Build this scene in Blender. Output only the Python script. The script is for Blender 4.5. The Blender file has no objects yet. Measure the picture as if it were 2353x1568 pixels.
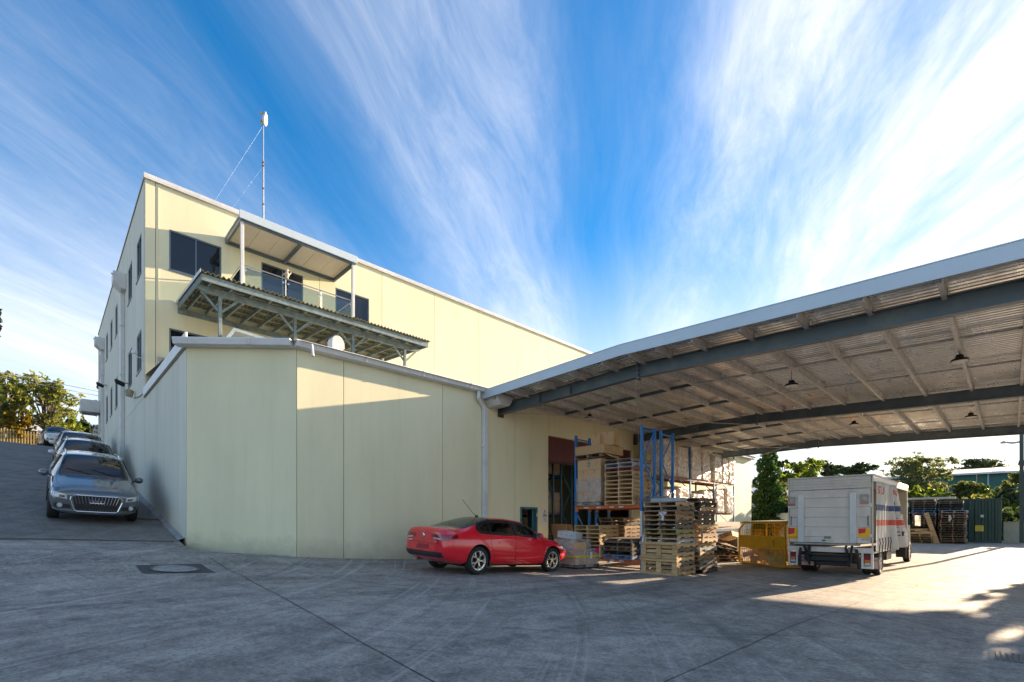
import bpy, bmesh, math, random
import numpy as np
from mathutils import Vector, Matrix, Euler
from mathutils.bvhtree import BVHTree
R = math.radians
rnd = random.Random(7)

# ---------------------------------------------------------------- camera, sky, sun, exposure
scene = bpy.context.scene
YAW = R(45.9)                       # building axes: X runs along the long walls, Y up the ramp
CAM_Z = 1.6
cd = bpy.data.cameras.new('camera'); cam = bpy.data.objects.new('camera', cd)
scene.collection.objects.link(cam); scene.camera = cam
cd.sensor_width = 36.0; cd.lens = 36.0 * 1111.0 / 2353.0
cd.shift_y = (1198.0 - 784.0) / 2353.0
cd.clip_end = 3000.0; cd.clip_start = 0.05
fwd = Vector((math.cos(YAW), math.sin(YAW), 0))
cam.location = (0, 0, CAM_Z)
cam.rotation_euler = (R(90), 0, YAW - R(90))

SUN_EL, SUN_AZ = R(14.8), R(-9.1)    # azimuth measured from +X
sun_vec = Vector((math.cos(SUN_EL)*math.cos(SUN_AZ), math.cos(SUN_EL)*math.sin(SUN_AZ), math.sin(SUN_EL)))
sd = bpy.data.lights.new('sun', 'SUN'); sun = bpy.data.objects.new('sun', sd)
scene.collection.objects.link(sun)
sd.energy = 2.7; sd.angle = R(0.53); sd.color = (1.0, 0.76, 0.52)
sun.rotation_euler = (-sun_vec).to_track_quat('-Z', 'Y').to_euler()
sun.location = (30, -10, 40)

world = bpy.data.worlds.new('World'); scene.world = world; world.use_nodes = True
def build_world():
    nt = world.node_tree; N = nt.nodes; L = nt.links
    for n in list(N): N.remove(n)
    out = N.new('ShaderNodeOutputWorld'); bg = N.new('ShaderNodeBackground')
    sky = N.new('ShaderNodeTexSky'); sky.sky_type = 'NISHITA'; sky.sun_disc = False
    sky.sun_elevation = SUN_EL; sky.sun_rotation = R(90) - SUN_AZ
    sky.air_density = 1.0; sky.dust_density = 0.15; sky.ozone_density = 2.5; sky.altitude = 60
    bg.inputs['Strength'].default_value = 0.15
    tc = N.new('ShaderNodeTexCoord')
    sep = N.new('ShaderNodeSeparateXYZ'); L.new(tc.outputs['Generated'], sep.inputs[0])
    def m(op, a, b=None, c=None):
        n = N.new('ShaderNodeMath'); n.operation = op
        for i, v in enumerate((a, b, c)):
            if v is None: continue
            if isinstance(v, (int, float)): n.inputs[i].default_value = v
            else: L.new(v, n.inputs[i])
        return n.outputs[0]
    zc = m('MAXIMUM', sep.outputs[2], 0.03)
    zz = m('ADD', zc, 0.06)
    px = m('DIVIDE', sep.outputs[0], zz); py = m('DIVIDE', sep.outputs[1], zz)
    # wind direction of the cirrus
    A = YAW - R(8.0)
    along = m('ADD', m('MULTIPLY', px, math.cos(A)), m('MULTIPLY', py, math.sin(A)))
    across = m('ADD', m('MULTIPLY', px, -math.sin(A)), m('MULTIPLY', py, math.cos(A)))
    def noise(sa, sc, detail, rough, off, dist=0.0, lac=2.0):
        cb = N.new('ShaderNodeCombineXYZ')
        L.new(m('MULTIPLY', along, sa), cb.inputs[0]); L.new(m('ADD', m('MULTIPLY', across, sc), off), cb.inputs[1]); cb.inputs[2].default_value = off
        n = N.new('ShaderNodeTexNoise'); n.inputs['Scale'].default_value = 1.0
        n.inputs['Detail'].default_value = detail; n.inputs['Roughness'].default_value = rough
        n.inputs['Distortion'].default_value = dist; n.inputs['Lacunarity'].default_value = lac
        L.new(cb.outputs[0], n.inputs['Vector']); return n.outputs['Fac']
    def ramp(v, a, b):
        mr = N.new('ShaderNodeMapRange'); mr.interpolation_type = 'SMOOTHSTEP'
        mr.inputs['From Min'].default_value = a; mr.inputs['From Max'].default_value = b
        L.new(v, mr.inputs['Value']); return mr.outputs[0]
    wrp = N.new('ShaderNodeTexNoise'); wrp.inputs['Scale'].default_value = 0.55; wrp.inputs['Detail'].default_value = 3
    cbw = N.new('ShaderNodeCombineXYZ'); L.new(px, cbw.inputs[0]); L.new(py, cbw.inputs[1]); L.new(cbw.outputs[0], wrp.inputs['Vector'])
    sw = N.new('ShaderNodeSeparateXYZ'); L.new(wrp.outputs['Color'], sw.inputs[0])
    across = m('ADD', across, m('MULTIPLY', m('SUBTRACT', sw.outputs[0], 0.5), 0.26))
    along = m('ADD', along, m('MULTIPLY', m('SUBTRACT', sw.outputs[1], 0.5), 1.0))
    # broad cirrus bands lying side by side across the wind
    bands = N.new('ShaderNodeValToRGB'); el = bands.color_ramp.elements; bands.color_ramp.interpolation = 'B_SPLINE'
    st_ = [(-4.0,.45),(-3.0,.5),(-2.2,.6),(-1.75,.2),(-1.35,.5),(-1.02,.2),(-.86,.28),(-.70,.08),(-.56,.10),(-.43,.6),(-.30,1.0),(-.14,.8),(-.03,.15),(.08,.0),(.2,.1),(.31,.5),(.44,.95),(.58,.6),(.74,1.0),(.95,.75),(1.3,.9),(2.0,.6),(4.0,.5)]
    mrb = N.new('ShaderNodeMapRange'); mrb.inputs['From Min'].default_value = -4.0; mrb.inputs['From Max'].default_value = 4.0
    L.new(m('MULTIPLY', across, -1.0), mrb.inputs['Value']); L.new(mrb.outputs[0], bands.inputs[0])
    el[0].position = 0.0; el[0].color = (.45,.45,.45,1); el[1].position = 1.0; el[1].color = (.5,.5,.5,1)
    for c_, v_ in st_[1:-1]: e_ = el.new((c_+4.0)/8.0); e_.color = (v_,v_,v_,1)
    big = m('MULTIPLY', bands.outputs[0], m('ADD', 0.55, m('MULTIPLY', ramp(noise(0.30, 0.45, 4, 0.55, 3.7, 0.4), 0.30, 0.66), 0.6)))
    mid = ramp(noise(0.35, 1.5, 8, 0.66, 11.3, 0.8), 0.32, 0.72)
    fine = ramp(noise(1.6, 6.5, 10, 0.72, 5.1, 1.2), 0.28, 0.76)
    veil = m('MULTIPLY', big, m('ADD', m('MULTIPLY', mid, 0.80), 0.20))
    veil = m('MULTIPLY', veil, m('ADD', m('MULTIPLY', fine, 0.60), 0.55))
    # haze of cloud gathers towards the horizon, and thin cloud is brightest round the sun
    low = ramp(sep.outputs[2], 0.52, 0.16)
    dot = N.new('ShaderNodeVectorMath'); dot.operation = 'DOT_PRODUCT'
    L.new(tc.outputs['Generated'], dot.inputs[0]); dot.inputs[1].default_value = sun_vec
    near = m('POWER', ramp(dot.outputs['Value'], 0.45, 1.0), 1.6); aur = m('POWER', ramp(dot.outputs['Value'], 0.88, 1.0), 2.4)
    fac = m('MULTIPLY', veil, m('ADD', 0.60, m('MULTIPLY', near, 0.30)))
    fac = m('ADD', fac, m('MULTIPLY', low, m('ADD', 0.34, m('MULTIPLY', near, 0.14))))
    fac = m('ADD', fac, m('MULTIPLY', near, m('MULTIPLY', m('ADD', mid, 0.10), 0.16)))
    fac = m('MINIMUM', fac, 0.95)
    ccol = N.new('ShaderNodeMixRGB'); L.new(aur, ccol.inputs[0])
    ccol.inputs[1].default_value = (2.75, 2.7, 2.7, 1); ccol.inputs[2].default_value = (5.0, 4.6, 4.2, 1)
    mix = N.new('ShaderNodeMixRGB'); L.new(fac, mix.inputs[0])
    hsv = N.new('ShaderNodeHueSaturation'); hsv.inputs['Saturation'].default_value = 1.42; hsv.inputs['Value'].default_value = 0.30
    L.new(sky.outputs[0], hsv.inputs['Color'])
    L.new(hsv.outputs[0], mix.inputs[1]); L.new(ccol.outputs[0], mix.inputs[2])
    lm = N.new('ShaderNodeVectorMath'); lm.operation = 'DOT_PRODUCT'; lm.inputs[1].default_value = (0.3,0.5,0.2); L.new(mix.outputs[0], lm.inputs[0])
    sc_ = m('DIVIDE', 1.0, m('ADD', 1.0, m('MULTIPLY', lm.outputs['Value'], 0.36)))
    cs_ = N.new('ShaderNodeVectorMath'); cs_.operation = 'SCALE'; L.new(mix.outputs[0], cs_.inputs[0]); L.new(sc_, cs_.inputs['Scale'])
    L.new(cs_.outputs[0], bg.inputs['Color']); L.new(bg.outputs[0], out.inputs[0])
build_world()
scene.view_settings.view_transform = 'Standard'; scene.view_settings.look = 'None'
scene.view_settings.exposure = 2.78; scene.view_settings.gamma = 1.0
scene.view_settings.use_curve_mapping = False
scene.cycles.max_bounces = 8; scene.cycles.diffuse_bounces = 5; scene.cycles.transparent_max_bounces = 12
scene.cycles.use_denoising = True
scene.cycles.sample_clamp_indirect = 6.0

# ---------------------------------------------------------------- helpers
COL = scene.collection
WORLD_T = {}
def thing(name, label, cat, loc=(0,0,0), rz=0.0, group=None, rot=None):
    o = bpy.data.objects.new(name, None); COL.objects.link(o)
    o.empty_display_size = 0.2
    o.location = loc; o.rotation_euler = rot if rot else (0, 0, rz)
    o['label'] = label; o['category'] = cat
    if group: o['group'] = group
    return o
def wthing(name, label, cat, base, group=None):
    o = thing(name, label, cat, base, 0, group); WORLD_T[o.name] = Vector(base); return o
def tag(o, label=None, cat=None, group=None, kind=None):
    if label: o['label'] = label
    if cat: o['category'] = cat
    if group: o['group'] = group
    if kind: o['kind'] = kind
    return o
def inst(me, name, parent=None, loc=(0,0,0), rot=(0,0,0), scale=None):
    o = bpy.data.objects.new(name, me); COL.objects.link(o)
    o.parent = parent; o.location = loc; o.rotation_euler = rot
    if scale: o.scale = scale
    return o
def copy_tree(o, parent=None):
    c = o.copy(); COL.objects.link(c); c.parent = parent
    for ch in list(o.children): copy_tree(ch, c)
    return c

class MB:
    def __init__(s): s.v = []; s.f = []; s.m = []
    def add(s, vs, fs, m=0, M=None):
        b = len(s.v)
        s.v += [tuple(M @ Vector(p)) for p in vs] if M is not None else [tuple(p) for p in vs]
        s.f += [tuple(i + b for i in f) for f in fs]; s.m += [m] * len(fs); return s
    def bx(s, x0, x1, y0, y1, z0, z1, m=0, M=None):
        return s.add([(x0,y0,z0),(x1,y0,z0),(x1,y1,z0),(x0,y1,z0),(x0,y0,z1),(x1,y0,z1),(x1,y1,z1),(x0,y1,z1)],
            [(0,3,2,1),(4,5,6,7),(0,1,5,4),(1,2,6,5),(2,3,7,6),(3,0,4,7)], m, M)
    def cb(s, c, d, m=0, M=None):
        return s.bx(c[0]-d[0]/2, c[0]+d[0]/2, c[1]-d[1]/2, c[1]+d[1]/2, c[2]-d[2]/2, c[2]+d[2]/2, m, M)
    def bar(s, p0, p1, w, h, up=(0,0,1), m=0):
        p0, p1 = Vector(p0), Vector(p1); d = p1 - p0; L = d.length; d.normalize()
        u = Vector(up)
        if abs(d.dot(u)) > 0.99: u = Vector((1,0,0))
        sx = d.cross(u).normalized(); u = sx.cross(d)
        M = Matrix.Translation(p0) @ Matrix((sx, d, u)).transposed().to_4x4()
        return s.bx(-w/2, w/2, 0, L, -h/2, h/2, m, M)
    def prism(s, poly, h0, h1, plane='xy', m=0, M=None):
        n = len(poly)
        f = {'xy': lambda a, b, h: (a, b, h), 'xz': lambda a, b, h: (a, h, b), 'yz': lambda a, b, h: (h, a, b)}[plane]
        vs = [f(a, b, h0) for a, b in poly] + [f(a, b, h1) for a, b in poly]
        fs = [tuple(range(n))[::-1], tuple(range(n, 2*n))] + [(i, (i+1) % n, n+(i+1) % n, n+i) for i in range(n)]
        return s.add(vs, fs, m, M)
    def tube(s, pts, r, n=8, m=0, caps=True, closed=False):
        pts = [Vector(p) for p in pts]; k = len(pts)
        rs = r if isinstance(r, (list, tuple)) else [r] * k
        vs = []; prev = None
        for i, p in enumerate(pts):
            if closed: d = pts[(i+1) % k] - pts[i-1]
            else: d = pts[min(i+1, k-1)] - pts[max(i-1, 0)]
            d.normalize()
            if prev is None:
                u = Vector((0,0,1)) if abs(d.z) < 0.9 else Vector((1,0,0))
                a = d.cross(u).normalized()
            else:
                a = (prev - d * prev.dot(d)).normalized()
            b = d.cross(a); prev = a
            vs += [tuple(p + (a*math.cos(2*math.pi*j/n) + b*math.sin(2*math.pi*j/n)) * rs[i]) for j in range(n)]
        fs = []
        for i in range(k if closed else k-1):
            i2 = (i+1) % k
            fs += [(i*n+j, i*n+(j+1) % n, i2*n+(j+1) % n, i2*n+j) for j in range(n)]
        if caps and not closed: fs += [tuple(range(n))[::-1], tuple(range((k-1)*n, k*n))]
        return s.add(vs, fs, m)
    def lathe(s, prof, M=None, n=24, m=0, closed=False, caps=True):
        k = len(prof); vs = []
        for r, h in prof: vs += [(r*math.cos(2*math.pi*j/n), r*math.sin(2*math.pi*j/n), h) for j in range(n)]
        fs = []
        for i in range(k if closed else k-1):
            i2 = (i+1) % k
            fs += [(i*n+j, i*n+(j+1) % n, i2*n+(j+1) % n, i2*n+j) for j in range(n)]
        if not closed and caps:
            if prof[0][0] > 1e-4: fs.append(tuple(range(n))[::-1])
            if prof[-1][0] > 1e-4: fs.append(tuple(range((k-1)*n, k*n)))
        return s.add(vs, fs, m, M)
    def quad(s, a, b, c, d, m=0): return s.add([a,b,c,d], [(0,1,2,3)], m)
    def mesh(s, name, mats, smooth=None, bevel=0.0, seg=1, recalc=True, merge=False):
        me = bpy.data.meshes.new(name)
        me.from_pydata(s.v, [], s.f)
        ms = mats if isinstance(mats, (list, tuple)) else [mats]
        for x in ms: me.materials.append(x)
        if len(ms) > 1: me.polygons.foreach_set('material_index', s.m)
        if bevel or recalc or merge:
            bm = bmesh.new(); bm.from_mesh(me)
            if merge: bmesh.ops.remove_doubles(bm, verts=bm.verts, dist=1e-4)
            if bevel: bmesh.ops.bevel(bm, geom=bm.edges[:], offset=bevel, segments=seg, affect='EDGES', clamp_overlap=True)
            if recalc: bmesh.ops.recalc_face_normals(bm, faces=bm.faces[:])
            bm.to_mesh(me); bm.free()
        if smooth is not None:
            me.polygons.foreach_set('use_smooth', [True]*len(me.polygons))
            me.set_sharp_from_angle(angle=R(smooth))
        me.update(); return me
    def build(s, name, mats, parent=None, smooth=None, bevel=0.0, seg=1, recalc=True, merge=False, loc=None, rot=None):
        me = s.mesh(name, mats, smooth, bevel, seg, recalc, merge)
        o = inst(me, name, parent)
        if loc is not None: o.location = loc
        elif parent is not None and parent.name in WORLD_T: o.location = -WORLD_T[parent.name]
        if rot is not None: o.rotation_euler = rot
        return o
def text_mesh(body, size, mat, name='lettering', extrude=0.002, bold=0.0, align='CENTER'):
    cu = bpy.data.curves.new(name, 'FONT'); cu.body = body; cu.size = size; cu.extrude = extrude; cu.offset = bold
    cu.align_x = align; cu.align_y = 'CENTER'; cu.resolution_u = 2
    o = bpy.data.objects.new(name, cu); COL.objects.link(o)
    dg = bpy.context.evaluated_depsgraph_get()
    me = bpy.data.meshes.new_from_object(o.evaluated_get(dg))
    bpy.data.objects.remove(o); bpy.data.curves.remove(cu)
    me.materials.clear(); me.materials.append(mat); return me

# ---------------------------------------------------------------- materials
MATS = {}
def mat(name, col, rough=0.6, metal=0.0, spec=0.5, var=0.0, vscale=3.0, stretch=(1,1,1), bump=0.0, bscale=40.0, col2=None,
        orand=0.0, coat=0.0, emit=None, alpha=1.0, trans=0.0, detail=6.0, lo=0.35, hi=0.65, rvar=0.0, bdist=0.01, ior=None, stain=None):
    if name in MATS: return MATS[name]
    M_ = bpy.data.materials.new(name); M_.use_nodes = True; MATS[name] = M_
    nt = M_.node_tree; N = nt.nodes; L = nt.links; b = N['Principled BSDF']
    b.inputs['Base Color'].default_value = (*col, 1); b.inputs['Roughness'].default_value = rough
    b.inputs['Metallic'].default_value = metal; b.inputs['Specular IOR Level'].default_value = spec
    if coat: b.inputs['Coat Weight'].default_value = coat; b.inputs['Coat Roughness'].default_value = 0.03
    if trans: b.inputs['Transmission Weight'].default_value = trans
    if ior: b.inputs['IOR'].default_value = ior
    if alpha < 1: b.inputs['Alpha'].default_value = alpha
    if emit: b.inputs['Emission Color'].default_value = (*emit[:3], 1); b.inputs['Emission Strength'].default_value = emit[3]
    need = var or bump or orand or col2 or stain
    if not need: return M_
    tc = N.new('ShaderNodeTexCoord'); mp = N.new('ShaderNodeMapping'); mp.inputs['Scale'].default_value = stretch
    L.new(tc.outputs['Object'], mp.inputs[0]); vec = mp.outputs[0]
    oi = N.new('ShaderNodeObjectInfo')
    if orand:
        ad = N.new('ShaderNodeVectorMath'); ad.operation = 'ADD'; ml = N.new('ShaderNodeVectorMath'); ml.operation = 'SCALE'
        cbx = N.new('ShaderNodeCombineXYZ')
        for i in range(3): L.new(oi.outputs['Random'], cbx.inputs[i])
        L.new(cbx.outputs[0], ml.inputs[0]); ml.inputs['Scale'].default_value = 57.0
        L.new(vec, ad.inputs[0]); L.new(ml.outputs[0], ad.inputs[1]); vec = ad.outputs[0]
    cur = None
    if var or col2:
        nz = N.new('ShaderNodeTexNoise'); nz.inputs['Scale'].default_value = vscale; nz.inputs['Detail'].default_value = detail
        nz.inputs['Roughness'].default_value = 0.62
        L.new(vec, nz.inputs['Vector'])
        mr = N.new('ShaderNodeMapRange'); mr.inputs['From Min'].default_value = lo; mr.inputs['From Max'].default_value = hi
        L.new(nz.outputs['Fac'], mr.inputs['Value'])
        mx = N.new('ShaderNodeMixRGB'); L.new(mr.outputs[0], mx.inputs[0])
        c2 = col2 if col2 else tuple(c * (1 - var) for c in col)
        mx.inputs[1].default_value = (*col, 1); mx.inputs[2].default_value = (*c2, 1)
        cur = mx.outputs[0]
        if rvar:
            rr = N.new('ShaderNodeMapRange'); rr.inputs['To Min'].default_value = rough; rr.inputs['To Max'].default_value = min(1, rough + rvar)
            L.new(mr.outputs[0], rr.inputs['Value']); L.new(rr.outputs[0], b.inputs['Roughness'])
    if stain:
        sc, sst, amt, scol, slo, shi = stain
        mp2 = N.new('ShaderNodeMapping'); mp2.inputs['Scale'].default_value = sst; L.new(tc.outputs['Object'], mp2.inputs[0])
        n2 = N.new('ShaderNodeTexNoise'); n2.inputs['Scale'].default_value = sc; n2.inputs['Detail'].default_value = 7; n2.inputs['Roughness'].default_value = 0.65
        L.new(mp2.outputs[0], n2.inputs['Vector'])
        m2 = N.new('ShaderNodeMapRange'); m2.inputs['From Min'].default_value = slo; m2.inputs['From Max'].default_value = shi; m2.inputs['To Max'].default_value = amt
        L.new(n2.outputs['Fac'], m2.inputs['Value'])
        x2 = N.new('ShaderNodeMixRGB'); L.new(m2.outputs[0], x2.inputs[0])
        if cur is not None: L.new(cur, x2.inputs[1])
        else: x2.inputs[1].default_value = (*col, 1)
        x2.inputs[2].default_value = (*scol, 1); cur = x2.outputs[0]
    if orand:
        hs = N.new('ShaderNodeHueSaturation')
        r2 = N.new('ShaderNodeMapRange'); r2.inputs['To Min'].default_value = 1 - orand; r2.inputs['To Max'].default_value = 1 + orand
        L.new(oi.outputs['Random'], r2.inputs['Value']); L.new(r2.outputs[0], hs.inputs['Value'])
        if cur is not None: L.new(cur, hs.inputs['Color'])
        else: hs.inputs['Color'].default_value = (*col, 1)
        cur = hs.outputs[0]
    if cur is not None: L.new(cur, b.inputs['Base Color'])
    if bump:
        nb = N.new('ShaderNodeTexNoise'); nb.inputs['Scale'].default_value = bscale; nb.inputs['Detail'].default_value = 5
        L.new(vec, nb.inputs['Vector'])
        bp = N.new('ShaderNodeBump'); bp.inputs['Strength'].default_value = bump; bp.inputs['Distance'].default_value = bdist
        L.new(nb.outputs['Fac'], bp.inputs['Height']); L.new(bp.outputs[0], b.inputs['Normal'])
    return M_

def grime(M_):
    # splash dirt along the foot of the wall, following the paving level, broken up by noise
    nt = M_.node_tree; N = nt.nodes; L = nt.links; b = N['Principled BSDF']; src = b.inputs['Base Color'].links[0].from_socket
    ge = N.new('ShaderNodeNewGeometry'); sp = N.new('ShaderNodeSeparateXYZ'); L.new(ge.outputs['Position'], sp.inputs[0])
    def mth(op, a, c):
        n = N.new('ShaderNodeMath'); n.operation = op
        for i, v in enumerate((a, c)):
            if isinstance(v, (int, float)): n.inputs[i].default_value = v
            else: L.new(v, n.inputs[i])
        return n.outputs[0]
    base = mth('MAXIMUM', mth('SUBTRACT', 1.02, mth('MULTIPLY', sp.outputs[0], 0.078)), 0.0)
    base = mth('ADD', base, mth('MULTIPLY', mth('MAXIMUM', mth('SUBTRACT', sp.outputs[1], 14.8), 0.0), 0.185))
    rel = mth('SUBTRACT', sp.outputs[2], base)
    nz = N.new('ShaderNodeTexNoise'); nz.inputs['Scale'].default_value = 2.2; nz.inputs['Detail'].default_value = 8; nz.inputs['Roughness'].default_value = 0.7; L.new(ge.outputs['Position'], nz.inputs['Vector'])
    r2 = mth('SUBTRACT', rel, mth('MULTIPLY', nz.outputs['Fac'], 0.9))
    mr = N.new('ShaderNodeMapRange'); mr.inputs['From Min'].default_value = 0.10; mr.inputs['From Max'].default_value = -0.50; mr.inputs['To Max'].default_value = 0.55; L.new(r2, mr.inputs['Value'])
    mx = N.new('ShaderNodeMixRGB'); L.new(mr.outputs[0], mx.inputs[0]); L.new(src, mx.inputs[1]); mx.inputs[2].default_value = (0.26,0.24,0.19,1); L.new(mx.outputs[0], b.inputs['Base Color'])
WALL = mat('cream_painted_precast', (0.76,0.735,0.50), 0.75, var=0.10, vscale=0.5, bump=0.12, bscale=60, orand=0.02, stretch=(1,1,0.4),
           stain=(1.6, (2.0,2.0,0.12), 0.18, (0.40,0.38,0.24), 0.52, 0.80)); grime(WALL)
WALL_SKYLIT = mat('cream_precast_skylight_grey', (0.72,0.695,0.57), 0.75, var=0.10, vscale=0.5, bump=0.12, bscale=60, orand=0.02, stretch=(1,1,0.4),
           stain=(1.3, (1.5,1.5,0.16), 0.34, (0.30,0.30,0.27), 0.50, 0.80)); grime(WALL_SKYLIT)  # same cream paint, its colour greyed for cool skylight on the ramp side
JOINT = mat('joint_sealant', (0.25,0.22,0.13), 0.9)
WHITEM = mat('white_painted_metal', (0.66,0.68,0.68), 0.4, var=0.15, vscale=2.0, stain=(3,(1,1,1),0.25,(0.35,0.32,0.25),0.55,0.8))
FRAME = mat('blue_grey_frame', (0.12,0.17,0.21), 0.35, metal=0.3, var=0.15)
GLASS = mat('dark_tinted_glass', (0.008,0.011,0.016), 0.04, spec=0.65, bump=0.02, bscale=1.5)
TIMBER = mat('blue_grey_painted_timber', (0.22,0.29,0.29), 0.7, var=0.35, vscale=5, bump=0.3, bscale=30, orand=0.10, stain=(2.5,(1,1,1),0.7,(0.09,0.11,0.10),0.5,0.7))
ROOFSHEET = mat('mossy_corrugated_sheet', (0.28,0.25,0.12), 0.8, var=0.4, vscale=4, col2=(0.12,0.12,0.07), bump=0.2)
SOFFIT = mat('pale_soffit_board', (0.62,0.56,0.47), 0.7, var=0.08, vscale=1.5)
GALV = mat('galvanised_steel', (0.58,0.565,0.54), 0.5, metal=0.3, var=0.30, vscale=7, orand=0.10, rvar=0.2)
ZINC = mat('zincalume_sheet', (0.80,0.785,0.75), 0.22, metal=0.85, var=0.25, vscale=1.7, stretch=(0.4,1.5,1), rvar=0.20)
STEELB = mat('blue_grey_steel_beam', (0.085,0.115,0.14), 0.42, metal=0.25, var=0.35, vscale=1.4, col2=(0.16,0.20,0.21), lo=0.45, hi=0.8, rvar=0.2)
FASCIA = mat('white_fascia_sky_tint', (0.52,0.62,0.69), 0.35, var=0.07, vscale=0.8, stain=(2,(1,0.3,1),0.18,(0.4,0.38,0.33),0.6,0.85))  # white paint, tinted blue to carry the reflected sky
BLACK = mat('black_plastic', (0.018,0.018,0.020), 0.45, var=0.2, vscale=9)
CHROME = mat('bright_chrome', (0.75,0.76,0.78), 0.12, metal=1.0)
RUBBER = mat('tyre_rubber', (0.020,0.020,0.021), 0.75, var=0.25, vscale=12, bump=0.15, bscale=70)
RIM = mat('alloy_rim', (0.72,0.69,0.63), 0.3, metal=0.85, var=0.12, vscale=9)
CLEAR = mat('clear_lens', (0.70,0.72,0.72), 0.08, metal=0.0, spec=0.8, coat=1.0, var=0.35, vscale=14)
REDLENS = mat('red_lens', (0.30,0.002,0.006), 0.12, coat=1.0, var=0.4, vscale=14)
AMBER = mat('amber_lens', (0.60,0.16,0.01), 0.15, coat=0.8)
PLATE = mat('number_plate_blank', (0.35,0.02,0.03), 0.4)
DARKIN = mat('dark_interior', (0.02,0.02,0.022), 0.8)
def add_translucent(name, col, rough=0.2, fac=0.5, glossy=0.3):
    if name in MATS: return MATS[name]
    M_ = bpy.data.materials.new(name); M_.use_nodes = True; MATS[name] = M_
    nt = M_.node_tree; N = nt.nodes; L = nt.links
    b = N['Principled BSDF']; b.inputs['Base Color'].default_value = (*col, 1); b.inputs['Roughness'].default_value = rough
    b.inputs['Specular IOR Level'].default_value = 0.6
    tr = N.new('ShaderNodeBsdfTransparent'); tr.inputs[0].default_value = (0.92,0.92,0.92,1)
    mx = N.new('ShaderNodeMixShader')
    tc = N.new('ShaderNodeTexCoord'); nz = N.new('ShaderNodeTexNoise'); nz.inputs['Scale'].default_value = 3.5; nz.inputs['Detail'].default_value = 5
    nz.inputs['Distortion'].default_value = 1.5
    L.new(tc.outputs['Object'], nz.inputs['Vector'])
    mr = N.new('ShaderNodeMapRange'); mr.inputs['From Min'].default_value = 0.35; mr.inputs['From Max'].default_value = 0.7
    mr.inputs['To Min'].default_value = max(0, fac - glossy); mr.inputs['To Max'].default_value = min(1, fac + glossy)
    L.new(nz.outputs['Fac'], mr.inputs['Value']); L.new(mr.outputs[0], mx.inputs[0])
    bp = N.new('ShaderNodeBump'); bp.inputs['Strength'].default_value = 0.9; bp.inputs['Distance'].default_value = 0.05
    L.new(nz.outputs['Fac'], bp.inputs['Height']); L.new(bp.outputs[0], b.inputs['Normal'])
    L.new(tr.outputs[0], mx.inputs[1]); L.new(b.outputs[0], mx.inputs[2]); L.new(mx.outputs[0], N['Material Output'].inputs[0])
    return M_
def tinted(name, col, fac, rough=0.02):
    if name in MATS: return MATS[name]
    M_ = bpy.data.materials.new(name); M_.use_nodes = True; MATS[name] = M_
    nt = M_.node_tree; N = nt.nodes; L = nt.links
    gl = N.new('ShaderNodeBsdfGlossy'); gl.inputs['Roughness'].default_value = rough; gl.inputs[0].default_value = (0.9,0.95,1,1)
    tr = N.new('ShaderNodeBsdfTransparent'); tr.inputs[0].default_value = (*col, 1)
    fr = N.new('ShaderNodeFresnel'); fr.inputs[0].default_value = 1.5
    ad = N.new('ShaderNodeMath'); ad.operation = 'ADD'; ad.inputs[1].default_value = fac; L.new(fr.outputs[0], ad.inputs[0]); ad.use_clamp = True
    mx = N.new('ShaderNodeMixShader'); L.new(ad.outputs[0], mx.inputs[0]); L.new(tr.outputs[0], mx.inputs[1]); L.new(gl.outputs[0], mx.inputs[2])
    L.new(mx.outputs[0], N['Material Output'].inputs[0]); return M_
CARGLASS = tinted('car_glass', (0.46,0.49,0.48), 0.02)
BALGLASS = tinted('balustrade_glass', (0.62,0.68,0.66), 0.03)

# ---------------------------------------------------------------- pixel helper (a ray through the photograph, F = 2353 px wide frame)
CO, SI = math.cos(YAW), math.sin(YAW)
def ray(fx, fy):
    a = (fx - 1176.5) / 1111.0
    return Vector((CO + a*SI, SI - a*CO, (1198.0 - fy) / 1111.0))
def onY(fx, fy, Y): r = ray(fx, fy); t = Y / r.y; return Vector((r.x*t, Y, CAM_Z + r.z*t))
def onX(fx, fy, X): r = ray(fx, fy); t = X / r.x; return Vector((X, r.y*t, CAM_Z + r.z*t))
def onD(fx, fy, d): r = ray(fx, fy); return Vector((r.x*d, r.y*d, CAM_Z + r.z*d))

# ---------------------------------------------------------------- ground
GX = ([-200,-6,0,2.64,4.7,6,8.4,10.25,12,14,18,400], [1.25,1.2,1.02,0.90,0.68,0.57,0.41,0.22,0.10,0.02,0,0])
GY = ([-300,0,5,9.77,11.4,12.9,14.8,16,400], [0.10,0.15,0.26,0.50,0.68,1.0,1.15,1.15,1.15])
RP = ([-300,14.2,15.2,43.0,44.5,300], [0,0,0.09,5.26,5.40,5.6])
def ground(x, y):
    z = float(np.interp(x, *GX)) * float(np.interp(y, *GY))
    ramp = float(np.interp(y, *RP))
    t = min(1.0, max(0.0, (x - 2.9) / 1.6))
    far = min(1.0, max(0.0, (x - 24.0) / 15.0)) * 0.34
    if y > 13.2 and x > 2.9: z *= max(0.0, 1.0 - (y - 13.2)) if y < 14.2 else 0.0
    return z + ramp * (1 - t) + far
def on_ground(fx, fy):
    r = ray(fx, fy); t = 2.0; 
    while t < 200:
        p = r * t
        if CAM_Z + p.z <= ground(p.x, p.y): return Vector((p.x, p.y, CAM_Z + p.z))
        t += 0.02
    return Vector((r.x*t, r.y*t, 0))
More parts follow.
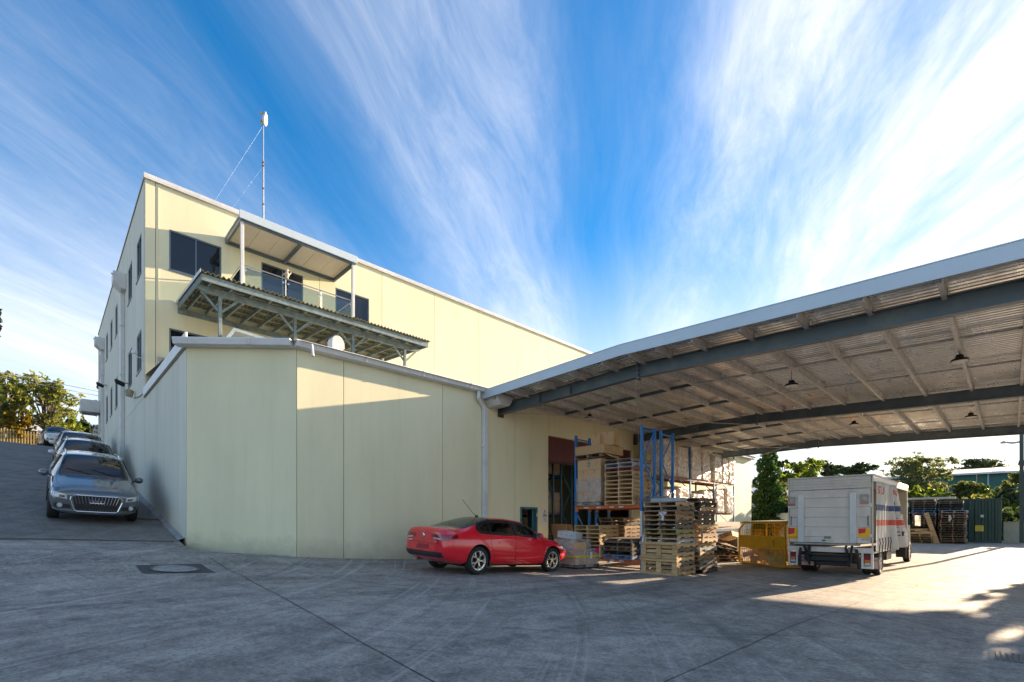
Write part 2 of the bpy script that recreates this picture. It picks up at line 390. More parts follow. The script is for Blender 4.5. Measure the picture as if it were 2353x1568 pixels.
# ================================================================ SETTING
def ground_material():
    M_ = bpy.data.materials.new('weathered_concrete_paving'); M_.use_nodes = True
    nt = M_.node_tree; N = nt.nodes; L = nt.links; b = N['Principled BSDF']
    geo = N.new('ShaderNodeNewGeometry')
    def nz(scale, stretch=(1,1,1), detail=6, rough=0.6, dist=0.0, rotz=0.0, off=(0,0,0)):
        mp = N.new('ShaderNodeMapping'); mp.inputs['Scale'].default_value = stretch; mp.inputs['Rotation'].default_value = (0,0,rotz); mp.inputs['Location'].default_value = off
        L.new(geo.outputs['Position'], mp.inputs[0])
        n = N.new('ShaderNodeTexNoise'); n.inputs['Scale'].default_value = scale; n.inputs['Detail'].default_value = detail
        n.inputs['Roughness'].default_value = rough; n.inputs['Distortion'].default_value = dist
        L.new(mp.outputs[0], n.inputs['Vector']); return n.outputs['Fac']
    def rmp(v, a, b_, t0=0.0, t1=1.0):
        m = N.new('ShaderNodeMapRange'); m.inputs['From Min'].default_value = a; m.inputs['From Max'].default_value = b_
        m.inputs['To Min'].default_value = t0; m.inputs['To Max'].default_value = t1
        L.new(v, m.inputs['Value']); return m.outputs[0]
    def mix(fac, c1, c2, mode='MIX'):
        x = N.new('ShaderNodeMixRGB'); x.blend_type = mode
        for i, v in enumerate((fac, c1, c2)):
            if isinstance(v, (int, float)): x.inputs[i].default_value = v
            elif isinstance(v, tuple): x.inputs[i].default_value = (*v, 1)
            else: L.new(v, x.inputs[i])
        return x.outputs[0]
    base = mix(rmp(nz(0.45, detail=8, rough=0.68, dist=0.6), 0.36, 0.66), (0.25,0.228,0.195), (0.49,0.448,0.385))
    base = mix(rmp(nz(1.0, (0.14,1.6,1), 9, 0.72, 0.6, R(-32)), 0.50, 0.66, 0, 0.75), base, (0.54,0.505,0.45))   # scuffed, lighter drag marks
    base = mix(rmp(nz(1.0, (0.13,1.5,1), 7, 0.65, 0.5, R(-52), (9,2,0)), 0.50, 0.68, 0, 0.75), base, (0.11,0.107,0.102))     # tyre marks
    base = mix(rmp(nz(11, (1,0.5,1), detail=8, rough=0.78, rotz=R(20)), 0.42, 0.62, 0, 0.6), base, (0.50,0.48,0.44))
    base = mix(rmp(nz(2.6, detail=9, rough=0.75), 0.46, 0.68, 0, 0.6), base, (0.12,0.117,0.112))
    base = mix(rmp(nz(60, detail=3, rough=0.6), 0.30, 0.72, 0, 1.0), base, (0.33,0.325,0.31), 'SOFT_LIGHT')
    base = mix(rmp(nz(26, detail=4, rough=0.7), 0.46, 0.66, 0, 0.65), base, (0.09,0.087,0.083))
    base = mix(rmp(nz(0.8, detail=6, off=(40,7,0)), 0.62, 0.72, 0, 0.6), base, (0.085,0.083,0.08))      # oil stains
    # arcs left by turning tyres
    def arc(cx, cy, k, lo_, hi_, amt, col_):
        nonlocal base
        sb = N.new('ShaderNodeVectorMath'); sb.operation = 'SUBTRACT'; L.new(geo.outputs['Position'], sb.inputs[0]); sb.inputs[1].default_value = (cx, cy, 0)
        s2 = N.new('ShaderNodeSeparateXYZ'); L.new(sb.outputs[0], s2.inputs[0])
        ln = N.new('ShaderNodeVectorMath'); ln.operation = 'LENGTH'; L.new(sb.outputs[0], ln.inputs[0])
        at = N.new('ShaderNodeMath'); at.operation = 'ARCTAN2'; L.new(s2.outputs[1], at.inputs[0]); L.new(s2.outputs[0], at.inputs[1])
        cb = N.new('ShaderNodeCombineXYZ'); L.new(ln.outputs['Value'], cb.inputs[0]); L.new(at.outputs[0], cb.inputs[1])
        mp = N.new('ShaderNodeMapping'); mp.inputs['Scale'].default_value = (k, 2.2, 1); L.new(cb.outputs[0], mp.inputs[0])
        n = N.new('ShaderNodeTexNoise'); n.inputs['Scale'].default_value = 1.0; n.inputs['Detail'].default_value = 6; n.inputs['Roughness'].default_value = 0.7; n.inputs['Distortion'].default_value = 0.3; L.new(mp.outputs[0], n.inputs['Vector'])
        base = mix(rmp(n.outputs['Fac'], lo_, hi_, 0, amt), base, col_)
    arc(-9, 22, 2.6, 0.54, 0.68, 0.55, (0.105,0.10,0.095)); arc(-9, 22, 5.5, 0.56, 0.70, 0.55, (0.55,0.53,0.49)); arc(26, 20, 3.2, 0.55, 0.68, 0.5, (0.11,0.105,0.10))
    # the ramp is older and browner than the apron; the far yard is painted paler for sunlit brightness and bounce
    sep = N.new('ShaderNodeSeparateXYZ'); L.new(geo.outputs['Position'], sep.inputs[0])
    rampf = rmp(sep.outputs[1], 14.3, 15.2)
    base = mix(rampf, base, mix(0.55, base, (0.11,0.10,0.088)))
    yard = rmp(sep.outputs[0], 12.0, 20.0, 0, 0.55)
    base = mix(yard, base, mix(0.45, base, (0.42,0.385,0.33)))
    L.new(base, b.inputs['Base Color'])
    rr = rmp(nz(1.3, detail=6), 0.35, 0.7, 0.62, 0.88); L.new(rr, b.inputs['Roughness'])
    b.inputs['Specular IOR Level'].default_value = 0.35
    bp = N.new('ShaderNodeBump'); bp.inputs['Strength'].default_value = 0.8; bp.inputs['Distance'].default_value = 0.015
    hsum = N.new('ShaderNodeMath'); hsum.operation = 'ADD'
    L.new(nz(45, detail=5, rough=0.75), hsum.inputs[0]); L.new(nz(3, (0.3,1,1), detail=6, rotz=R(-40)), hsum.inputs[1])
    L.new(hsum.outputs[0], bp.inputs['Height']); L.new(bp.outputs[0], b.inputs['Normal'])
    return M_
GROUND_M = ground_material()
def lin(a, b, s): return list(np.arange(a, b, s))
gx = [-400,-200,-100,-60,-40,-30,-24,-18,-14] + lin(-11,20,0.5) + lin(20,50,1.0) + [50,60,75,100,150,250,400,700]
gy = [-400,-200,-100,-60,-40,-25,-15,-10,-7] + lin(-5,17,0.4) + lin(17,50,1.0) + [50,55,60,70,85,100,150,250,400,700]
gv = [(x, y, ground(x, y)) for y in gy for x in gx]
nx = len(gx)
gf = [(j*nx+i, j*nx+i+1, (j+1)*nx+i+1, (j+1)*nx+i) for j in range(len(gy)-1) for i in range(nx-1)]
g = MB(); g.v = gv; g.f = gf; g.m = [0]*len(gf)
GROUND = g.build('ground', GROUND_M, smooth=60, recalc=False); tag(GROUND, kind='structure', label='grey weathered concrete yard and ramp')

JDARK = mat('dark_joint_filler', (0.045,0.044,0.042), 0.9, var=0.4, vscale=5)
JLITE = mat('pale_crack_filler', (0.36,0.345,0.32), 0.9, var=0.5, vscale=3)
def ground_strip(name, pts, w, m, dz=0.004, parent=GROUND, wob=0.0, n=None):
    b = MB(); P = []
    for (x0, y0), (x1, y1) in zip(pts[:-1], pts[1:]):
        k = n or max(2, int(math.hypot(x1-x0, y1-y0) / 0.35))
        P += [(x0+(x1-x0)*i/k, y0+(y1-y0)*i/k) for i in range(k)]
    P.append(pts[-1]); vs = []
    for i, (x, y) in enumerate(P):
        a = P[max(i-1,0)]; c = P[min(i+1,len(P)-1)]
        d = Vector((c[0]-a[0], c[1]-a[1])).normalized(); nrm = Vector((-d.y, d.x))
        o_ = rnd.uniform(-wob, wob); ww = w * rnd.uniform(0.7, 1.25) if wob else w
        for s_ in (-1, 1):
            q = (x + nrm.x*(s_*ww/2+o_), y + nrm.y*(s_*ww/2+o_)); vs.append((q[0], q[1], ground(*q) + dz))
    b.add(vs, [(2*i, 2*i+1, 2*i+3, 2*i+2) for i in range(len(P)-1)])
    return b.build(name, m, parent, recalc=False)
def gpts(*F): return [tuple(on_ground(x, y)[:2]) for x, y in F]
ground_strip('expansion_joint', gpts((478,1280),(556,1322),(635,1365),(755,1433),(880,1504),(991,1566),(1090,1625)), 0.013, JDARK, wob=0.004)
ground_strip('expansion_joint', gpts((-60,1408),(200,1391),(420,1376),(635,1362),(900,1353),(1148,1345)), 0.022, JLITE, wob=0.010)
ground_strip('expansion_joint', gpts((1480,1590),(1527,1568),(1660,1510),(1809,1444),(1901,1411),(2010,1370)), 0.012, JDARK, wob=0.005)
ground_strip('expansion_joint', gpts((1440,1374),(1568,1398),(1690,1422),(1809,1444),(1960,1476)), 0.008, JDARK, wob=0.005)
ground_strip('expansion_joint', [(18.5,-2),(22.6,1.2),(27.5,5.1)], 0.014, JDARK, wob=0.005)

# loose grit and leaf litter, thickest along the foot of the walls
gb = MB(); r0 = random.Random(31)
for k in range(420):
    if k < 200: u = r0.random(); x, y = (4.8+u*6.5, 12.86-abs(r0.gauss(0,0.12))) if r0.random() < 0.6 else (2.7+u*2.0, 14.65-u*1.8-abs(r0.gauss(0,0.12)))
    elif k < 290: x, y = 2.3-abs(r0.gauss(0,0.25)), r0.uniform(14.2,18)
    else: x, y = r0.uniform(1,20), r0.uniform(0.5,11)
    s_ = r0.uniform(0.006,0.020); z = ground(x, y); a = r0.uniform(0,6.3); c_, q_ = math.cos(a)*s_, math.sin(a)*s_
    gb.add([(x+c_,y+q_,z),(x-q_*0.7,y+c_*0.7,z),(x-c_,y-q_,z),(x+q_*0.6,y-c_*0.6,z),(x+0.2*s_,y,z+s_*r0.uniform(0.5,1.0))], [(0,1,4),(1,2,4),(2,3,4),(3,0,4)])
tag(gb.build('grit', mat('grit_and_leaf_litter', (0.30,0.25,0.18), 0.9, var=0.6, vscale=2.5, col2=(0.10,0.07,0.045)), None, recalc=False), 'scattered grit and dry leaf litter on the concrete', 'litter', kind='stuff')
# kerb strip of mortar at the foot of the long wall beside the ramp
kb = MB(); ys = np.arange(14.9, 42, 0.4)
vs = []
for y in ys:
    w_ = 0.10 + 0.03*math.sin(y*3.1) + rnd.uniform(-.025,.025); z = ground(2.4, y)
    vs += [(2.64-w_-0.05, y, z-0.02), (2.64-w_*0.6, y, z+0.025), (2.638, y, z+0.05)]
kb.add(vs, [(3*i+k, 3*i+k+1, 3*i+3+k+1, 3*i+3+k) for i in range(len(ys)-1) for k in range(2)])
kb.build('kerb', mat('pale_mortar', (0.34,0.33,0.31), 0.9, var=0.4, vscale=4, bump=0.4), GROUND, recalc=False)

# trench drain across the foot of the ramp: frame and separate bars
GRATE = mat('rusty_grate_iron', (0.15,0.148,0.14), 0.6, metal=0.5, var=0.4, vscale=8)
def trench(x0, x1, y, w, label):
    t = thing('trench_drain', label, 'drain', (x0, y, ground(x0, y)))
    f = MB(); n = int((x1-x0)/0.5)
    for k in range(n):
        xa, xb = x0+(x1-x0)*k/n, x0+(x1-x0)*(k+1)/n
        for s_ in (-1, 1):
            yy = y + s_*w/2
            f.bar((xa-x0, yy-y, ground(xa,yy)-ground(x0,y)+0.008), (xb-x0, yy-y, ground(xb,yy)-ground(x0,y)+0.008), 0.02, 0.016)
    f.build('frame', GRATE, t, loc=(0,0,0))
    pit = MB()
    for k in range(n):
        xa, xb = x0+(x1-x0)*k/n, x0+(x1-x0)*(k+1)/n
        zs = lambda x, yy: ground(x, yy) - ground(x0, y) + 0.004
        pit.quad((xa-x0,-w/2,zs(xa,y-w/2)),(xb-x0,-w/2,zs(xb,y-w/2)),(xb-x0,w/2,zs(xb,y+w/2)),(xa-x0,w/2,zs(xa,y+w/2)))
    pit.build('channel', mat('drain_channel_dark', (0.05,0.047,0.042), 0.9, var=0.4, vscale=8), t, loc=(0,0,0), recalc=False)  # flat dark sheet lying just under the grate bars
    bm_ = MB().cb((0,0,0), (0.022, w, 0.014)).mesh('bar', GRATE)
    k = 0; x = x0 + 0.05
    while x < x1 and k < 290:
        inst(bm_, 'bar', t, (x-x0, 0, ground(x, y)-ground(x0, y)+0.012)); x += 0.055; k += 1
trench(-2.6, 2.36, 14.66, 0.085, 'long narrow trench drain across the foot of the ramp')
trench(1.95, 2.5, 17.9, 0.22, 'short slotted drain beside the front wheel of the grey car')
# loose mortar lump and stones at the wall corner
mh = on_ground(404, 1309)
t = thing('manhole_cover', 'round manhole cover set in a square dark asphalt patch', 'manhole', tuple(mh))
fx_ = [on_ground(x, y) for x, y in ((311,1300),(462,1297),(497,1317),(330,1319))]
pm = MB()
def gp(p, dz): return (p[0]-mh.x, p[1]-mh.y, ground(p[0], p[1])-mh.z+dz)
K = 8
def bil(u, v):
    a = fx_[0].lerp(fx_[1], u); c = fx_[3].lerp(fx_[2], u); return a.lerp(c, v)
pm.add([gp(bil(i/K, j/K), 0.006) for j in range(K+1) for i in range(K+1)], [(j*(K+1)+i, j*(K+1)+i+1, (j+1)*(K+1)+i+1, (j+1)*(K+1)+i) for j in range(K) for i in range(K)])
pm.build('asphalt_patch', mat('rough_black_asphalt', (0.085,0.083,0.08), 0.95, var=0.4, vscale=30, bump=0.8, bscale=60), t, loc=(0,0,0), recalc=False)
cen = bil(0.5, 0.5)
sx_ = (bil(0.93,0.5) - bil(0.07,0.5)); ax1 = Vector((sx_.x, sx_.y, 0)) * 0.40
sy_ = (bil(0.5,0.95) - bil(0.5,0.05)); ax2 = Vector((sy_.x, sy_.y, 0)) * 0.46
for nm, r0, r1, dz, m_ in (('cover', 0.0, 0.93, 0.016, mat('cast_concrete_lid', (0.34,0.33,0.31), 0.85, var=0.4, vscale=6, bump=0.5)), ('ring', 0.94, 1.04, 0.020, GRATE)):
    c_ = MB(); vs = []
    for k in range(32):
        a = 2*math.pi*k/32
        for r_ in (r0, r1):
            p = cen + ax1*(r_*math.cos(a)) + ax2*(r_*math.sin(a)); vs.append(gp(p, dz))
    c_.add(vs, [(2*k, 2*k+1, (2*k+3) % 64, (2*k+2) % 64) for k in range(32)])
    c_.build(nm, m_, t, loc=(0,0,0), recalc=False, merge=True)
p = on_ground(2345, 1517)
t = thing('drain_grate', 'small square slotted drain grate in the sunlit yard', 'drain', tuple(p), R(2))
MB().cb((0,0,0.004),(0.62,0.50,0.012)).build('frame', mat('pale_concrete_frame', (0.32,0.30,0.27), 0.9, var=0.3), t, loc=(0,0,0))
bb = MB().cb((0,0,0),(0.46,0.022,0.016)).mesh('bar', GRATE)
for k in range(9): inst(bb, 'bar', t, (0, -0.18+k*0.045, 0.014))

# ================================================================ MAIN BUILDING
LX, WY, MY, MZ, LEND = 2.64, 12.9, 21.8, 14.05, 42.4
def cells(a0, a1, z0, z1, holes):
    As = sorted({a0, a1, *[h for q in holes for h in q[:2] if a0 < h < a1]}); Zs = sorted({z0, z1, *[h for q in holes for h in q[2:] if z0 < h < z1]})
    out = []
    for i in range(len(As)-1):
        for j in range(len(Zs)-1):
            am, zm = (As[i]+As[i+1])/2, (Zs[j]+Zs[j+1])/2
            if not any(h[0] < am < h[1] and h[2] < zm < h[3] for h in holes): out.append((As[i], As[i+1], Zs[j], Zs[j+1]))
    return out
def panel(parent, axis, c, th, a0, a1, z0, z1, holes, m):
    """precast wall panel; axis 'x' = runs along X at Y=c (outer face c, body behind), 'y' = runs along Y at X=c"""
    g_ = 0.009; cl = cells(a0+g_, a1-g_, z0, z1, holes)
    groups = []                      # cells that touch form one panel
    for c_ in cl:
        hit = [g for g in groups if any(not (q[1] < c_[0]-1e-6 or q[0] > c_[1]+1e-6 or q[3] < c_[2]-1e-6 or q[2] > c_[3]+1e-6) for q in g)]
        for g in hit: groups.remove(g)
        groups.append(sum(hit, []) + [c_])
    for g in groups:
        b = MB()
        for (p0, p1, q0, q1) in g:
            if axis == 'x': b.bx(p0, p1, c, c+th, q0, q1)
            else: b.bx(c, c+th, p0, p1, q0, q1)
        b.build('wall_panel', m, parent, merge=True, recalc=False)
def window(parent, axis, c, a0, a1, z0, z1, mull=1, fw=0.055, name='window', glass=None):
    f = MB(); d0, d1 = c+0.02, c+0.09
    def bx(p0, p1, q0, q1, e0, e1, B):
        if axis == 'x': B.bx(p0, p1, e0, e1, q0, q1)
        else: B.bx(e0, e1, p0, p1, q0, q1)
    bx(a0, a0+fw, z0, z1, d0, d1, f); bx(a1-fw, a1, z0, z1, d0, d1, f)
    bx(a0+fw, a1-fw, z1-fw, z1, d0, d1, f); bx(a0+fw, a1-fw, z0, z0+fw, d0, d1, f)
    for k in range(1, mull+1):
        xm = a0 + (a1-a0)*k/(mull+1); bx(xm-fw*0.45, xm+fw*0.45, z0+fw, z1-fw, d0+0.004, d1-0.004, f)
    w = f.build(name, FRAME, parent)
    for k in range(mull+1):
        p0 = a0+fw + (a1-a0-2*fw)*k/(mull+1); p1 = a0+fw+(a1-a0-2*fw)*(k+1)/(mull+1)
        g_ = MB(); bx(p0, p1, z0+fw*0.8, z1-fw*0.8, c+0.055, c+0.065, g_); g_.build('pane', glass or GLASS, w)
    s = MB(); bx(a0-0.03, a1+0.03, z0-0.035, z0, c-0.03, c+0.1, s); s.build('sill', FRAME, w)
    return w
mainb = wthing('main_building', 'tall cream three storey office and warehouse building with dark windows', 'building', (LX, MY, 0))
wins_x = [(3.36,5.07,10.97,12.47,1),(6.54,8.25,10.35,12.45,1),(9.72,11.41,10.6,12.44,1),(3.36,5.6,7.0,8.8,1),(7.2,9.4,7.0,8.8,1)]
hx = [w[:4] for w in wins_x]
xj = [LX+0.0, 2.95, 5.86, 8.99, 12.11, 15.25, 18.4, 21.53, 24.6, 27.7, 30.8, 33.9, 37.0]
for a, b_ in zip(xj[:-1], xj[1:]): panel(mainb, 'x', MY, 0.18, a, b_, 5.5, MZ, hx, WALL)
for w in wins_x: window(mainb, 'x', MY, *w[:4], mull=w[4])
wins_y = []
for y0, y1 in ((22.7,24.0),(25.4,26.7),(28.35,29.55),(30.85,31.95),(33.35,34.45),(35.9,37.0),(38.3,39.3),(40.6,41.6)):
    wins_y += [(y0, y1, 10.95, 12.45), (y0, y1, 7.33, 8.83)]
yj = [MY+0.2, 24.7, 27.5, 30.2, 32.7, 35.2, 37.7, 40.1, LEND]
for a, b_ in zip(yj[:-1], yj[1:]):
    panel(mainb, 'y', LX, 0.18, a, b_, 6.15, MZ, wins_y, WALL_SKYLIT)
    panel(mainb, 'y', LX, 0.18, a, b_, 0.0, 6.135, [], WALL_SKYLIT)
for w in wins_y: window(mainb, 'y', LX, *w, mull=1)
bk = MB(); bk.bx(LX+0.18, 37, MY+0.18, MY+0.2, 5, MZ-0.02); bk.bx(LX+0.185, LX+0.2, MY+0.2, LEND, 0, MZ-0.02)
bk.bx(36.8, 37, MY+0.2, LEND, 0, MZ); bk.bx(LX, 37, LEND, LEND+0.2, 0, MZ)
bk.build('backing_wall', JOINT, mainb)
MB().bx(LX+0.2, 36.8, MY+0.2, LEND, MZ-0.3, MZ-0.1).build('roof', WHITEM, mainb)
# parapet flashing: A side white, ramp side thin
cp = MB(); cp.bx(LX-0.05, 37.05, MY-0.09, MY+0.24, MZ, MZ+0.13); cp.bx(LX-0.05, 37.05, MY-0.09, MY-0.075, MZ-0.06, MZ)
cp.build('parapet_flashing', WHITEM, mainb, bevel=0.008)
MB().bx(LX-0.03, LX+0.22, MY+0.24, LEND+0.1, MZ, MZ+0.07).build('parapet_flashing', mat('ochre_flashing', (0.30,0.25,0.12), 0.6, var=0.2), mainb)
MB().bx(3.02, 3.05, MY-0.012, MY-0.0, 7.0, MZ-0.05).build('corner_trim', mat('pale_trim', (0.75,0.66,0.45), 0.5), mainb)
for (x, dx) in ((11.6, 0.55), (13.35, 0.4)):     # low roof ventilators peeping over the parapet
    MB().lathe([(0.42,0),(0.42,0.16),(0.30,0.30),(0.05,0.34)], Matrix.Translation((x+dx, MY+0.9, MZ+0.10)), 18).build('roof_ventilator', GALV, mainb, smooth=40)
def rainhead(parent, y, ztop, w=0.7, proj=0.45):
    b = MB(); z1, z0 = ztop, ztop-0.42
    prof = [(LX, z1), (LX-proj, z1), (LX-proj, z0), (LX-0.16, z0-0.28), (LX, z0-0.28)]
    b.prism([(a, c) for a, c in prof], y, y+w, 'xz'); o = b.build('rainwater_head', WHITEM, parent, bevel=0.01)
    MB().tube([(LX-proj+0.02, y+0.12, z1-0.12),(LX-proj-0.06, y+0.12, z1-0.12)], 0.04, 8).build('overflow_spout', WHITEM, o)
rainhead(mainb, 27.35, 12.6); rainhead(mainb, 37.9, 12.6)
for y, zt in ((27.85, 11.9), (38.2, 11.9)):
    MB().bx(LX-0.16, LX-0.005, y, y+0.26, 0.5 if y < 30 else 4.4, zt).build('downpipe', WHITEM, mainb, bevel=0.01)
    d_ = MB()
    for z in (5.2, 8.2, 10.4): d_.bx(LX-0.172, LX-0.003, y-0.03, y+0.29, z, z+0.05)
    d_.build('pipe_bracket', WHITEM, mainb)
# entrance hood at the far corner
hd = wthing('entrance_hood', 'white box shaped hood over the doorway at the top of the ramp', 'awning', (LX, 41.6, 9.2))
MB().bx(LX-0.95, LX-0.002, 41.1, 42.3, 8.62, 9.40).build('hood_box', WHITEM, hd, bevel=0.02)
MB().bx(LX-0.85, LX-0.1, 41.2, 42.2, 8.56, 8.619).build('soffit', mat('grey_soffit', (0.3,0.29,0.3), 0.8), hd)
# louvred vent box on the wall
lv = wthing('louvre_vent', 'small grey louvred vent box on the cream wall above the lower roof', 'vent', (3.0, MY, 7.3))
fr = MB(); fr.bx(3.0,3.75,MY-0.12,MY-0.002,7.28,7.62); fr.build('casing', GALV, lv, bevel=0.01)
for k in range(5): MB().bar((3.05,MY-0.14,7.33+k*0.06),(3.34,MY-0.14,7.33+k*0.06),0.05,0.008,up=(0,0.6,1)).build('louvre', GALV, lv); MB().bar((3.40,MY-0.14,7.33+k*0.06),(3.70,MY-0.14,7.33+k*0.06),0.05,0.008,up=(0,0.6,1)).build('louvre', GALV, lv)

# floodlights, camera, siren on the ramp wall
def floodlight(y, z, label):
    t = thing('floodlight', label, 'light', (LX, y, z), group='wall floodlights above the ramp')
    MB().tube([(0,0,0.0),(-0.12,0,0.0)],0.02,8).build('bracket', BLACK, t)
    for s_ in (-1, 1):
        MB().cb((0,0,0),(0.34,0.20,0.13)).build('lamp_head', BLACK, t, bevel=0.03, seg=2, loc=(-0.30, s_*0.17, -0.02+0.05*s_), rot=(s_*0.5, 0.45, s_*0.3))
floodlight(26.55, 7.55, 'black twin floodlight on the ramp wall beside the siren box')
floodlight(36.6, 9.5, 'black twin floodlight farther up the ramp wall under the upper windows')
t = thing('security_camera', 'white security camera on a bracket near the building corner', 'camera', (LX, 22.35, 7.75))
MB().tube([(0,0,-0.12),(-0.14,0,-0.12),(-0.2,0.05,0.0)],0.015,6).build('bracket', WHITEM, t); MB().cb((0,0,0),(0.1,0.30,0.12)).build('housing', WHITEM, t, bevel=0.02, loc=(-0.24,0.06,0.06), rot=(0.2,0,0.3))
MB().cb((0,0,0),(0.02,0.14,0.22)).build('wall_plate', WHITEM, t, loc=(-0.01,0,-0.1))
t = thing('siren_box', 'faded round alarm siren box below the camera on the ramp wall', 'alarm', (LX, 24.5, 6.75))
MB().lathe([(0.11,-0.16),(0.14,-0.02),(0.15,0.0),(0.15,0.06),(0.10,0.10)], None, 16).build('bowl', mat('faded_yellow_plastic', (0.42,0.38,0.24), 0.6, var=0.4, vscale=8), t, smooth=40, loc=(-0.18,0,0))
MB().tube([(0,0,-0.2),(-0.10,0,-0.22),(-0.18,0,-0.16)],0.014,6).build('bracket', GALV, t)
MB().tube([(0.0,0,-0.22),(-0.05,-0.6,-0.30),(-0.02,-1.5,-0.42),(-0.01,-2.2,-0.45)],0.012,6).build('cable', BLACK, t)

# ---- balcony
bal = wthing('balcony', 'upper balcony with glass balustrade and flat roof on white posts', 'balcony', (5.27, 19.8, 10.1))
MB().bx(5.2, 9.72, 19.78, MY-0.002, 9.95, 10.15).build('floor_slab', WHITEM, bal)
bx0, bx1, bz = 5.2, 9.68, 12.66
MB().bx(bx0-0.02, bx1+0.02, 19.68, MY-0.003, bz+0.19, bz+0.26).build('roof_sheet', WHITEM, bal)
fb = MB(); fb.bx(bx0-0.05, bx1+0.05, 19.62, 19.675, bz+0.06, bz+0.36); fb.build('fascia', FASCIA, bal, bevel=0.006)
b2 = MB(); b2.bx(bx0, bx1, 19.70, 19.80, bz, bz+0.18); b2.bx(bx0, bx0+0.08, 19.80, MY-0.003, bz, bz+0.18); b2.bx(bx1-0.08, bx1, 19.80, MY-0.003, bz, bz+0.18); b2.bx(bx0+0.08, bx1-0.08, MY-0.09, MY-0.004, bz, bz+0.1)
b2.build('roof_beam', FRAME, bal)
MB().bx(7.38, 7.48, 19.81, MY-0.1, bz+0.005, bz+0.12).build('roof_beam', FRAME, bal)
for k in range(6):
    xa = 5.285 + k*0.718; xb = xa + 0.708
    MB().bx(xa, xb, 19.81, MY-0.1, bz+0.125, bz+0.15).build('soffit_panel', SOFFIT, bal)
for x in (5.27, 9.60): MB().bx(x-0.055, x+0.055, 19.72, 19.83, 9.6, bz).build('post', WHITEM, bal, bevel=0.008)
RAIL = mat('brushed_rail', (0.55,0.56,0.58), 0.25, metal=0.9)
zr = 11.10
r_ = MB(); r_.tube([(5.33,19.78,zr),(9.55,19.78,zr)],0.024,8); r_.tube([(5.27,19.85,zr),(5.27,21.78,zr)],0.024,8); r_.tube([(9.60,19.85,zr),(9.60,21.78,zr)],0.024,8)
r_.build('handrail', RAIL, bal, smooth=40)
bpx = [5.36, 6.78, 8.18, 9.52]
for x in (6.82, 8.20): MB().tube([(x,19.80,10.0),(x,19.80,zr)],0.022,8).build('balustrade_post', RAIL, bal, smooth=40)
for a, b_ in ((5.38,6.74),(6.90,8.13),(8.27,9.52)):
    MB().bx(a, b_, 19.775, 19.787, 10.22, zr-0.08).build('glass_panel', BALGLASS, bal)
    for z in (10.35, zr-0.18):
        for x in (a+0.02, b_-0.02): MB().cb((x,19.781,z),(0.07,0.03,0.05)).build('clamp', CHROME, bal)
for x in (5.27, 9.60): MB().bx(x-0.006, x+0.006, 19.9, 21.7, 10.22, zr-0.08).build('glass_panel', BALGLASS, bal)
# small figure ornament on the rail
orn = thing('rail_ornament', 'small pale figurine standing on the balcony handrail', 'ornament', (6.86, 19.78, zr+0.02))
OR = mat('cast_plaster', (0.55,0.50,0.40), 0.7, var=0.3, vscale=20)
MB().lathe([(0.06,0),(0.07,0.03),(0.045,0.05),(0.09,0.12),(0.10,0.18),(0.06,0.24),(0.04,0.27)], None, 12).build('body', OR, orn, smooth=50)
MB().lathe([(0.0,-0.06),(0.05,-0.03),(0.055,0.01),(0.03,0.05),(0,0.06)], None, 12).build('head', OR, orn, smooth=50, loc=(0.01,0,0.33))
MB().tube([(0.07,0,0.18),(0.14,0,0.24),(0.16,0,0.32)],[0.025,0.02,0.012],6).build('arm', OR, orn, smooth=50); MB().tube([(-0.07,0,0.18),(-0.13,0,0.13),(-0.16,0,0.05)],[0.025,0.02,0.012],6).build('arm', OR, orn, smooth=50)

# ---- timber veranda on the annex roof
ver = wthing('timber_veranda', 'long blue grey timber veranda with corrugated roof along the cream wall', 'veranda', (3.62, 18.0, 6.6))
vx0, vx1, vy0, vy1, vzf, vzb = 3.62, 12.25, 18.0, MY-0.02, 9.36, 9.62
def vz(y): return vzf + (vzb-vzf)*(y-vy0)/(vy1-vy0)
cs = MB(); vs = []; per = 0.15; n = int((vx1-vx0+0.1)/per*6)
for i in range(n+1):
    x = vx0-0.03 + i*per/6; h = 0.035*math.sin(2*math.pi*i/6)
    for y in (vy0-0.12, vy1): vs.append((x, y, vz(y)+0.20+h))
for i in range(n+1):
    x = vx0-0.03 + i*per/6; h = 0.035*math.sin(2*math.pi*i/6)
    for y in (vy0-0.12, vy1): vs.append((x, y, vz(y)+0.212+h))
N2 = 2*(n+1)
cs.add(vs, [(2*i,2*i+1,2*i+3,2*i+2) for i in range(n)] + [(N2+2*i,N2+2*i+2,N2+2*i+3,N2+2*i+1) for i in range(n)] + [(2*i,2*i+2,N2+2*i+2,N2+2*i) for i in range(n)])
cs.build('roof_sheet', ROOFSHEET, ver, smooth=50, recalc=False)
MB().bx(vx0, vx1, vy0-0.04, vy0, vzf-0.06, vzf+0.15).build('fascia_board', TIMBER, ver, bevel=0.005)
for x in (vx0, vx1-0.04):
    MB().prism([(vy0, vzf-0.05),(vy1, vzb-0.05),(vy1, vzb+0.15),(vy0, vzf+0.15)], x, x+0.04, 'yz').build('barge_board', TIMBER, ver)
MB().prism([(vy0-0.12, vzf+0.155),(vy1, vzb+0.155),(vy1, vzb+0.26),(vy0-0.12, vzf+0.26)], vx0-0.05, vx0-0.035, 'yz').build('barge_flashing', WHITEM, ver)
nr = 14
for k in range(nr):
    x = vx0 + 0.3 + (vx1-vx0-0.6)*k/(nr-1)
    MB().prism([(vy0+0.001, vzf-0.02),(vy1, vzb-0.02),(vy1, vzb+0.10),(vy0+0.001, vzf+0.10)], x-0.025, x+0.025, 'yz').build('rafter', TIMBER, ver)
for y in (18.7, 19.4, 20.1, 20.8, 21.5): MB().bx(vx0+0.05, vx1-0.05, y-0.035, y+0.035, vz(y)+0.104, vz(y)+0.16).build('batten', TIMBER, ver)
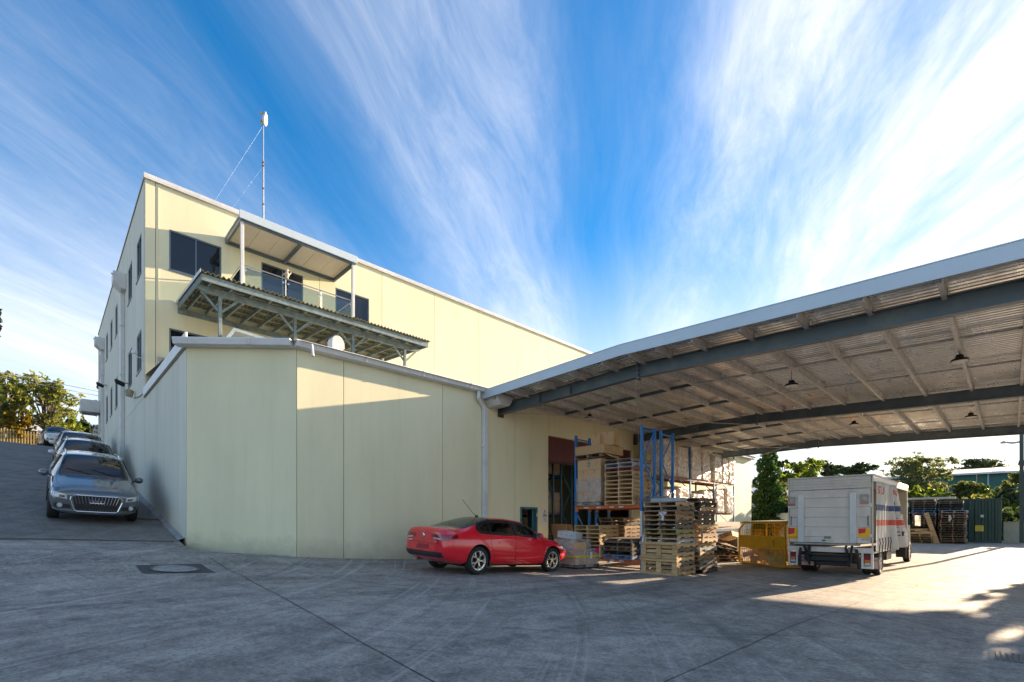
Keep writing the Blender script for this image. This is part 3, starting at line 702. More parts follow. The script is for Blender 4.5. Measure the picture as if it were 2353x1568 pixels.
bz0 = vz(18.55)-0.24
MB().prism([(vx0-0.02, bz0+0.1),(vx0+0.2, bz0),(vx1-0.3, bz0),(vx1-0.08, bz0+0.1),(vx1-0.08,bz0+0.215),(vx0-0.02,bz0+0.215)], 18.50, 18.58, 'xz').build('front_beam', TIMBER, ver, bevel=0.005)
MB().bx(vx0, vx1, vy1-0.06, vy1-0.004, vzb-0.22, vzb-0.025).build('wall_plate', TIMBER, ver)
for x in (4.27, 6.72, 8.99, 11.40):
    MB().bx(x-0.05, x+0.05, 18.49, 18.59, 6.2, bz0-0.001).build('post', TIMBER, ver, bevel=0.005)
    for s_ in (-1, 1): MB().bar((x+s_*0.05,18.54,bz0-0.50),(x+s_*0.55,18.54,bz0+0.01),0.05,0.07).build('brace', TIMBER, ver)
# skillion awning frame with conduit in front of the lower window
aw = wthing('awning_frame', 'small pale blue skillion awning with a bent conduit below the veranda', 'awning', (4.3, 19.2, 6.5))
AWM = mat('pale_blue_paint', (0.36,0.45,0.46), 0.5, var=0.2, vscale=3)
MB().prism([(4.05,7.25),(4.45,7.90),(8.2,7.62),(8.2,7.54),(4.5,7.80),(4.14,7.20)], 17.6, 17.68, 'xz').build('front_frame', AWM, aw)
MB().prism([(4.05,7.25),(4.45,7.90),(8.2,7.62),(8.2,7.58),(4.47,7.85),(4.09,7.22)], 17.68, 19.6, 'xz').build('awning_sheet', mat('pale_blue_sheet', (0.42,0.48,0.47), 0.6, var=0.15), aw)
MB().tube([(4.35,17.5,6.6),(4.45,17.5,7.25),(4.62,17.5,7.52),(4.9,17.5,7.56),(7.6,17.5,7.40)],0.035,8).build('conduit', AWM, aw, smooth=40)
MB().bx(4.95,5.03,17.45,17.53,6.3,7.6).build('post', AWM, aw)

# ---- antenna mast
am = wthing('antenna_mast', 'tall thin guyed antenna mast with a white dish above the roof', 'antenna', (6.98, 23.0, 13.8))
MAST = mat('mast_grey', (0.42,0.43,0.44), 0.4, metal=0.6, var=0.2)
zt = 19.2
for (z0, z1, r0) in ((13.8,15.6,0.038),(15.6,17.3,0.032),(17.3,zt,0.022)): MB().tube([(6.98,23,z0),(6.98,23,z1)],r0,8).build('mast_section', MAST, am, smooth=40)
for z in (15.6, 16.3, 17.3, 17.45): MB().tube([(6.98,23,z-0.03),(6.98,23,z+0.03)],0.05,8).build('collar', mat('rusty_clamp', (0.16,0.10,0.07), 0.8, var=0.3), am)
md = Matrix.Translation((7.02,22.9,zt+0.12)) @ Euler((R(100), 0, R(62))).to_matrix().to_4x4()
MB().lathe([(0.0,-0.09),(0.12,-0.08),(0.18,-0.045),(0.225,0.0),(0.23,0.045),(0.21,0.055),(0.12,0.07),(0,0.075)], md, 24).build('dish', mat('white_radome', (0.72,0.72,0.70), 0.4, var=0.1), am, smooth=50)
for dx, dz in ((-0.05,0.25),(0.02,0.0),(-0.04,-0.12)): MB().cb((6.95+dx,22.98,zt+0.12+dz),(0.12,0.08,0.07)).build('dish_bracket', mat('brass_bracket', (0.30,0.22,0.10), 0.5, metal=0.5), am)
MB().tube([(7.05,22.95,zt+0.38),(7.05,22.95,zt+0.50)],0.035,8).build('feed_cap', WHITEM, am)
GUY = mat('guy_wire', (0.30,0.42,0.58), 0.4, metal=0.5)
for z, dx, dy in ((zt-0.1,-2.3,1.6),(17.3,-1.7,1.4),(17.3,2.0,1.0)): MB().tube([(6.98,23,z),(6.98+dx,23+dy,MZ)],0.0035,5).build('guy_wire', GUY, am)

# ================================================================ ANNEX (lower warehouse)
anx = wthing('warehouse_annex', 'lower cream precast warehouse annex with chamfered corner and white gutter', 'building', (LX, WY, 0))
AZ = 6.08; C1 = (2.64, 14.77); C2 = (4.72, 12.9); OPEN = (14.53, 20.75, 0, 5.05); DOOR = (12.95, 13.86, -0.2, 2.12)
aj = [4.72, 5.99, 9.35, 11.02, 12.65, 14.53, 17.6, 20.75, 23.9, 27.1, 30.2, 33.2, 36.3]
for a, b_ in zip(aj[:-1], aj[1:]): panel(anx, 'x', WY, 0.18, a, b_, -0.3, 5.98 if a > 11 else AZ, [OPEN, DOOR], WALL)
ay = [14.77, 15.75, 17.9, 19.9, MY+0.2]
for a, b_ in zip(ay[:-1], ay[1:]): panel(anx, 'y', LX, 0.18, a, b_, -0.2, AZ+0.10, [], WALL_SKYLIT)
d = Vector((C2[0]-C1[0], C2[1]-C1[1], 0)); Ld = d.length; d.normalize()
Mch = Matrix.Translation((C1[0], C1[1], 0)) @ Matrix.Rotation(math.atan2(d.y, d.x), 4, 'Z')
MB().bx(0.012, Ld-0.012, 0.0, 0.18, -0.3, AZ, M=Mch).build('wall_panel', WALL, anx)
MB().bx(0, Ld, 0.02, 0.17, -0.3, AZ-0.02, M=Mch).build('backing_wall', JOINT, anx)
bw = MB(); bw.bx(4.75, 14.5, WY+0.18, WY+0.2, 2.2, AZ-0.05); bw.bx(4.75, 12.9, WY+0.18, WY+0.2, -0.3, 2.2); bw.bx(20.8, 36.2, WY+0.18, WY+0.2, -0.3, 5.9); bw.bx(LX+0.18, LX+0.2, 14.9, MY, -0.3, AZ)
bw.bx(36.12, 36.3, WY+0.2, 24, -0.3, 5.9); bw.bx(14.0, 36, 21.0, 21.2, -0.3, 6.5); bw.bx(4.75, 12.0, WY+0.2, WY+0.22, -0.3, 6)
bw.build('backing_wall', JOINT, anx)
# side wall at the far end, and its eaves flashing
panel(anx, 'y', 36.3, 0.02, WY+0.01, 18, -0.3, 5.98, [], WALL)
fl = MB(); fl.bx(31.2, 36.5, WY-0.28, WY+0.05, 5.99, 6.12); fl.build('eaves_flashing', WHITEM, anx, bevel=0.01)
# roof sheet
rf = MB(); rf.add([(LX,14.6,AZ+0.16),(4.72,12.55,AZ+0.12),(36.5,12.55,AZ+0.05),(36.5,MY,6.9),(LX,MY,6.9)], [(0,1,2,3,4)]); rf.build('roof', mat('pale_roof_sheet', (0.5,0.5,0.47), 0.5, metal=0.3, var=0.15), anx, recalc=False)
# gutter: chamfer + front; profile open box
def gutter(p0, p1, parent, o=0.30):
    p0, p1 = Vector((*p0, 0)), Vector((*p1, 0)); dd = (p1-p0).normalized(); nn = Vector((dd.y, -dd.x, 0))
    b = MB(); prof = [(0.02, AZ+0.14), (o, AZ+0.16), (o+0.02, AZ+0.13), (o-0.02, AZ-0.005), (o-0.15, AZ-0.02), (0.02, AZ-0.02)]
    k = len(prof); vs = []
    for q in (p0, p1): vs += [tuple(q + nn*a + Vector((0,0,h))) for a, h in prof]
    b.add(vs, [(i, (i+1) % k, k+(i+1) % k, k+i) for i in range(k)] + [tuple(range(k))[::-1], tuple(range(k, 2*k))])
    o_ = b.build('gutter', WHITEM, parent)
    L_ = (p1-p0).length
    for i in range(1, int(L_/1.9)+1):
        q = p0 + dd*min(L_-0.2, i*1.9); s_ = MB(); s_.bar(tuple(q+nn*(o+0.005)+Vector((0,0,AZ-0.005))), tuple(q+nn*(o+0.022)+Vector((0,0,AZ+0.15))), 0.05, 0.02); s_.build('gutter_bracket', WHITEM, o_)
nC = Vector((d.y, -d.x, 0))
gutter((2.52, 14.88), (4.68, 12.94), anx, 0.30); gutter((4.63, 12.93), (11.0, 12.93), anx, 0.30)
bf = MB(); bf.bx(LX-0.06, LX-0.004, 14.6, MY, AZ+0.02, AZ+0.34); bf.build('barge_flashing', WHITEM, anx, bevel=0.008)
MB().bx(LX-0.03, LX-0.003, 14.75, MY, AZ-0.03, AZ+0.01).build('barge_trim', JOINT, anx)
MB().tube([(4.95,12.5,AZ+0.05),(4.92,12.38,AZ-0.12),(4.9,12.30,AZ-0.3)],0.035,8).build('overflow_spout', WHITEM, anx, smooth=40)
# vent cowl on the roof
vc = wthing('roof_vent_cowl', 'white gooseneck vent cowl on the annex roof beside the veranda', 'vent', (6.02, 13.6, AZ+0.1))
cpf = [(5.90,AZ+0.1),(5.90,AZ+0.66)] + [(6.07-0.17*math.cos(a), AZ+0.68+0.17*math.sin(a)) for a in (0.3,0.7,1.1,1.5,1.9,2.3,2.7)] + [(6.26,AZ+0.66),(6.27,AZ+0.50),(6.13,AZ+0.52),(6.10,AZ+0.46),(6.10,AZ+0.1)]
MB().prism(cpf, 13.44, 13.76, 'xz').build('cowl', mat('white_cowl', (0.72,0.72,0.69), 0.5, var=0.1), vc, bevel=0.008)
MB().bx(5.8,6.2,13.4,13.8,AZ,AZ+0.2).build('base', WHITEM, vc)
# downpipe beside the canopy and the rainwater box
dp = MB(); dp.bx(11.02,11.18,12.74,12.895,0.2,5.55); dp.build('downpipe', WHITEM, anx, bevel=0.012)
o_ = MB(); o_.tube([(10.75,12.72,AZ-0.02),(10.75,12.75,5.85),(11.02,12.82,5.62),(11.10,12.82,5.5)],0.075,4); o_.build('downpipe_offset', WHITEM, anx)
for z in (1.35, 4.2): MB().bx(10.96,11.24,12.728,12.897,z,z+0.06).build('pipe_bracket', WHITEM, anx)
MB().prism([(11.15,5.98),(11.85,5.98),(11.85,5.80),(11.70,5.62),(11.3,5.62),(11.15,5.80)], 12.2, 12.89, 'xz').build('rainwater_head', WHITEM, anx, bevel=0.01)
# door frame and open door leaf
TEAL = mat('teal_painted_steel', (0.03,0.14,0.17), 0.45, var=0.2, vscale=6)
dr = MB(); dr.bx(12.93,13.0,WY-0.03,WY+0.16,0.02,2.14); dr.bx(13.80,13.87,WY-0.03,WY+0.16,0.02,2.14); dr.bx(13.0,13.80,WY-0.03,WY+0.16,2.07,2.14)
drf = dr.build('door_frame', TEAL, anx)
MB().cb((0.0,0.38,1.03),(0.045,0.76,2.02)).build('door_leaf', TEAL, drf, loc=(13.77, WY+0.14, 0.03), rot=(0,0,R(-32)))
for z in (0.35, 1.85): MB().cb((13.81,WY-0.045,z),(0.05,0.03,0.14)).build('hinge', GALV, drf)
MB().tube([(13.92,WY-0.02,0.72),(13.92,WY-0.10,0.72)],0.035,8).build('door_stop', GALV, drf)
# roller shutter: each slat
MAROON = mat('maroon_shutter', (0.125,0.022,0.026), 0.5, var=0.3, vscale=3, stretch=(0.5,1,4))
sh = wthing('roller_shutter', 'maroon roller shutter half raised in the warehouse opening', 'shutter', (14.53, WY, 4.0))
sl = MB().prism([(0,0),(0.018,0.012),(0.024,0.045),(0.018,0.078),(0,0.092),(-0.01,0.092),(-0.01,0)], 0, 6.18, 'yz').mesh('slat', MAROON)
for k in range(11): inst(sl, 'slat', sh, (0.02, 0.14, 0.06+k*0.094))
MB().cb((3.1,0.14,0.02),(6.2,0.05,0.09)).build('bottom_rail', mat('dark_shutter_rail', (0.06,0.015,0.018), 0.6), sh, loc=(0.02,0,0))
for x in (0.0, 6.2): MB().bx(x-0.03,x+0.03,0.08,0.2,-4.0,1.05).build('guide_rail', GALV, sh, loc=(0.02,0,0))
# warning sign
sg = thing('warning_sign', 'small white hand hazard warning sign beside the roller door', 'sign', (14.30, WY-0.012, 1.62))
SW = mat('sign_white', (0.72,0.72,0.70), 0.5, var=0.12, vscale=9)
pl = MB().cb((0,0,0.17),(0.30,0.012,0.62)).build('plate', SW, sg, bevel=0.004)
tri = MB(); 
for a, b_ in (((-0.12,0.16),(0.12,0.16)),((0.12,0.16),(0,0.42)),((0,0.42),(-0.12,0.16))): tri.bar((a[0],-0.009,a[1]),(b_[0],-0.009,b_[1]),0.018,0.004,up=(0,1,0))
tri.build('symbol', BLACK, pl); MB().prism([(-0.05,0.19),(0.055,0.20),(0.06,0.235),(0.0,0.23),(-0.045,0.27),(-0.055,0.24)], -0.0105, -0.0075, 'xz').build('symbol', BLACK, pl)
for k in range(3): MB().cb((0,-0.0085,0.09-k*0.055),(0.20-0.03*k,0.003,0.018)).build('symbol', mat('grey_print', (0.2,0.2,0.2), 0.6), pl)
# interior floor lamps and shell
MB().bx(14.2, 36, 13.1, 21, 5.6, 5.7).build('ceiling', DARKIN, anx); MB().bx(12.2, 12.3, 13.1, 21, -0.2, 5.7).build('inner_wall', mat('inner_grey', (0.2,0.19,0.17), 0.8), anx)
LT = mat('lit_tube', (1,1,1), 0.5, emit=(1,0.96,0.85,9))
for x, y, z in ((17.8,18.6,2.35),(20.5,17.0,4.9)):
    tl = thing('tube_lamp', f'lit fluorescent tube lamp inside the warehouse, {"low on the racking" if z < 3 else "under the ceiling"}', 'lamp', (x,y,z))
    MB().cb((0,0,0.05),(1.3,0.12,0.05)).build('fitting', WHITEM, tl); MB().tube([(-0.6,0,0),(0.6,0,0)],0.025,8).build('tube', LT, tl)

# ================================================================ CANOPY
can = wthing('loading_canopy', 'large steel loading canopy with corrugated roof spanning the yard', 'canopy', (11.0, 6.0, 0))
CY = [12.86, 7.22, -3.1]; CZ = [5.98, 6.12, 5.72]      # underside of roof sheet
def cz(y): return float(np.interp(y, CY[::-1], CZ[::-1]))
CX0, CX1 = 11.02, 30.75
# roof sheets: trapezoid ribs along Y, three sheets of cover per width
for (ya, yb) in ((CY[0], CY[1]), (CY[1], CY[2])):
    b = MB(); vs = []; x = CX0; prof = [(0,0),(0.035,0.0),(0.055,0.035),(0.085,0.035),(0.105,0)]; P = 0.165
    while x < CX1:
        for dx, h in prof: vs.append((x+dx, h))
        x += P
    V = []
    for (px_, h) in vs: V += [(px_, ya, cz(ya)+h), (px_, yb, cz(yb)+h)]
    k = len(vs); b.add(V, [(2*i, 2*i+1, 2*i+3, 2*i+2) for i in range(k-1)])
    o_ = b.build('roof_sheet', ZINC, can, recalc=False); md_ = o_.modifiers.new('thickness', 'SOLIDIFY'); md_.thickness = 0.004; md_.offset = 1
# fascia on the near edge, in lengths
FB = [(12.9,10.2),(10.2,7.22),(7.22,4.4),(4.4,2.0),(2.0,-0.6),(-0.6,-3.15)]
for a, b_ in FB:
    MB().prism([(a-0.0004, cz(a)-0.13),(b_+0.0004, cz(b_)-0.13),(b_+0.0004, cz(b_)+0.15),(a-0.0004, cz(a)+0.15)], CX0-0.05, CX0-0.02, 'yz').build('fascia', FASCIA, can)
MB().prism([(12.9, cz(12.9)+0.152),(7.22, cz(7.22)+0.152),(-3.15,cz(-3.1)+0.152),(-3.15,cz(-3.1)+0.17),(7.22,cz(7.22)+0.17),(12.9,cz(12.9)+0.17)], CX0-0.06, CX0+0.12, 'yz').build('fascia_cap', FASCIA, can)
MB().bx(CX0, CX1, -3.17, -3.11, cz(-3.1)-0.14, cz(-3.1)+0.14).build('side_fascia', FASCIA, can)
def ibeam(b, p0, p1, h, w, tf=0.014, tw=0.010):
    p0, p1 = Vector(p0), Vector(p1)
    b.bar(p0, p1, tw, h-2*tf); off = Vector((0,0,h/2-tf/2)); b.bar(p0+off, p1+off, w, tf); b.bar(p0-off, p1-off, w, tf)
PUR = 0.20; RH = 0.36
def rz(y): return cz(y) - PUR*0.5 - RH/2 + 0.10
for X in (11.9, 20.9, 30.0):
    for (ya, yb, nm) in ((12.88, 7.22, 'rafter'), (7.21, -3.0, 'rafter')):
        b = MB(); ibeam(b, (X, ya, rz(ya)-0.16), (X, yb, rz(yb)-0.16), RH, 0.18); rb = b.build(nm, STEELB, can)
    b = MB(); b.cb((X, 7.215, rz(7.22)-0.16),(0.185,0.05,RH+0.14)); pk = b.build('splice_plate', STEELB, can)
    bm_ = MB().lathe([(0.016,0),(0.016,0.02)], Matrix.Rotation(R(90),4,'X'), 6).mesh('bolt', GALV)
    for k in range(4):
        for s_ in (-1, 1):
            for yy in (7.19,): inst(bm_, 'bolt', pk, (X+s_*0.06, yy, rz(7.22)-0.16-0.19+k*0.125), (0,0,0))
    MB().cb((X, 12.86, rz(12.86)-0.18),(0.26,0.04,0.52)).build('end_plate', mat('rusty_plate', (0.09,0.055,0.045), 0.8, var=0.4), can)
    # column at the yard edge
    cb_ = MB(); yc = -2.9
    cb_.cb((X, yc, 2.35),(0.012,0.24,5.7)); cb_.cb((X-0.10,yc,2.35),(0.014,0.24,5.7)); cb_.cb((X+0.10,yc,2.35),(0.014,0.24,5.7))
    cb_.build('column', STEELB, can)
    for y in (9.6, 10.9): MB().cb((X-0.05, y, rz(y)-0.16),(0.05,0.014,RH-0.03)).build('stiffener', STEELB, can)
pys = [-2.5, -1.35, -0.25, 0.82, 1.92, 3.04, 4.16, 5.27, 6.2, 6.98, 7.85, 8.98, 10.2, 11.4, 12.3]
def cpurlin(b, x0, x1, y, z):
    b.bx(x0, x1, y-0.003, y+0.003, z-PUR, z); b.bx(x0, x1, y+0.003, y+0.065, z-0.004, z); b.bx(x0, x1, y+0.003, y+0.065, z-PUR, z-PUR+0.004); b.bx(x0,x1,y+0.061,y+0.065,z-PUR+0.004,z-PUR+0.022)
for y in pys:
    z = cz(y) - 0.004
    for (xa, xb) in ((CX0, 15.9), (15.9, 20.9), (20.9, 25.5), (25.5, CX1)):
        b = MB(); cpurlin(b, xa+0.002, xb-0.002, y, z); b.build('purlin', GALV, can)
    for X in (11.9, 20.9, 30.0): MB().cb((X+0.02, y-0.012, z-0.10),(0.12,0.008,0.19)).build('cleat', GALV, can)
# bridging between the purlins
for X in (14.9, 17.9, 23.9, 26.9):
    for ya, yb in zip(pys[:-1], pys[1:]):
        MB().bar((X, ya+0.07, cz(ya)-0.13), (X, yb-0.005, cz(yb)-0.13), 0.05, 0.05 if ya < 6.9 else 0.10).build('bridging', GALV if ya < 6.9 else STEELB, can)
# safety mesh under the sheets, diagonal rod bracing
b = MB()
for x in np.arange(CX0+0.1, CX1, 0.30):
    for a, b_ in ((12.8,7.22),(7.22,-3.0)): b.bar((x, a, cz(a)-0.012), (x, b_, cz(b_)-0.012), 0.004, 0.004)
o_ = b.build('safety_mesh', mat('mesh_wire', (0.55,0.53,0.5), 0.4, metal=0.6), can, recalc=False); tag(o_, kind='stuff')
for (p0, p1) in (((12.0,12.6,5.5),(20.8,7.4,5.55)),((20.8,12.6,5.45),(29.9,7.4,5.5)),((12.0,7.4,5.6),(20.8,12.6,5.5)),((20.9,12.2,4.9),(22.6,7.6,5.6)),((30,12.3,4.85),(28.4,8.2,5.6))):
    MB().tube([p0, p1], 0.012, 6).build('brace_rod', GALV, can)
for a, b_ in ((12.86,7.22),(7.22,-3.1)):
    MB().prism([(a-0.002, cz(a)-0.24),(b_+0.002, cz(b_)-0.24),(b_+0.002, cz(b_)+0.12),(a-0.002, cz(a)+0.12)], CX1+0.01, CX1+0.04, 'yz').build('fascia', STEELB, can)
# high bay lamps
HB = mat('lamp_black', (0.02,0.02,0.022), 0.35, metal=0.4)
lampm = None
for (fx, fy, X, lab) in ((2205,828,15.9,'black round high bay lamp on the canopy purlin closest to the white fascia end'),(1819,885,15.0,'black round high bay lamp between the first and second canopy rafters near the splice'),
                    (2231,957,24.5,'black round high bay lamp past the second rafter beside the yard edge'),(1962,975,24.5,'black round high bay lamp past the second rafter above the truck'),(1355,960,15.0,'small flat lamp under the canopy close to the cream wall')):
    p = onX(fx, fy, X)
    t = thing('high_bay_lamp', lab, 'lamp', tuple(p), group='lamps under the canopy')
    ztop = cz(p.y)-0.20-p.z
    MB().tube([(0,0,0.10),(0,0,ztop)],0.008,6).build('hanger', HB, t)
    MB().lathe([(0.04,0.14),(0.075,0.12),(0.085,0.045),(0.165,0.02),(0.18,-0.025),(0.165,-0.03)], None, 20).build('housing', HB, t, smooth=40)
    MB().lathe([(0.0,-0.028),(0.16,-0.029),(0.16,-0.036),(0,-0.037)], None, 20).build('lens', mat('frosted_lens', (0.6,0.6,0.58), 0.4), t, smooth=40)
# ================================================================ VEHICLES
def paint(name, col, metal=0.0, rough=0.25):
    m = mat(name, col, rough, metal=metal, coat=1.0, var=0.10, vscale=1.2, bump=0.0)
    return m
def ring_pts(st, mirror=1):
    x, wb, zb, ws, zs, wm, zm, wsh, zsh, wg, zg, wt, zt, wr, zr, zc = st
    return [(wb,zb),(ws,zs),(wm,zm),(wsh,zsh),(wg,zg),(wt,zt),(wr,zr)]
def loft_body(stations, regions, axles, wheel_r, track, arch_w=0.34):
    """closed lofted shell; regions: list of (name, st0, st1, seg0, seg1, sides) marking glass; returns mesh with material index per region"""
    bm = bmesh.new(); rows = []
    for st in stations:
        x = st[0]; P = ring_pts(st); row = []
        b0 = bm.verts.new((x, 0, st[2])); t0 = bm.verts.new((x, 0, st[15]))
        Lh = [bm.verts.new((x, w, z)) for w, z in P]; Rh = [bm.verts.new((x, -w, z)) for w, z in P]
        rows.append((b0, Lh, t0, Rh))
    def seg(r, i, side):        # segment i: 0 = bottom centre..first, 1..6 between ring points, 7 = last..top centre
        b0, Lh, t0, Rh = r; H = Lh if side > 0 else Rh
        c = [b0] + H + [t0]; return c[i], c[i+1]
    face_reg = {}
    for k in range(len(rows)-1):
        for side in (1, -1):
            for i in range(8):
                a, b = seg(rows[k], i, side); c, d_ = seg(rows[k+1], i, side)
                f = bm.faces.new((a, b, d_, c) if side > 0 else (c, d_, b, a)); f.material_index = 0
                for ri, (nm, s0, s1, g0, g1, sides) in enumerate(regions):
                    if s0 <= k < s1 and g0 <= i < g1 and side in sides: face_reg.setdefault(ri, []).append(f)
    for r, flip in ((rows[0], False), (rows[-1], True)):
        b0, Lh, t0, Rh = r; lc = [b0]+Lh+[t0]; rc = [b0]+Rh+[t0]
        for i in range(8):
            vs = [lc[i], lc[i+1], rc[i+1], rc[i]]; u = []
            for v in vs:
                if v not in u: u.append(v)
            bm.faces.new(u[::-1] if flip else u)
    for ri, fs in face_reg.items():
        res = bmesh.ops.inset_region(bm, faces=fs, thickness=regions[ri][0][1], depth=0.0, use_even_offset=True, use_boundary=True)
        for f in res['faces']: f.material_index = 1
        for f in fs: f.material_index = 2 + ri
    bmesh.ops.recalc_face_normals(bm, faces=bm.faces[:])
    me = bpy.data.meshes.new('shell'); bm.to_mesh(me); bm.free()
    for k in range(2 + len(regions) + 1): me.materials.append(None)
    o = bpy.data.objects.new('shell', me); COL.objects.link(o)
    m = o.modifiers.new('s', 'SUBSURF'); m.levels = 2; m.render_levels = 2
    cut = MB()
    for ax in axles:
        for s_ in (-1, 1):
            y0, y1 = (track/2-arch_w/2-0.05, track/2+0.4) if s_ > 0 else (-track/2-0.4, -track/2+arch_w/2+0.05)
            n = 28; poly = []
            r_ = wheel_r*1.13
            pts = [(ax+r_*math.cos(a), wheel_r+0.01+r_*math.sin(a)) for a in [math.pi*j/n for j in range(n+1)]]
            poly = pts + [(ax-r_*1.0, -0.2), (ax+r_*1.0, -0.2)]
            cut.prism(poly, y0, y1, 'xz', m=0)
    cme = cut.mesh('cut', None); co = bpy.data.objects.new('cut', cme); COL.objects.link(co)
    for k in range(2 + len(regions) + 1 - len(cme.materials)): cme.materials.append(None)
    cme.polygons.foreach_set('material_index', [2+len(regions)]*len(cme.polygons))
    bo = o.modifiers.new('b', 'BOOLEAN'); bo.operation = 'DIFFERENCE'; bo.object = co; bo.solver = 'EXACT'
    bo.material_mode = 'INDEX'
    dg = bpy.context.evaluated_depsgraph_get(); dg.update()
    out = bpy.data.meshes.new_from_object(o.evaluated_get(dg))
    bpy.data.objects.remove(o); bpy.data.objects.remove(co)
    return out
def islands(fs):
    par = {}
    def fnd(a):
        while par.setdefault(a, a) != a: par[a] = par[par[a]]; a = par[a]
        return a
    for f in fs:
        for i in f[1:]: par[fnd(i)] = fnd(f[0])
    out = {}
    for f in fs: out.setdefault(fnd(f[0]), []).append(f)
    return list(out.values())
def split_parts(me, names_mats, parent):
    bm0 = bmesh.new(); bm0.from_mesh(me); objs = {}
    vco = [v.co.copy() for v in bm0.verts]
    groups = {}
    for f in bm0.faces: groups.setdefault(f.material_index, []).append([v.index for v in f.verts])
    for idx, (nm, mt) in names_mats.items():
      fs0 = groups.get(idx)
      if not fs0: continue
      for fs in (islands(fs0) if nm in ('wheel_arch', 'window_trim') else [fs0]):
        used = sorted({i for f in fs for i in f}); mp = {i: k for k, i in enumerate(used)}
        m2 = bpy.data.meshes.new(nm); m2.from_pydata([vco[i] for i in used], [], [[mp[i] for i in f] for f in fs]); m2.materials.append(mt)
        m2.polygons.foreach_set('use_smooth', [True]*len(m2.polygons)); m2.set_sharp_from_angle(angle=R(38)); m2.update()
        objs[idx] = inst(m2, nm, parent)
    bm0.free(); return objs
class Proj:
    def __init__(s, me):
        bm = bmesh.new(); bm.from_mesh(me); s.t = BVHTree.FromBMesh(bm); bm.free()
    def side(s, x, z, sg):
        h = s.t.ray_cast(Vector((x, sg*3, z)), Vector((0,-sg,0)))[0]; return h
    def end(s, y, z, sg):       # sg +1 = front, -1 = rear
        h = s.t.ray_cast(Vector((sg*20, y, z)), Vector((-sg,0,0)))[0]; return h
    def top(s, x, y):
        return s.t.ray_cast(Vector((x, y, 5)), Vector((0,0,-1)))[0]
def patch(P, kind, sg, corners, off, name, mt, parent, n=10, m=6, thick=0.012, smooth=40):
    """quad patch of bilinear corners projected onto the body and given thickness"""
    a, b, c, d_ = corners; V = []; ok = True
    for j in range(m+1):
        for i in range(n+1):
            u, v = i/n, j/m
            p = ((1-u)*(1-v)*a[0]+u*(1-v)*b[0]+u*v*c[0]+(1-u)*v*d_[0], (1-u)*(1-v)*a[1]+u*(1-v)*b[1]+u*v*c[1]+(1-u)*v*d_[1])
            h = P.side(p[0], p[1], sg) if kind == 'side' else P.end(p[0], p[1], sg)
            if h is None: V.append(None); continue
            V.append(h + (Vector((0, sg*off, 0)) if kind == 'side' else Vector((sg*off, 0, 0))))
    B = MB(); idx = {}
    dv = Vector((0, -sg*thick, 0)) if kind == 'side' else Vector((-sg*thick, 0, 0))
    for k, h in enumerate(V):
        if h is not None: idx[k] = len(B.v); B.v.append(tuple(h)); B.v.append(tuple(h+dv))
    edges = {}
    for j in range(m):
        for i in range(n):
            q = [j*(n+1)+i, j*(n+1)+i+1, (j+1)*(n+1)+i+1, (j+1)*(n+1)+i]
            if all(k in idx for k in q):
                B.f.append(tuple(idx[k] for k in q)); B.m.append(0)
                for e in zip(q, q[1:]+q[:1]):
                    edges[tuple(sorted(e))] = edges.get(tuple(sorted(e)), 0) + 1
    for (e0, e1), c_ in edges.items():
        if c_ == 1: B.f.append((idx[e0], idx[e1], idx[e1]+1, idx[e0]+1)); B.m.append(0)
    return B.build(name, mt, parent, smooth=smooth)
def line_on(P, kind, sg, pts, w, name, mt, parent, off=0.002, n=14):
    B = MB(); V = []
    Q = []
    for p, q in zip(pts[:-1], pts[1:]):
        for i in range(n): Q.append((p[0]+(q[0]-p[0])*i/n, p[1]+(q[1]-p[1])*i/n))
    Q.append(pts[-1]); path = []
    for q in Q:
        h = P.side(q[0], q[1], sg) if kind == 'side' else P.end(q[0], q[1], sg)
        if h is not None: path.append(h + (Vector((0, sg*off, 0)) if kind == 'side' else Vector((sg*off,0,0))))
    if len(path) < 2: return None
    B.tube(path, w/2, 5); return B.build(name, mt, parent)
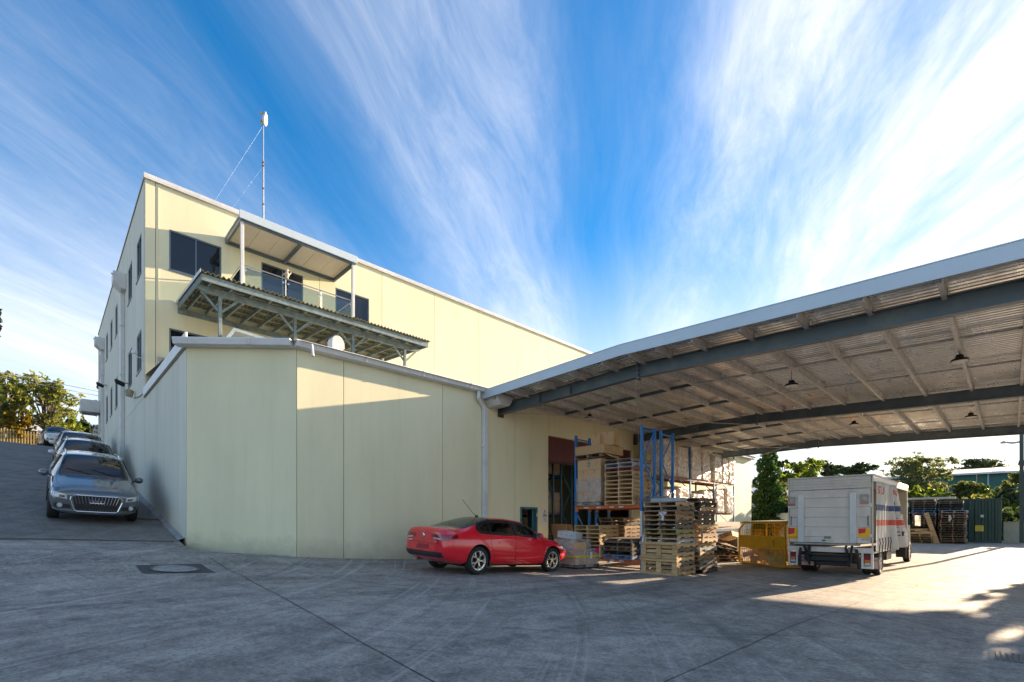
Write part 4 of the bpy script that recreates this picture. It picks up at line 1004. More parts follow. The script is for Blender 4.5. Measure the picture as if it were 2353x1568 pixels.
def make_wheel_meshes(r, w, spokes, style, rim_m=RIM):
    rr = r*0.70; T = Matrix.Rotation(R(90), 4, 'X')
    ty = MB().lathe([(rr,-w/2+0.012),(rr+0.03,-w/2),(r-0.03,-w/2+0.004),(r-0.006,-w/2+0.03),(r,-w/2+0.06),(r,w/2-0.06),(r-0.006,w/2-0.03),(r-0.03,w/2-0.004),(rr+0.03,w/2),(rr,w/2-0.012)], T, 40, closed=True).mesh('tyre', RUBBER, smooth=40)
    # outer face is -y after the rotation; rim built on both sides symmetric
    rim = MB()
    rim.lathe([(rr+0.002,-w/2+0.02),(rr-0.02,-w/2+0.012),(rr-0.03,-w/2+0.03),(rr-0.035,w/2-0.03),(rr+0.002,w/2-0.02)], T, 40, caps=False)
    for s_ in (-1, 1):
        yo = s_*(w/2-0.035)
        rim.lathe([(0.0,0.012),(0.055,0.010),(0.06,-0.03),(0.0,-0.03)], Matrix.Translation((0, yo, 0)) @ Matrix.Rotation(R(90)*(-s_ if s_ else 1), 4, 'X'), 18)
        for k in range(spokes):
            a = 2*math.pi*k/spokes
            if style == 'twin':
                for da in (-0.16, 0.16):
                    p0 = Vector((math.cos(a+da*0.45)*0.05, yo, math.sin(a+da*0.45)*0.05)); pm = Vector((math.cos(a+da*0.3)*rr*0.55, yo+s_*0.008, math.sin(a+da*0.3)*rr*0.55))
                    p1 = Vector((math.cos(a+da*1.7)*(rr-0.015), yo+s_*0.004, math.sin(a+da*1.7)*(rr-0.015)))
                    rim.bar(p0, pm, 0.028, 0.030, up=(0,1,0)); rim.bar(pm, p1, 0.026, 0.026, up=(0,1,0))
            else:
                rim.bar((math.cos(a)*0.05, yo, math.sin(a)*0.05), (math.cos(a)*(rr-0.015), yo, math.sin(a)*(rr-0.015)), 0.055, 0.03, up=(0,1,0))
    rm = rim.mesh('rim', rim_m, smooth=35)
    dk = MB().lathe([(0.0,-0.012),(rr-0.04,-0.012),(rr-0.04,0.012),(0,0.012)], T, 28).mesh('brake_disc', mat('brake_dark', (0.03,0.028,0.027), 0.6, metal=0.5), smooth=40)
    return ty, rm, dk
def add_wheels(t, axles, track, r, w, spokes, style, rim_m=RIM, steer=0.0):
    ty, rm, dk = make_wheel_meshes(r, w, spokes, style, rim_m)
    for i, ax in enumerate(axles):
        for s_ in (-1, 1):
            wh = inst(ty, 'wheel', t, (ax, s_*track/2, r), (0, rnd.uniform(0,1.2), steer if i else 0)); inst(rm, 'rim', wh); inst(dk, 'brake_disc', wh)
def mirror_pair(t, x, y, z, m, sc=1.0):
    for s_ in (-1, 1):
        b = MB(); vs = []
        prof = [(0,0.02),(0.03,0.06),(0.09,0.09),(0.13,0.085),(0.15,0.07)]
        h = MB().lathe([(0.0,-0.10),(0.05,-0.085),(0.085,-0.04),(0.095,0.02),(0.09,0.05),(0.0,0.052)], Matrix.Rotation(R(-90),4,'Y') @ Matrix.Diagonal((1.0,1.12,1,1)), 16)
        o = h.build('wing_mirror', m, t, smooth=50, loc=(x, s_*(y+0.13*sc), z+0.04)); o.scale = (sc, sc, sc)
        MB().bar((0, -s_*0.16, -0.06), (0, -s_*0.05, -0.02), 0.06, 0.03).build('mirror_arm', BLACK, o)
        MB().lathe([(0,0),(0.075,0),(0.075,0.004),(0,0.004)], Matrix.Rotation(R(-90),4,'Y') @ Matrix.Diagonal((1.0,1.12,1,1)), 16).build('mirror_glass', CHROME, o, loc=(-0.053,0,0))
def interior(t, x0, x1, zf, zseat, w):
    MB().bx(x0, x1, -w, w, zf-0.06, zf).build('floor_pan', DARKIN, t)
    seat = MB()
    seat.cb((0,0,0.10),(0.5,0.46,0.18)); seat.bar((-0.24,0,0.15),(-0.42,0,0.72),0.44,0.14,up=(1,0,0))
    sm = seat.mesh('seat', mat('seat_cloth', (0.05,0.05,0.052), 0.9), bevel=0.03, seg=2)
    hr = MB().cb((0,0,0),(0.09,0.26,0.17)).mesh('headrest', mat('seat_cloth', (0.05,0.05,0.052), 0.9), bevel=0.035, seg=2)
    for xs in (x0+0.55, x0+1.45):
        for y in (-0.38, 0.38):
            s_ = inst(sm, 'seat', t, (xs, y, zseat)); inst(hr, 'headrest', s_, (-0.47,0,0.83))
    MB().bx(x1-0.35, x1-0.05, -w+0.08, w-0.08, zseat+0.22, zseat+0.42).build('dashboard', DARKIN, t, bevel=0.05, seg=2)
    MB().tube([(x1-0.5, -0.38+0.18*math.cos(a), zseat+0.42+0.18*math.sin(a)) for a in [2*math.pi*k/16 for k in range(16)]],0.016,6,closed=True).build('steering_wheel', DARKIN, t)

def finish_body(me, regions, t, pm, plain='body'):
    nm = {0: (plain, pm), 1: ('window_trim', mat('gloss_black_trim', (0.012,0.012,0.014), 0.25, coat=0.5)), 2+len(regions): ('wheel_arch', DARKIN)}
    for i, rg in enumerate(regions): nm[2+i] = (rg[0][0], CARGLASS)
    return split_parts(me, nm, t)

# ---- red sedan, seen from the rear quarter
SEDAN = [
 (0.00,.46,.44,.64,.50,.71,.60,.69,.74,.67,.87,.61,.96,.45,1.005,1.015),
 (0.05,.62,.38,.80,.45,.865,.62,.84,.80,.815,.93,.73,1.035,.52,1.085,1.095),
 (0.11,.68,.34,.86,.42,.915,.63,.885,.85,.85,.97,.755,1.08,.54,1.12,1.132),
 (0.30,.74,.28,.895,.38,.95,.64,.915,.89,.87,.99,.75,1.085,.53,1.118,1.130),
 (0.46,.76,.24,.91,.34,.965,.66,.92,.91,.87,1.00,.74,1.088,.52,1.116,1.126),
 (0.60,.77,.23,.915,.32,.972,.66,.922,.925,.87,1.01,.73,1.105,.52,1.135,1.146),
 (1.13,.78,.22,.92,.30,.972,.66,.915,.935,.87,1.015,.695,1.27,.545,1.315,1.33),
 (1.62,.79,.21,.92,.29,.955,.64,.905,.935,.865,1.01,.655,1.38,.55,1.425,1.445),
 (2.05,.79,.20,.915,.28,.94,.62,.90,.93,.865,1.00,.645,1.40,.555,1.45,1.47),
 (2.48,.79,.20,.915,.28,.935,.61,.895,.92,.86,.99,.645,1.395,.555,1.445,1.468),
 (2.92,.79,.20,.915,.28,.935,.61,.895,.91,.86,.98,.645,1.35,.555,1.395,1.418),
 (3.36,.79,.20,.915,.28,.935,.61,.895,.90,.86,.96,.70,1.18,.58,1.22,1.24),
 (3.78,.79,.21,.915,.29,.94,.62,.89,.88,.86,.93,.76,.985,.55,1.02,1.03),
 (4.05,.78,.22,.91,.31,.95,.63,.885,.855,.84,.90,.72,.955,.48,.985,.995),
 (4.45,.76,.24,.88,.33,.92,.60,.86,.78,.81,.825,.69,.87,.45,.90,.91),
 (4.75,.68,.25,.80,.34,.84,.56,.80,.70,.75,.735,.65,.77,.42,.79,.80),
 (4.90,.54,.27,.66,.36,.71,.52,.68,.61,.64,.64,.56,.665,.36,.68,.69),
 (4.95,.40,.30,.52,.38,.58,.50,.56,.56,.52,.58,.45,.60,.30,.615,.62)]
def red_sedan():
    t = thing('sedan_car', 'glossy red sedan car parked along the cream wall, seen from behind', 'car')
    regs = [(('rear_window',0.045),5,7,6,8,(1,-1)), (('side_window',0.03),6,9,5,6,(1,)), (('side_window',0.03),6,9,5,6,(-1,)), (('side_window',0.03),9,11,5,6,(1,)), (('side_window',0.03),9,11,5,6,(-1,)), (('windscreen',0.045),10,12,6,8,(1,-1))]
    ax = (1.13, 4.045); r = 0.352; tr = 1.61
    me = loft_body(SEDAN, regs, ax, r, tr)
    RED = paint('red_car_paint', (0.80,0.006,0.022), 0.0, 0.2)
    finish_body(me, regs, t, RED); P = Proj(me)
    add_wheels(t, ax, tr, r, 0.235, 5, 'twin')
    interior(t, 1.5, 3.75, 0.28, 0.32, 0.70); mirror_pair(t, 3.28, 0.90, 0.98, RED)
    GAP = mat('panel_gap', (0.02,0.002,0.003), 0.8)
    for sg in (1, -1):
        line_on(P, 'side', sg, [(2.46,0.97),(2.44,0.60),(2.46,0.30)], 0.008, 'door_gap', GAP, t)
        line_on(P, 'side', sg, [(3.62,0.93),(3.60,0.60),(3.56,0.30)], 0.008, 'door_gap', GAP, t)
        line_on(P, 'side', sg, [(1.52,0.98),(1.50,0.80),(1.62,0.55),(1.70,0.34)], 0.008, 'door_gap', GAP, t)
        line_on(P, 'side', sg, [(1.75,0.31),(3.5,0.31)], 0.010, 'sill_gap', GAP, t)
        for xh in (1.92, 2.92):
            hp = patch(P, 'side', sg, [(xh-0.11,0.80),(xh+0.11,0.805),(xh+0.11,0.835),(xh-0.11,0.83)], 0.028, 'door_handle', RED, t, 6, 2, 0.03)
        tl = patch(P, 'side', sg, [(0.02,0.80),(0.42,0.87),(0.40,0.975),(0.04,0.955)], 0.006, 'tail_light', REDLENS, t, 10, 4)
        patch(P, 'side', sg, [(3.66,0.46),(3.70,0.46),(3.80,0.74),(3.73,0.74)], 0.006, 'fender_vent', CHROME, t, 3, 6); patch(P, 'side', sg, [(3.685,0.50),(3.70,0.50),(3.775,0.68),(3.752,0.68)], 0.009, 'vent_insert', BLACK, t, 2, 6)
        patch(P, 'side', sg, [(4.50,0.66),(4.80,0.60),(4.80,0.70),(4.45,0.765)], 0.006, 'headlight', CLEAR, t, 8, 4)
        # B pillar and quarter light bars
        line_on(P, 'side', sg, [(2.50,0.99),(2.47,1.37)], 0.07, 'pillar', BLACK, t, 0.0); line_on(P, 'side', sg, [(1.58,1.0),(1.52,1.28)], 0.03, 'pillar', BLACK, t, 0.0)
    for sg in (1, -1):
        a, b_ = (0.36*sg, 0.84*sg)
        patch(P, 'end', -1, [(a,0.845),(b_,0.80),(b_,0.955),(a,0.95)], 0.008, 'tail_light', REDLENS, t, 8, 5)
        patch(P, 'end', -1, [(0.46*sg,0.845),(0.76*sg,0.822),(0.72*sg,0.858),(0.46*sg,0.872)], 0.012, 'reversing_light', CLEAR, t, 5, 2)
        patch(P, 'end', 1, [(0.36*sg,0.56),(0.62*sg,0.60),(0.60*sg,0.66),(0.34*sg,0.62)], 0.006, 'headlight', CLEAR, t, 6, 3)
    patch(P, 'end', -1, [(-0.80,0.40),(0.80,0.40),(0.78,0.53),(-0.78,0.53)], 0.022, 'bumper_insert', BLACK, t, 16, 4, 0.03)
    patch(P, 'end', -1, [(-0.28,0.58),(0.28,0.58),(0.26,0.70),(-0.26,0.70)], 0.004, 'plate_recess', PLATE, t, 6, 3)
    line_on(P, 'end', -1, [(-0.66,0.74),(0.66,0.74)], 0.008, 'boot_gap', GAP, t); 
    for s_ in (-1,1): line_on(P, 'end', -1, [(0.64*s_,0.74),(0.70*s_,0.97)], 0.008, 'boot_gap', GAP, t)
    h = P.end(0, 0.905, -1)
    em = MB().lathe([(0,0.02),(0.045,0.018),(0.06,0.008),(0.062,0)], Matrix.Rotation(R(-90),4,'Y'), 20).build('emblem', CHROME, t, smooth=40, loc=tuple(h+Vector((-0.002,0,0))))
    MB().prism([(-0.025,-0.03),(0.02,-0.035),(0.03,0.0),(0.01,0.03),(-0.02,0.028),(-0.005,0.0)], 0, 0.006, 'xy').build('emblem_relief', mat('emblem_dark', (0.2,0.05,0.05), 0.3), em, loc=(-0.024,0,0), rot=(0,R(-90),0))
    for yy, w_ in ((0.55,0.16),(-0.52,0.2)):
        h = P.end(yy, 0.775, -1); MB().cb((0,0,0),(0.006,w_,0.025)).build('badge', CHROME, t, loc=tuple(h+Vector((-0.004,0,0))), rot=(0,0,0.35 if yy > 0 else -0.35))
    p = P.top(1.75, 0.0); MB().tube([(0,0,0),(-0.05,0,0.02)],[0.05,0.03],8).build('aerial_base', BLACK, t, loc=tuple(p)); MB().tube([(0,0,0.01),(-0.16,0,0.10),(-0.55,0,0.42)],0.006,5).build('aerial', BLACK, t, loc=tuple(p))
    MB().tube([(0.45,0.45,0.29),(0.12,0.45,0.29)],0.035,10).build('exhaust_tip', CHROME, t, smooth=40)
    MB().bx(0.85, 4.4, -0.60, 0.60, 0.18, 0.235).build('underbody', DARKIN, t)
    MB().bx(0.55,0.60,0.70,0.92,0.20,0.32).build('mud_flap', BLACK, t, loc=(0.95,0,0)); MB().bx(0.55,0.60,-0.92,-0.70,0.20,0.32).build('mud_flap', BLACK, t, loc=(0.95,0,0))
    return t
# ---- SUV / wagon cage, nose towards +x
SUV = [
 (0.00,.50,.46,.70,.52,.78,.68,.76,.88,.72,1.02,.64,1.18,.46,1.22,1.23),
 (0.06,.62,.38,.84,.46,.90,.68,.88,.95,.82,1.06,.70,1.36,.56,1.43,1.44),
 (0.20,.70,.32,.89,.42,.93,.68,.91,.98,.86,1.08,.70,1.48,.58,1.55,1.57),
 (0.60,.76,.28,.92,.38,.945,.69,.915,1.00,.87,1.09,.68,1.53,.60,1.595,1.62),
 (1.10,.78,.26,.925,.36,.945,.69,.91,1.00,.87,1.08,.675,1.55,.61,1.615,1.645),
 (1.70,.79,.25,.92,.35,.94,.68,.905,.99,.87,1.07,.675,1.56,.615,1.625,1.655),
 (2.25,.79,.25,.92,.35,.94,.68,.905,.985,.87,1.06,.67,1.54,.61,1.605,1.635),
 (2.55,.79,.25,.92,.35,.94,.68,.905,.98,.87,1.05,.675,1.47,.60,1.53,1.56),
 (2.95,.79,.25,.92,.35,.94,.68,.905,.975,.87,1.04,.715,1.27,.60,1.31,1.33),
 (3.30,.79,.26,.92,.36,.945,.68,.90,.965,.865,1.01,.75,1.07,.56,1.105,1.115),
 (3.70,.78,.28,.92,.38,.945,.68,.895,.93,.85,.97,.73,1.02,.50,1.055,1.065),
 (4.10,.76,.28,.90,.38,.93,.66,.885,.87,.84,.905,.71,.955,.48,.99,1.00),
 (4.36,.74,.26,.88,.36,.91,.64,.875,.82,.83,.86,.71,.91,.48,.945,.955),
 (4.53,.70,.25,.83,.35,.865,.62,.835,.76,.79,.80,.68,.84,.47,.865,.875),
 (4.62,.58,.27,.73,.36,.77,.58,.75,.69,.71,.73,.62,.76,.43,.78,.79)]
def suv(name, label, pm, detail=True, sx=1.0, sz=1.0, grille='slats', rails=True, chrome=CHROME, group=None):
    t = thing(name, label, 'car', group=group)
    regs = [(('rear_window',0.05),1,3,5,8,(1,-1)), (('side_window',0.03),3,6,5,6,(1,)), (('side_window',0.03),3,6,5,6,(-1,)), (('side_window',0.03),6,8,5,6,(1,)), (('side_window',0.03),6,8,5,6,(-1,)), (('windscreen',0.04),6,9,6,8,(1,-1))]
    ax = (0.97*sx, 3.78*sx); r = 0.36; tr = 1.62
    st = [tuple([s_[0]*sx] + [v*(sz if (i % 2 == 0) or i == 14 else 1.0) for i, v in enumerate(s_[1:], 1)]) for s_ in SUV]
    me = loft_body(st, regs, ax, r, tr)
    finish_body(me, regs, t, pm); P = Proj(me)
    add_wheels(t, ax, tr, r, 0.245, 5, 'plain')
    interior(t, 1.0*sx, 3.15*sx, 0.42, 0.46*sz, 0.70); mirror_pair(t, 2.95*sx, 0.90, 1.04*sz, pm, 1.0)
    MB().bx(0.4, 4.2*sx, -0.68, 0.68, 0.20, 0.285).build('underbody', DARKIN, t)
    if rails:
        for s_ in (-1, 1):
            pts = [P.top(x*sx, s_*0.60) for x in (0.75,0.9,1.3,1.7,2.1,2.3)]
            pts = [p + Vector((0,0,0.055 if 0 < i < 5 else 0.0)) for i, p in enumerate(pts) if p is not None]
            MB().tube(pts, 0.018, 7).build('roof_rail', chrome, t, smooth=50)
    zf = lambda z: z*sz
    if grille == 'slats':
        g0 = [(-0.40,0.34),(0.40,0.34),(0.49,0.74),(-0.49,0.74)]
        patch(P, 'end', 1, [(y, zf(z)) for y, z in g0], 0.004, 'grille_panel', BLACK, t, 10, 6)
        ol = [(-0.39,0.335),(0.39,0.335),(0.44,0.37),(0.52,0.62),(0.51,0.70),(0.42,0.755),(-0.42,0.755),(-0.51,0.70),(-0.52,0.62),(-0.44,0.37),(-0.39,0.335)]
        line_on(P, 'end', 1, [(y, zf(z)) for y, z in ol], 0.030, 'grille_frame', chrome, t, 0.012, 5)
        for k in range(14):
            y0 = -0.42 + k*0.0646
            line_on(P, 'end', 1, [(y0*0.92, zf(0.53)), (y0*1.06, zf(0.735))], 0.018, 'grille_slat', chrome, t, 0.012, 4)
            line_on(P, 'end', 1, [(y0*0.86, zf(0.37)), (y0*0.87, zf(0.40))], 0.012, 'grille_slat', chrome, t, 0.012, 2)
        patch(P, 'end', 1, [(-0.36,zf(0.42)),(0.36,zf(0.42)),(0.38,zf(0.525)),(-0.38,zf(0.525))], 0.022, 'plate_mount', BLACK, t, 8, 3)
        for k in range(4):
            B = MB(); h = P.end(-0.105+k*0.07, zf(0.605), 1)
            if h: B.tube([(h.x+0.022, h.y+0.042*math.cos(a), h.z+0.042*math.sin(a)) for a in [2*math.pi*j/14 for j in range(14)]], 0.006, 5, closed=True).build('emblem_ring', chrome, t)
    else:
        patch(P, 'end', 1, [(-0.36,zf(0.58)),(0.36,zf(0.58)),(0.40,zf(0.70)),(-0.40,zf(0.70))], 0.006, 'grille_panel', BLACK, t, 10, 4)
        line_on(P, 'end', 1, [(-0.38,zf(0.64)),(0.38,zf(0.64))], 0.03, 'grille_slat', chrome, t, 0.014)
        patch(P, 'end', 1, [(-0.45,zf(0.36)),(0.45,zf(0.36)),(0.42,zf(0.46)),(-0.42,zf(0.46))], 0.006, 'lower_intake', BLACK, t, 10, 3)
    for s_ in (-1, 1):
        patch(P, 'end', 1, [(0.58*s_,zf(0.635)),(0.885*s_,zf(0.69)),(0.865*s_,zf(0.815)),(0.60*s_,zf(0.755))], 0.006, 'headlight', CLEAR, t, 8, 4)
        patch(P, 'end', 1, [(0.63*s_,zf(0.665)),(0.74*s_,zf(0.685)),(0.74*s_,zf(0.75)),(0.63*s_,zf(0.73))], 0.010, 'headlight_lens', mat('lamp_reflector', (0.25,0.26,0.27), 0.1, metal=0.8), t, 4, 3)
        patch(P, 'side', s_, [(4.15*sx,zf(0.71)),(4.42*sx,zf(0.68)),(4.40*sx,zf(0.78)),(4.10*sx,zf(0.82))], 0.006, 'headlight', CLEAR, t, 6, 3)
        patch(P, 'end', 1, [(0.50*s_,zf(0.40)),(0.83*s_,zf(0.42)),(0.82*s_,zf(0.52)),(0.52*s_,zf(0.50))], 0.005, 'fog_surround', BLACK, t, 8, 3)
        h = P.end(0.71*s_, zf(0.47), 1)
        if h: MB().lathe([(0,0.02),(0.035,0.018),(0.05,0.0),(0.055,0.012),(0.06,0)], Matrix.Rotation(R(90),4,'Y'), 16).build('fog_light', CLEAR, t, smooth=40, loc=tuple(h+Vector((0.008,0,0))))
        line_on(P, 'end', 1, [(0.86*s_,zf(0.36)),(0.52*s_,zf(0.35)),(0.36*s_,zf(0.33))], 0.022, 'bumper_blade', mat('satin_grey', (0.25,0.27,0.28), 0.3, metal=0.6), t, 0.01)
        line_on(P, 'side', s_, [(1.95*sx,zf(1.05)),(1.93*sx,zf(0.7)),(1.95*sx,zf(0.36))], 0.009, 'door_gap', DARKIN, t); line_on(P, 'side', s_, [(3.02*sx,zf(1.0)),(3.05*sx,zf(0.7)),(2.98*sx,zf(0.36))], 0.009, 'door_gap', DARKIN, t)
        line_on(P, 'side', s_, [(1.98*sx,zf(1.07)),(1.96*sx,zf(1.53))], 0.08, 'pillar', BLACK, t, 0.0)
        for xh in (1.2*sx, 2.2*sx): patch(P, 'side', s_, [(xh-0.11,zf(0.88)),(xh+0.11,zf(0.885)),(xh+0.11,zf(0.915)),(xh-0.11,zf(0.91))], 0.028, 'door_handle', chrome, t, 6, 2, 0.03)
        # bonnet shut lines
        B = MB(); pts = [P.top(x*sx, s_*y) for x, y in ((3.35,0.80),(3.7,0.79),(4.05,0.76),(4.3,0.66))]
        B.tube([p+Vector((0,0,0.001)) for p in pts if p], 0.004, 4).build('bonnet_gap', DARKIN, t)
    # wipers and interior mirror
    for y0 in (-0.1, 0.45):
        pts = [P.top(x*sx, y) for x, y in ((3.22,y0),(3.12,y0-0.25),(3.04,y0-0.5))]
        MB().tube([p+Vector((0,0,0.012)) for p in pts if p], 0.008, 5).build('wiper', BLACK, t)
    MB().cb((2.62*sx,0,zf(1.42)),(0.03,0.24,0.07)).build('rear_view_mirror', BLACK, t, bevel=0.01)
    return t
def place_car(t, ref_local, world_xy, yaw, wheelbase_axles, scale=(1,1,1)):
    """set the car on the sloping ground: ref_local (x of the reference axle) lands on world_xy"""
    c, s_ = math.cos(yaw), math.sin(yaw); a0, a1 = wheelbase_axles
    def P_(x): return (world_xy[0] + c*(x-ref_local), world_xy[1] + s_*(x-ref_local))
    def zavg(x):
        p = P_(x); n = (-s_*0.8, c*0.8); return (ground(p[0]+n[0], p[1]+n[1]), ground(p[0]-n[0], p[1]-n[1]))
    r0, r1 = zavg(a0), zavg(a1)
    z0, z1 = sum(r0)/2, sum(r1)/2
    pitch = math.atan2(z1-z0, (a1-a0)*scale[0]); roll = math.atan2((r0[0]-r0[1]+r1[0]-r1[1])/2, 1.6)
    p0 = P_(0)
    # rotation: yaw about z, then pitch (nose up = negative rotation about y), roll about x
    Rm = Matrix.Rotation(yaw, 4, 'Z') @ Matrix.Rotation(-pitch, 4, 'Y') @ Matrix.Rotation(roll, 4, 'X')
    base = Vector((P_(a0)[0], P_(a0)[1], z0)) - (Rm @ Vector((a0*scale[0], 0, 0)))
    t.location = base; t.rotation_euler = Rm.to_euler(); t.scale = scale
car = red_sedan()
# near side wheels touch at the read points; car centre line lies 0.8 m towards the wall
place_car(car, 1.13, (8.02, 10.45), R(0.5), (1.13, 4.045), (1.0, 1.0, 1.04))
GREY = paint('grey_metallic_paint', (0.125,0.15,0.163), 0.45, 0.28); SILV = paint('silver_metallic_paint', (0.58,0.585,0.59), 0.35, 0.28); WHT = paint('white_car_paint', (0.66,0.66,0.65), 0.0, 0.25)
s1 = suv('suv_car', 'dark grey SUV with chrome slatted grille at the foot of the ramp', GREY); place_car(s1, 4.5, (0.98, 16.85), R(-90), (0.97, 3.78))
s2 = suv('wagon_car', 'silver wagon with roof rails parked directly behind the dark grey SUV', SILV, grille='bar', sz=0.98); place_car(s2, 4.5, (1.20, 24.2), R(-90), (0.97, 3.78))
s3 = suv('four_wheel_drive', 'white four wheel drive mostly hidden behind the silver wagon', WHT, grille='bar', rails=False, sz=1.0); place_car(s3, 4.5, (1.25, 29.6), R(-90), (0.97, 3.78))
s4 = suv('hatchback_car', 'white low car at the very top of the ramp by the trees', WHT, grille='bar', rails=False, sz=0.90); place_car(s4, 4.5, (0.95, 43.2), R(-84), (0.97, 3.78))
# ---- delivery truck (origin: middle of the rear, on the ground; nose towards +x)
TX, TY = 16.5, 3.72
def zt7(x, y):
    p = onX((3000+x/2.412)/1.74076, (1750+y/2.412)/1.74076, TX); return (p.y-TY, p.z)
def delivery_truck():
    t = thing('delivery_truck', 'white curtain sided delivery truck with tail lift, seen from behind', 'truck', (TX, TY, ground(18, TY)))
    TW = mat('dirty_white_panel', (0.64,0.60,0.54), 0.45, var=0.16, vscale=1.3, stain=(2.4,(1,1,0.35),0.55,(0.34,0.30,0.24),0.5,0.74))
    ALU = mat('ribbed_aluminium', (0.58,0.58,0.57), 0.4, metal=0.5, var=0.12, vscale=4)
    CHAS = mat('greasy_black_chassis', (0.02,0.021,0.023), 0.55, var=0.4, vscale=5)
    W = 1.06; ZF, ZT, LB = 0.86, 2.92, 6.45
    MB().bx(0.02, LB, -W, W, ZF-0.10, ZF).build('deck', mat('deck_ply', (0.14,0.11,0.08), 0.8, var=0.3), t)
    MB().bx(0.0, LB, -W-0.02, W+0.02, ZT-0.05, ZT).build('roof', TW, t, bevel=0.01)
    for s_ in (-1, 1):
        MB().prism([(0,ZT-0.22),(LB,ZT-0.22),(LB,ZT-0.055),(0,ZT-0.055)], s_*W-0.02, s_*W+0.02, 'xz').build('roof_rail', ALU, t, bevel=0.006)
        MB().bx(0.0, 0.07, s_*W-0.03 if s_ > 0 else -W-0.005, s_*W+0.005 if s_ > 0 else -W+0.03, ZF-0.25, ZT-0.225).build('corner_post', TW, t)
        MB().bx(LB-0.07, LB, s_*W-0.03 if s_ > 0 else -W, s_*W if s_ > 0 else -W+0.03, ZF, ZT-0.225).build('corner_post', ALU, t)
    MB().bx(LB-0.12, LB-0.075, -W+0.02, W-0.02, ZF, ZT-0.06).build('front_bulkhead', mat('scuffed_beige_panel', (0.52,0.46,0.33), 0.6, var=0.12, vscale=2, stain=(6,(1,1,1),0.8,(0.10,0.09,0.08),0.62,0.7)), t)
    MB().bx(0.1, LB-0.1, W-0.02, W, ZF-0.12, ZT-0.225).build('side_panel', TW, t)
    # rear: ribbed header and planked tailgate
    hz = [ZT-0.06, ZT-0.15, ZT-0.23, ZT-0.31, ZT-0.385]
    for k, z in enumerate(hz[:-1]): MB().bx(-0.02-0.006*(k % 2), 0.0, -W+0.04, W-0.04, hz[k+1]+0.004, z).build('header_rib', TW, t, bevel=0.004)
    zs = [ZT-0.40, 2.28, 2.00, 1.715, 1.43, 1.14, 0.97]
    for a, b_ in zip(zs[:-1], zs[1:]): MB().bx(-0.035, 0.0, -W+0.05, W-0.05, b_+0.005, a-0.003).build('tailgate_plank', TW, t, bevel=0.004)
    for (xa, xb, yt) in ((470,527,555),(967,1030,535)):
        y1, z1 = zt7(xa, yt); y0, z0 = zt7(xb, 1020); wd = (y1-y0)
        col_ = MB().bx(-0.085, -0.036, y0, y1, 0.97, z1).build('lift_column', ALU, t, bevel=0.004)
        rbm = MB().bx(-0.094, -0.0855, 0, wd*0.10, 0.985, z1-0.02).mesh('rib', ALU)
        for k in range(5): inst(rbm, 'rib', col_, (0, y0+wd*(0.06+0.19*k), 0))
    rv = MB(); 
    for k in range(46):
        y = -W+0.07+k*(2*W-0.14)/45
        for z in (ZT-0.40, ZT-0.09): rv.bx(-0.031,-0.018,y-0.006,y+0.006,z+0.012,z+0.024)
    for s_ in (-1,1):
        for k in range(22): rv.bx(-0.008,0.001,s_*(W-0.015)-0.006,s_*(W-0.015)+0.006,0.9+k*0.088,0.912+k*0.088)
    tag(rv.build('rivets', ALU, t, recalc=False), kind='stuff')
    for s_ in (-1,1):
        MB().tube([(-0.045,s_*0.96,1.75),(-0.07,s_*0.96,1.72),(-0.07,s_*0.96,1.50),(-0.045,s_*0.96,1.47)],0.010,6).build('grab_handle', BLACK, t)
        MB().cb((-0.02,s_*1.03,2.05),(0.04,0.05,0.10)).build('hinge', ALU, t); MB().cb((-0.02,s_*1.03,1.2),(0.04,0.05,0.10)).build('hinge', ALU, t)
    # platform edge, white sill
    ya, _ = zt7(440, 1035); yb, _ = zt7(1070, 1040)
    MB().bx(-0.20, -0.036, yb, ya, 0.905, 0.965).build('lift_platform', mat('worn_grey_steel', (0.33,0.33,0.32), 0.5, metal=0.4, var=0.3, vscale=5), t, bevel=0.01)
    MB().bx(-0.05, 0.06, -W-0.01, W+0.01, 0.70, 0.85).build('rear_sill', TW, t, bevel=0.008)
    # upper lamps and marker plates
    for (x0, x1, yt_, yb_) in ((370,442,578,660),(1062,1148,552,642)):
        y1, z1 = zt7(x0, yt_); y0, z0 = zt7(x1, yb_)
        lb = MB().bx(-0.05, -0.036, y0, y1, z0, z1).build('lamp_plate', mat('grimy_plate', (0.36,0.33,0.29), 0.6, var=0.3, vscale=9), t)
        MB().bx(-0.062, -0.051, y0+0.005, y1-0.005, z0, z0+0.045).build('red_reflector', REDLENS, lb)
        MB().lathe([(0,0.012),(0.05,0.01),(0.06,0)], Matrix.Translation((-0.05,(y0+y1)/2,(z0+z1)/2+0.02)) @ Matrix.Rotation(R(-90),4,'Y'), 14).build('dome_lamp', mat('dull_lens', (0.42,0.38,0.32), 0.4), lb, smooth=40)
    YEL = mat('marker_yellow', (0.80,0.42,0.005), 0.5); REDP = mat('marker_red', (0.55,0.02,0.01), 0.5)
    for (x0, x1, yt_, yb_) in ((372,468,872,982),(1048,1158,877,968)):
        y1, z1 = zt7(x0, yt_); y0, z0 = zt7(x1, yb_)
        pl = MB().bx(-0.044, -0.036, y0, y1, z0, z1).build('marker_plate', YEL, t)
        h = z1-z0; w_ = y1-y0
        MB().prism([(y1-0.006,z1-0.006),(y1-w_*0.68,z1-0.006),(y1-w_*0.60,z1-h*0.50),(y1-0.006,z1-h*0.60)], -0.0475, -0.0442, 'yz').build('red_chevron', REDP, pl)
        if x0 < 500:
            for k, s_ in enumerate(('DO NOT OVERTAKE','TURNING VEHICLE')):
                me = text_mesh(s_, 0.026, BLACK, 'lettering', 0.001); inst(me, 'lettering', pl, (-0.0475, (y0+y1)/2, z0+h*0.20-k*0.032), (R(90), 0, R(-90)))
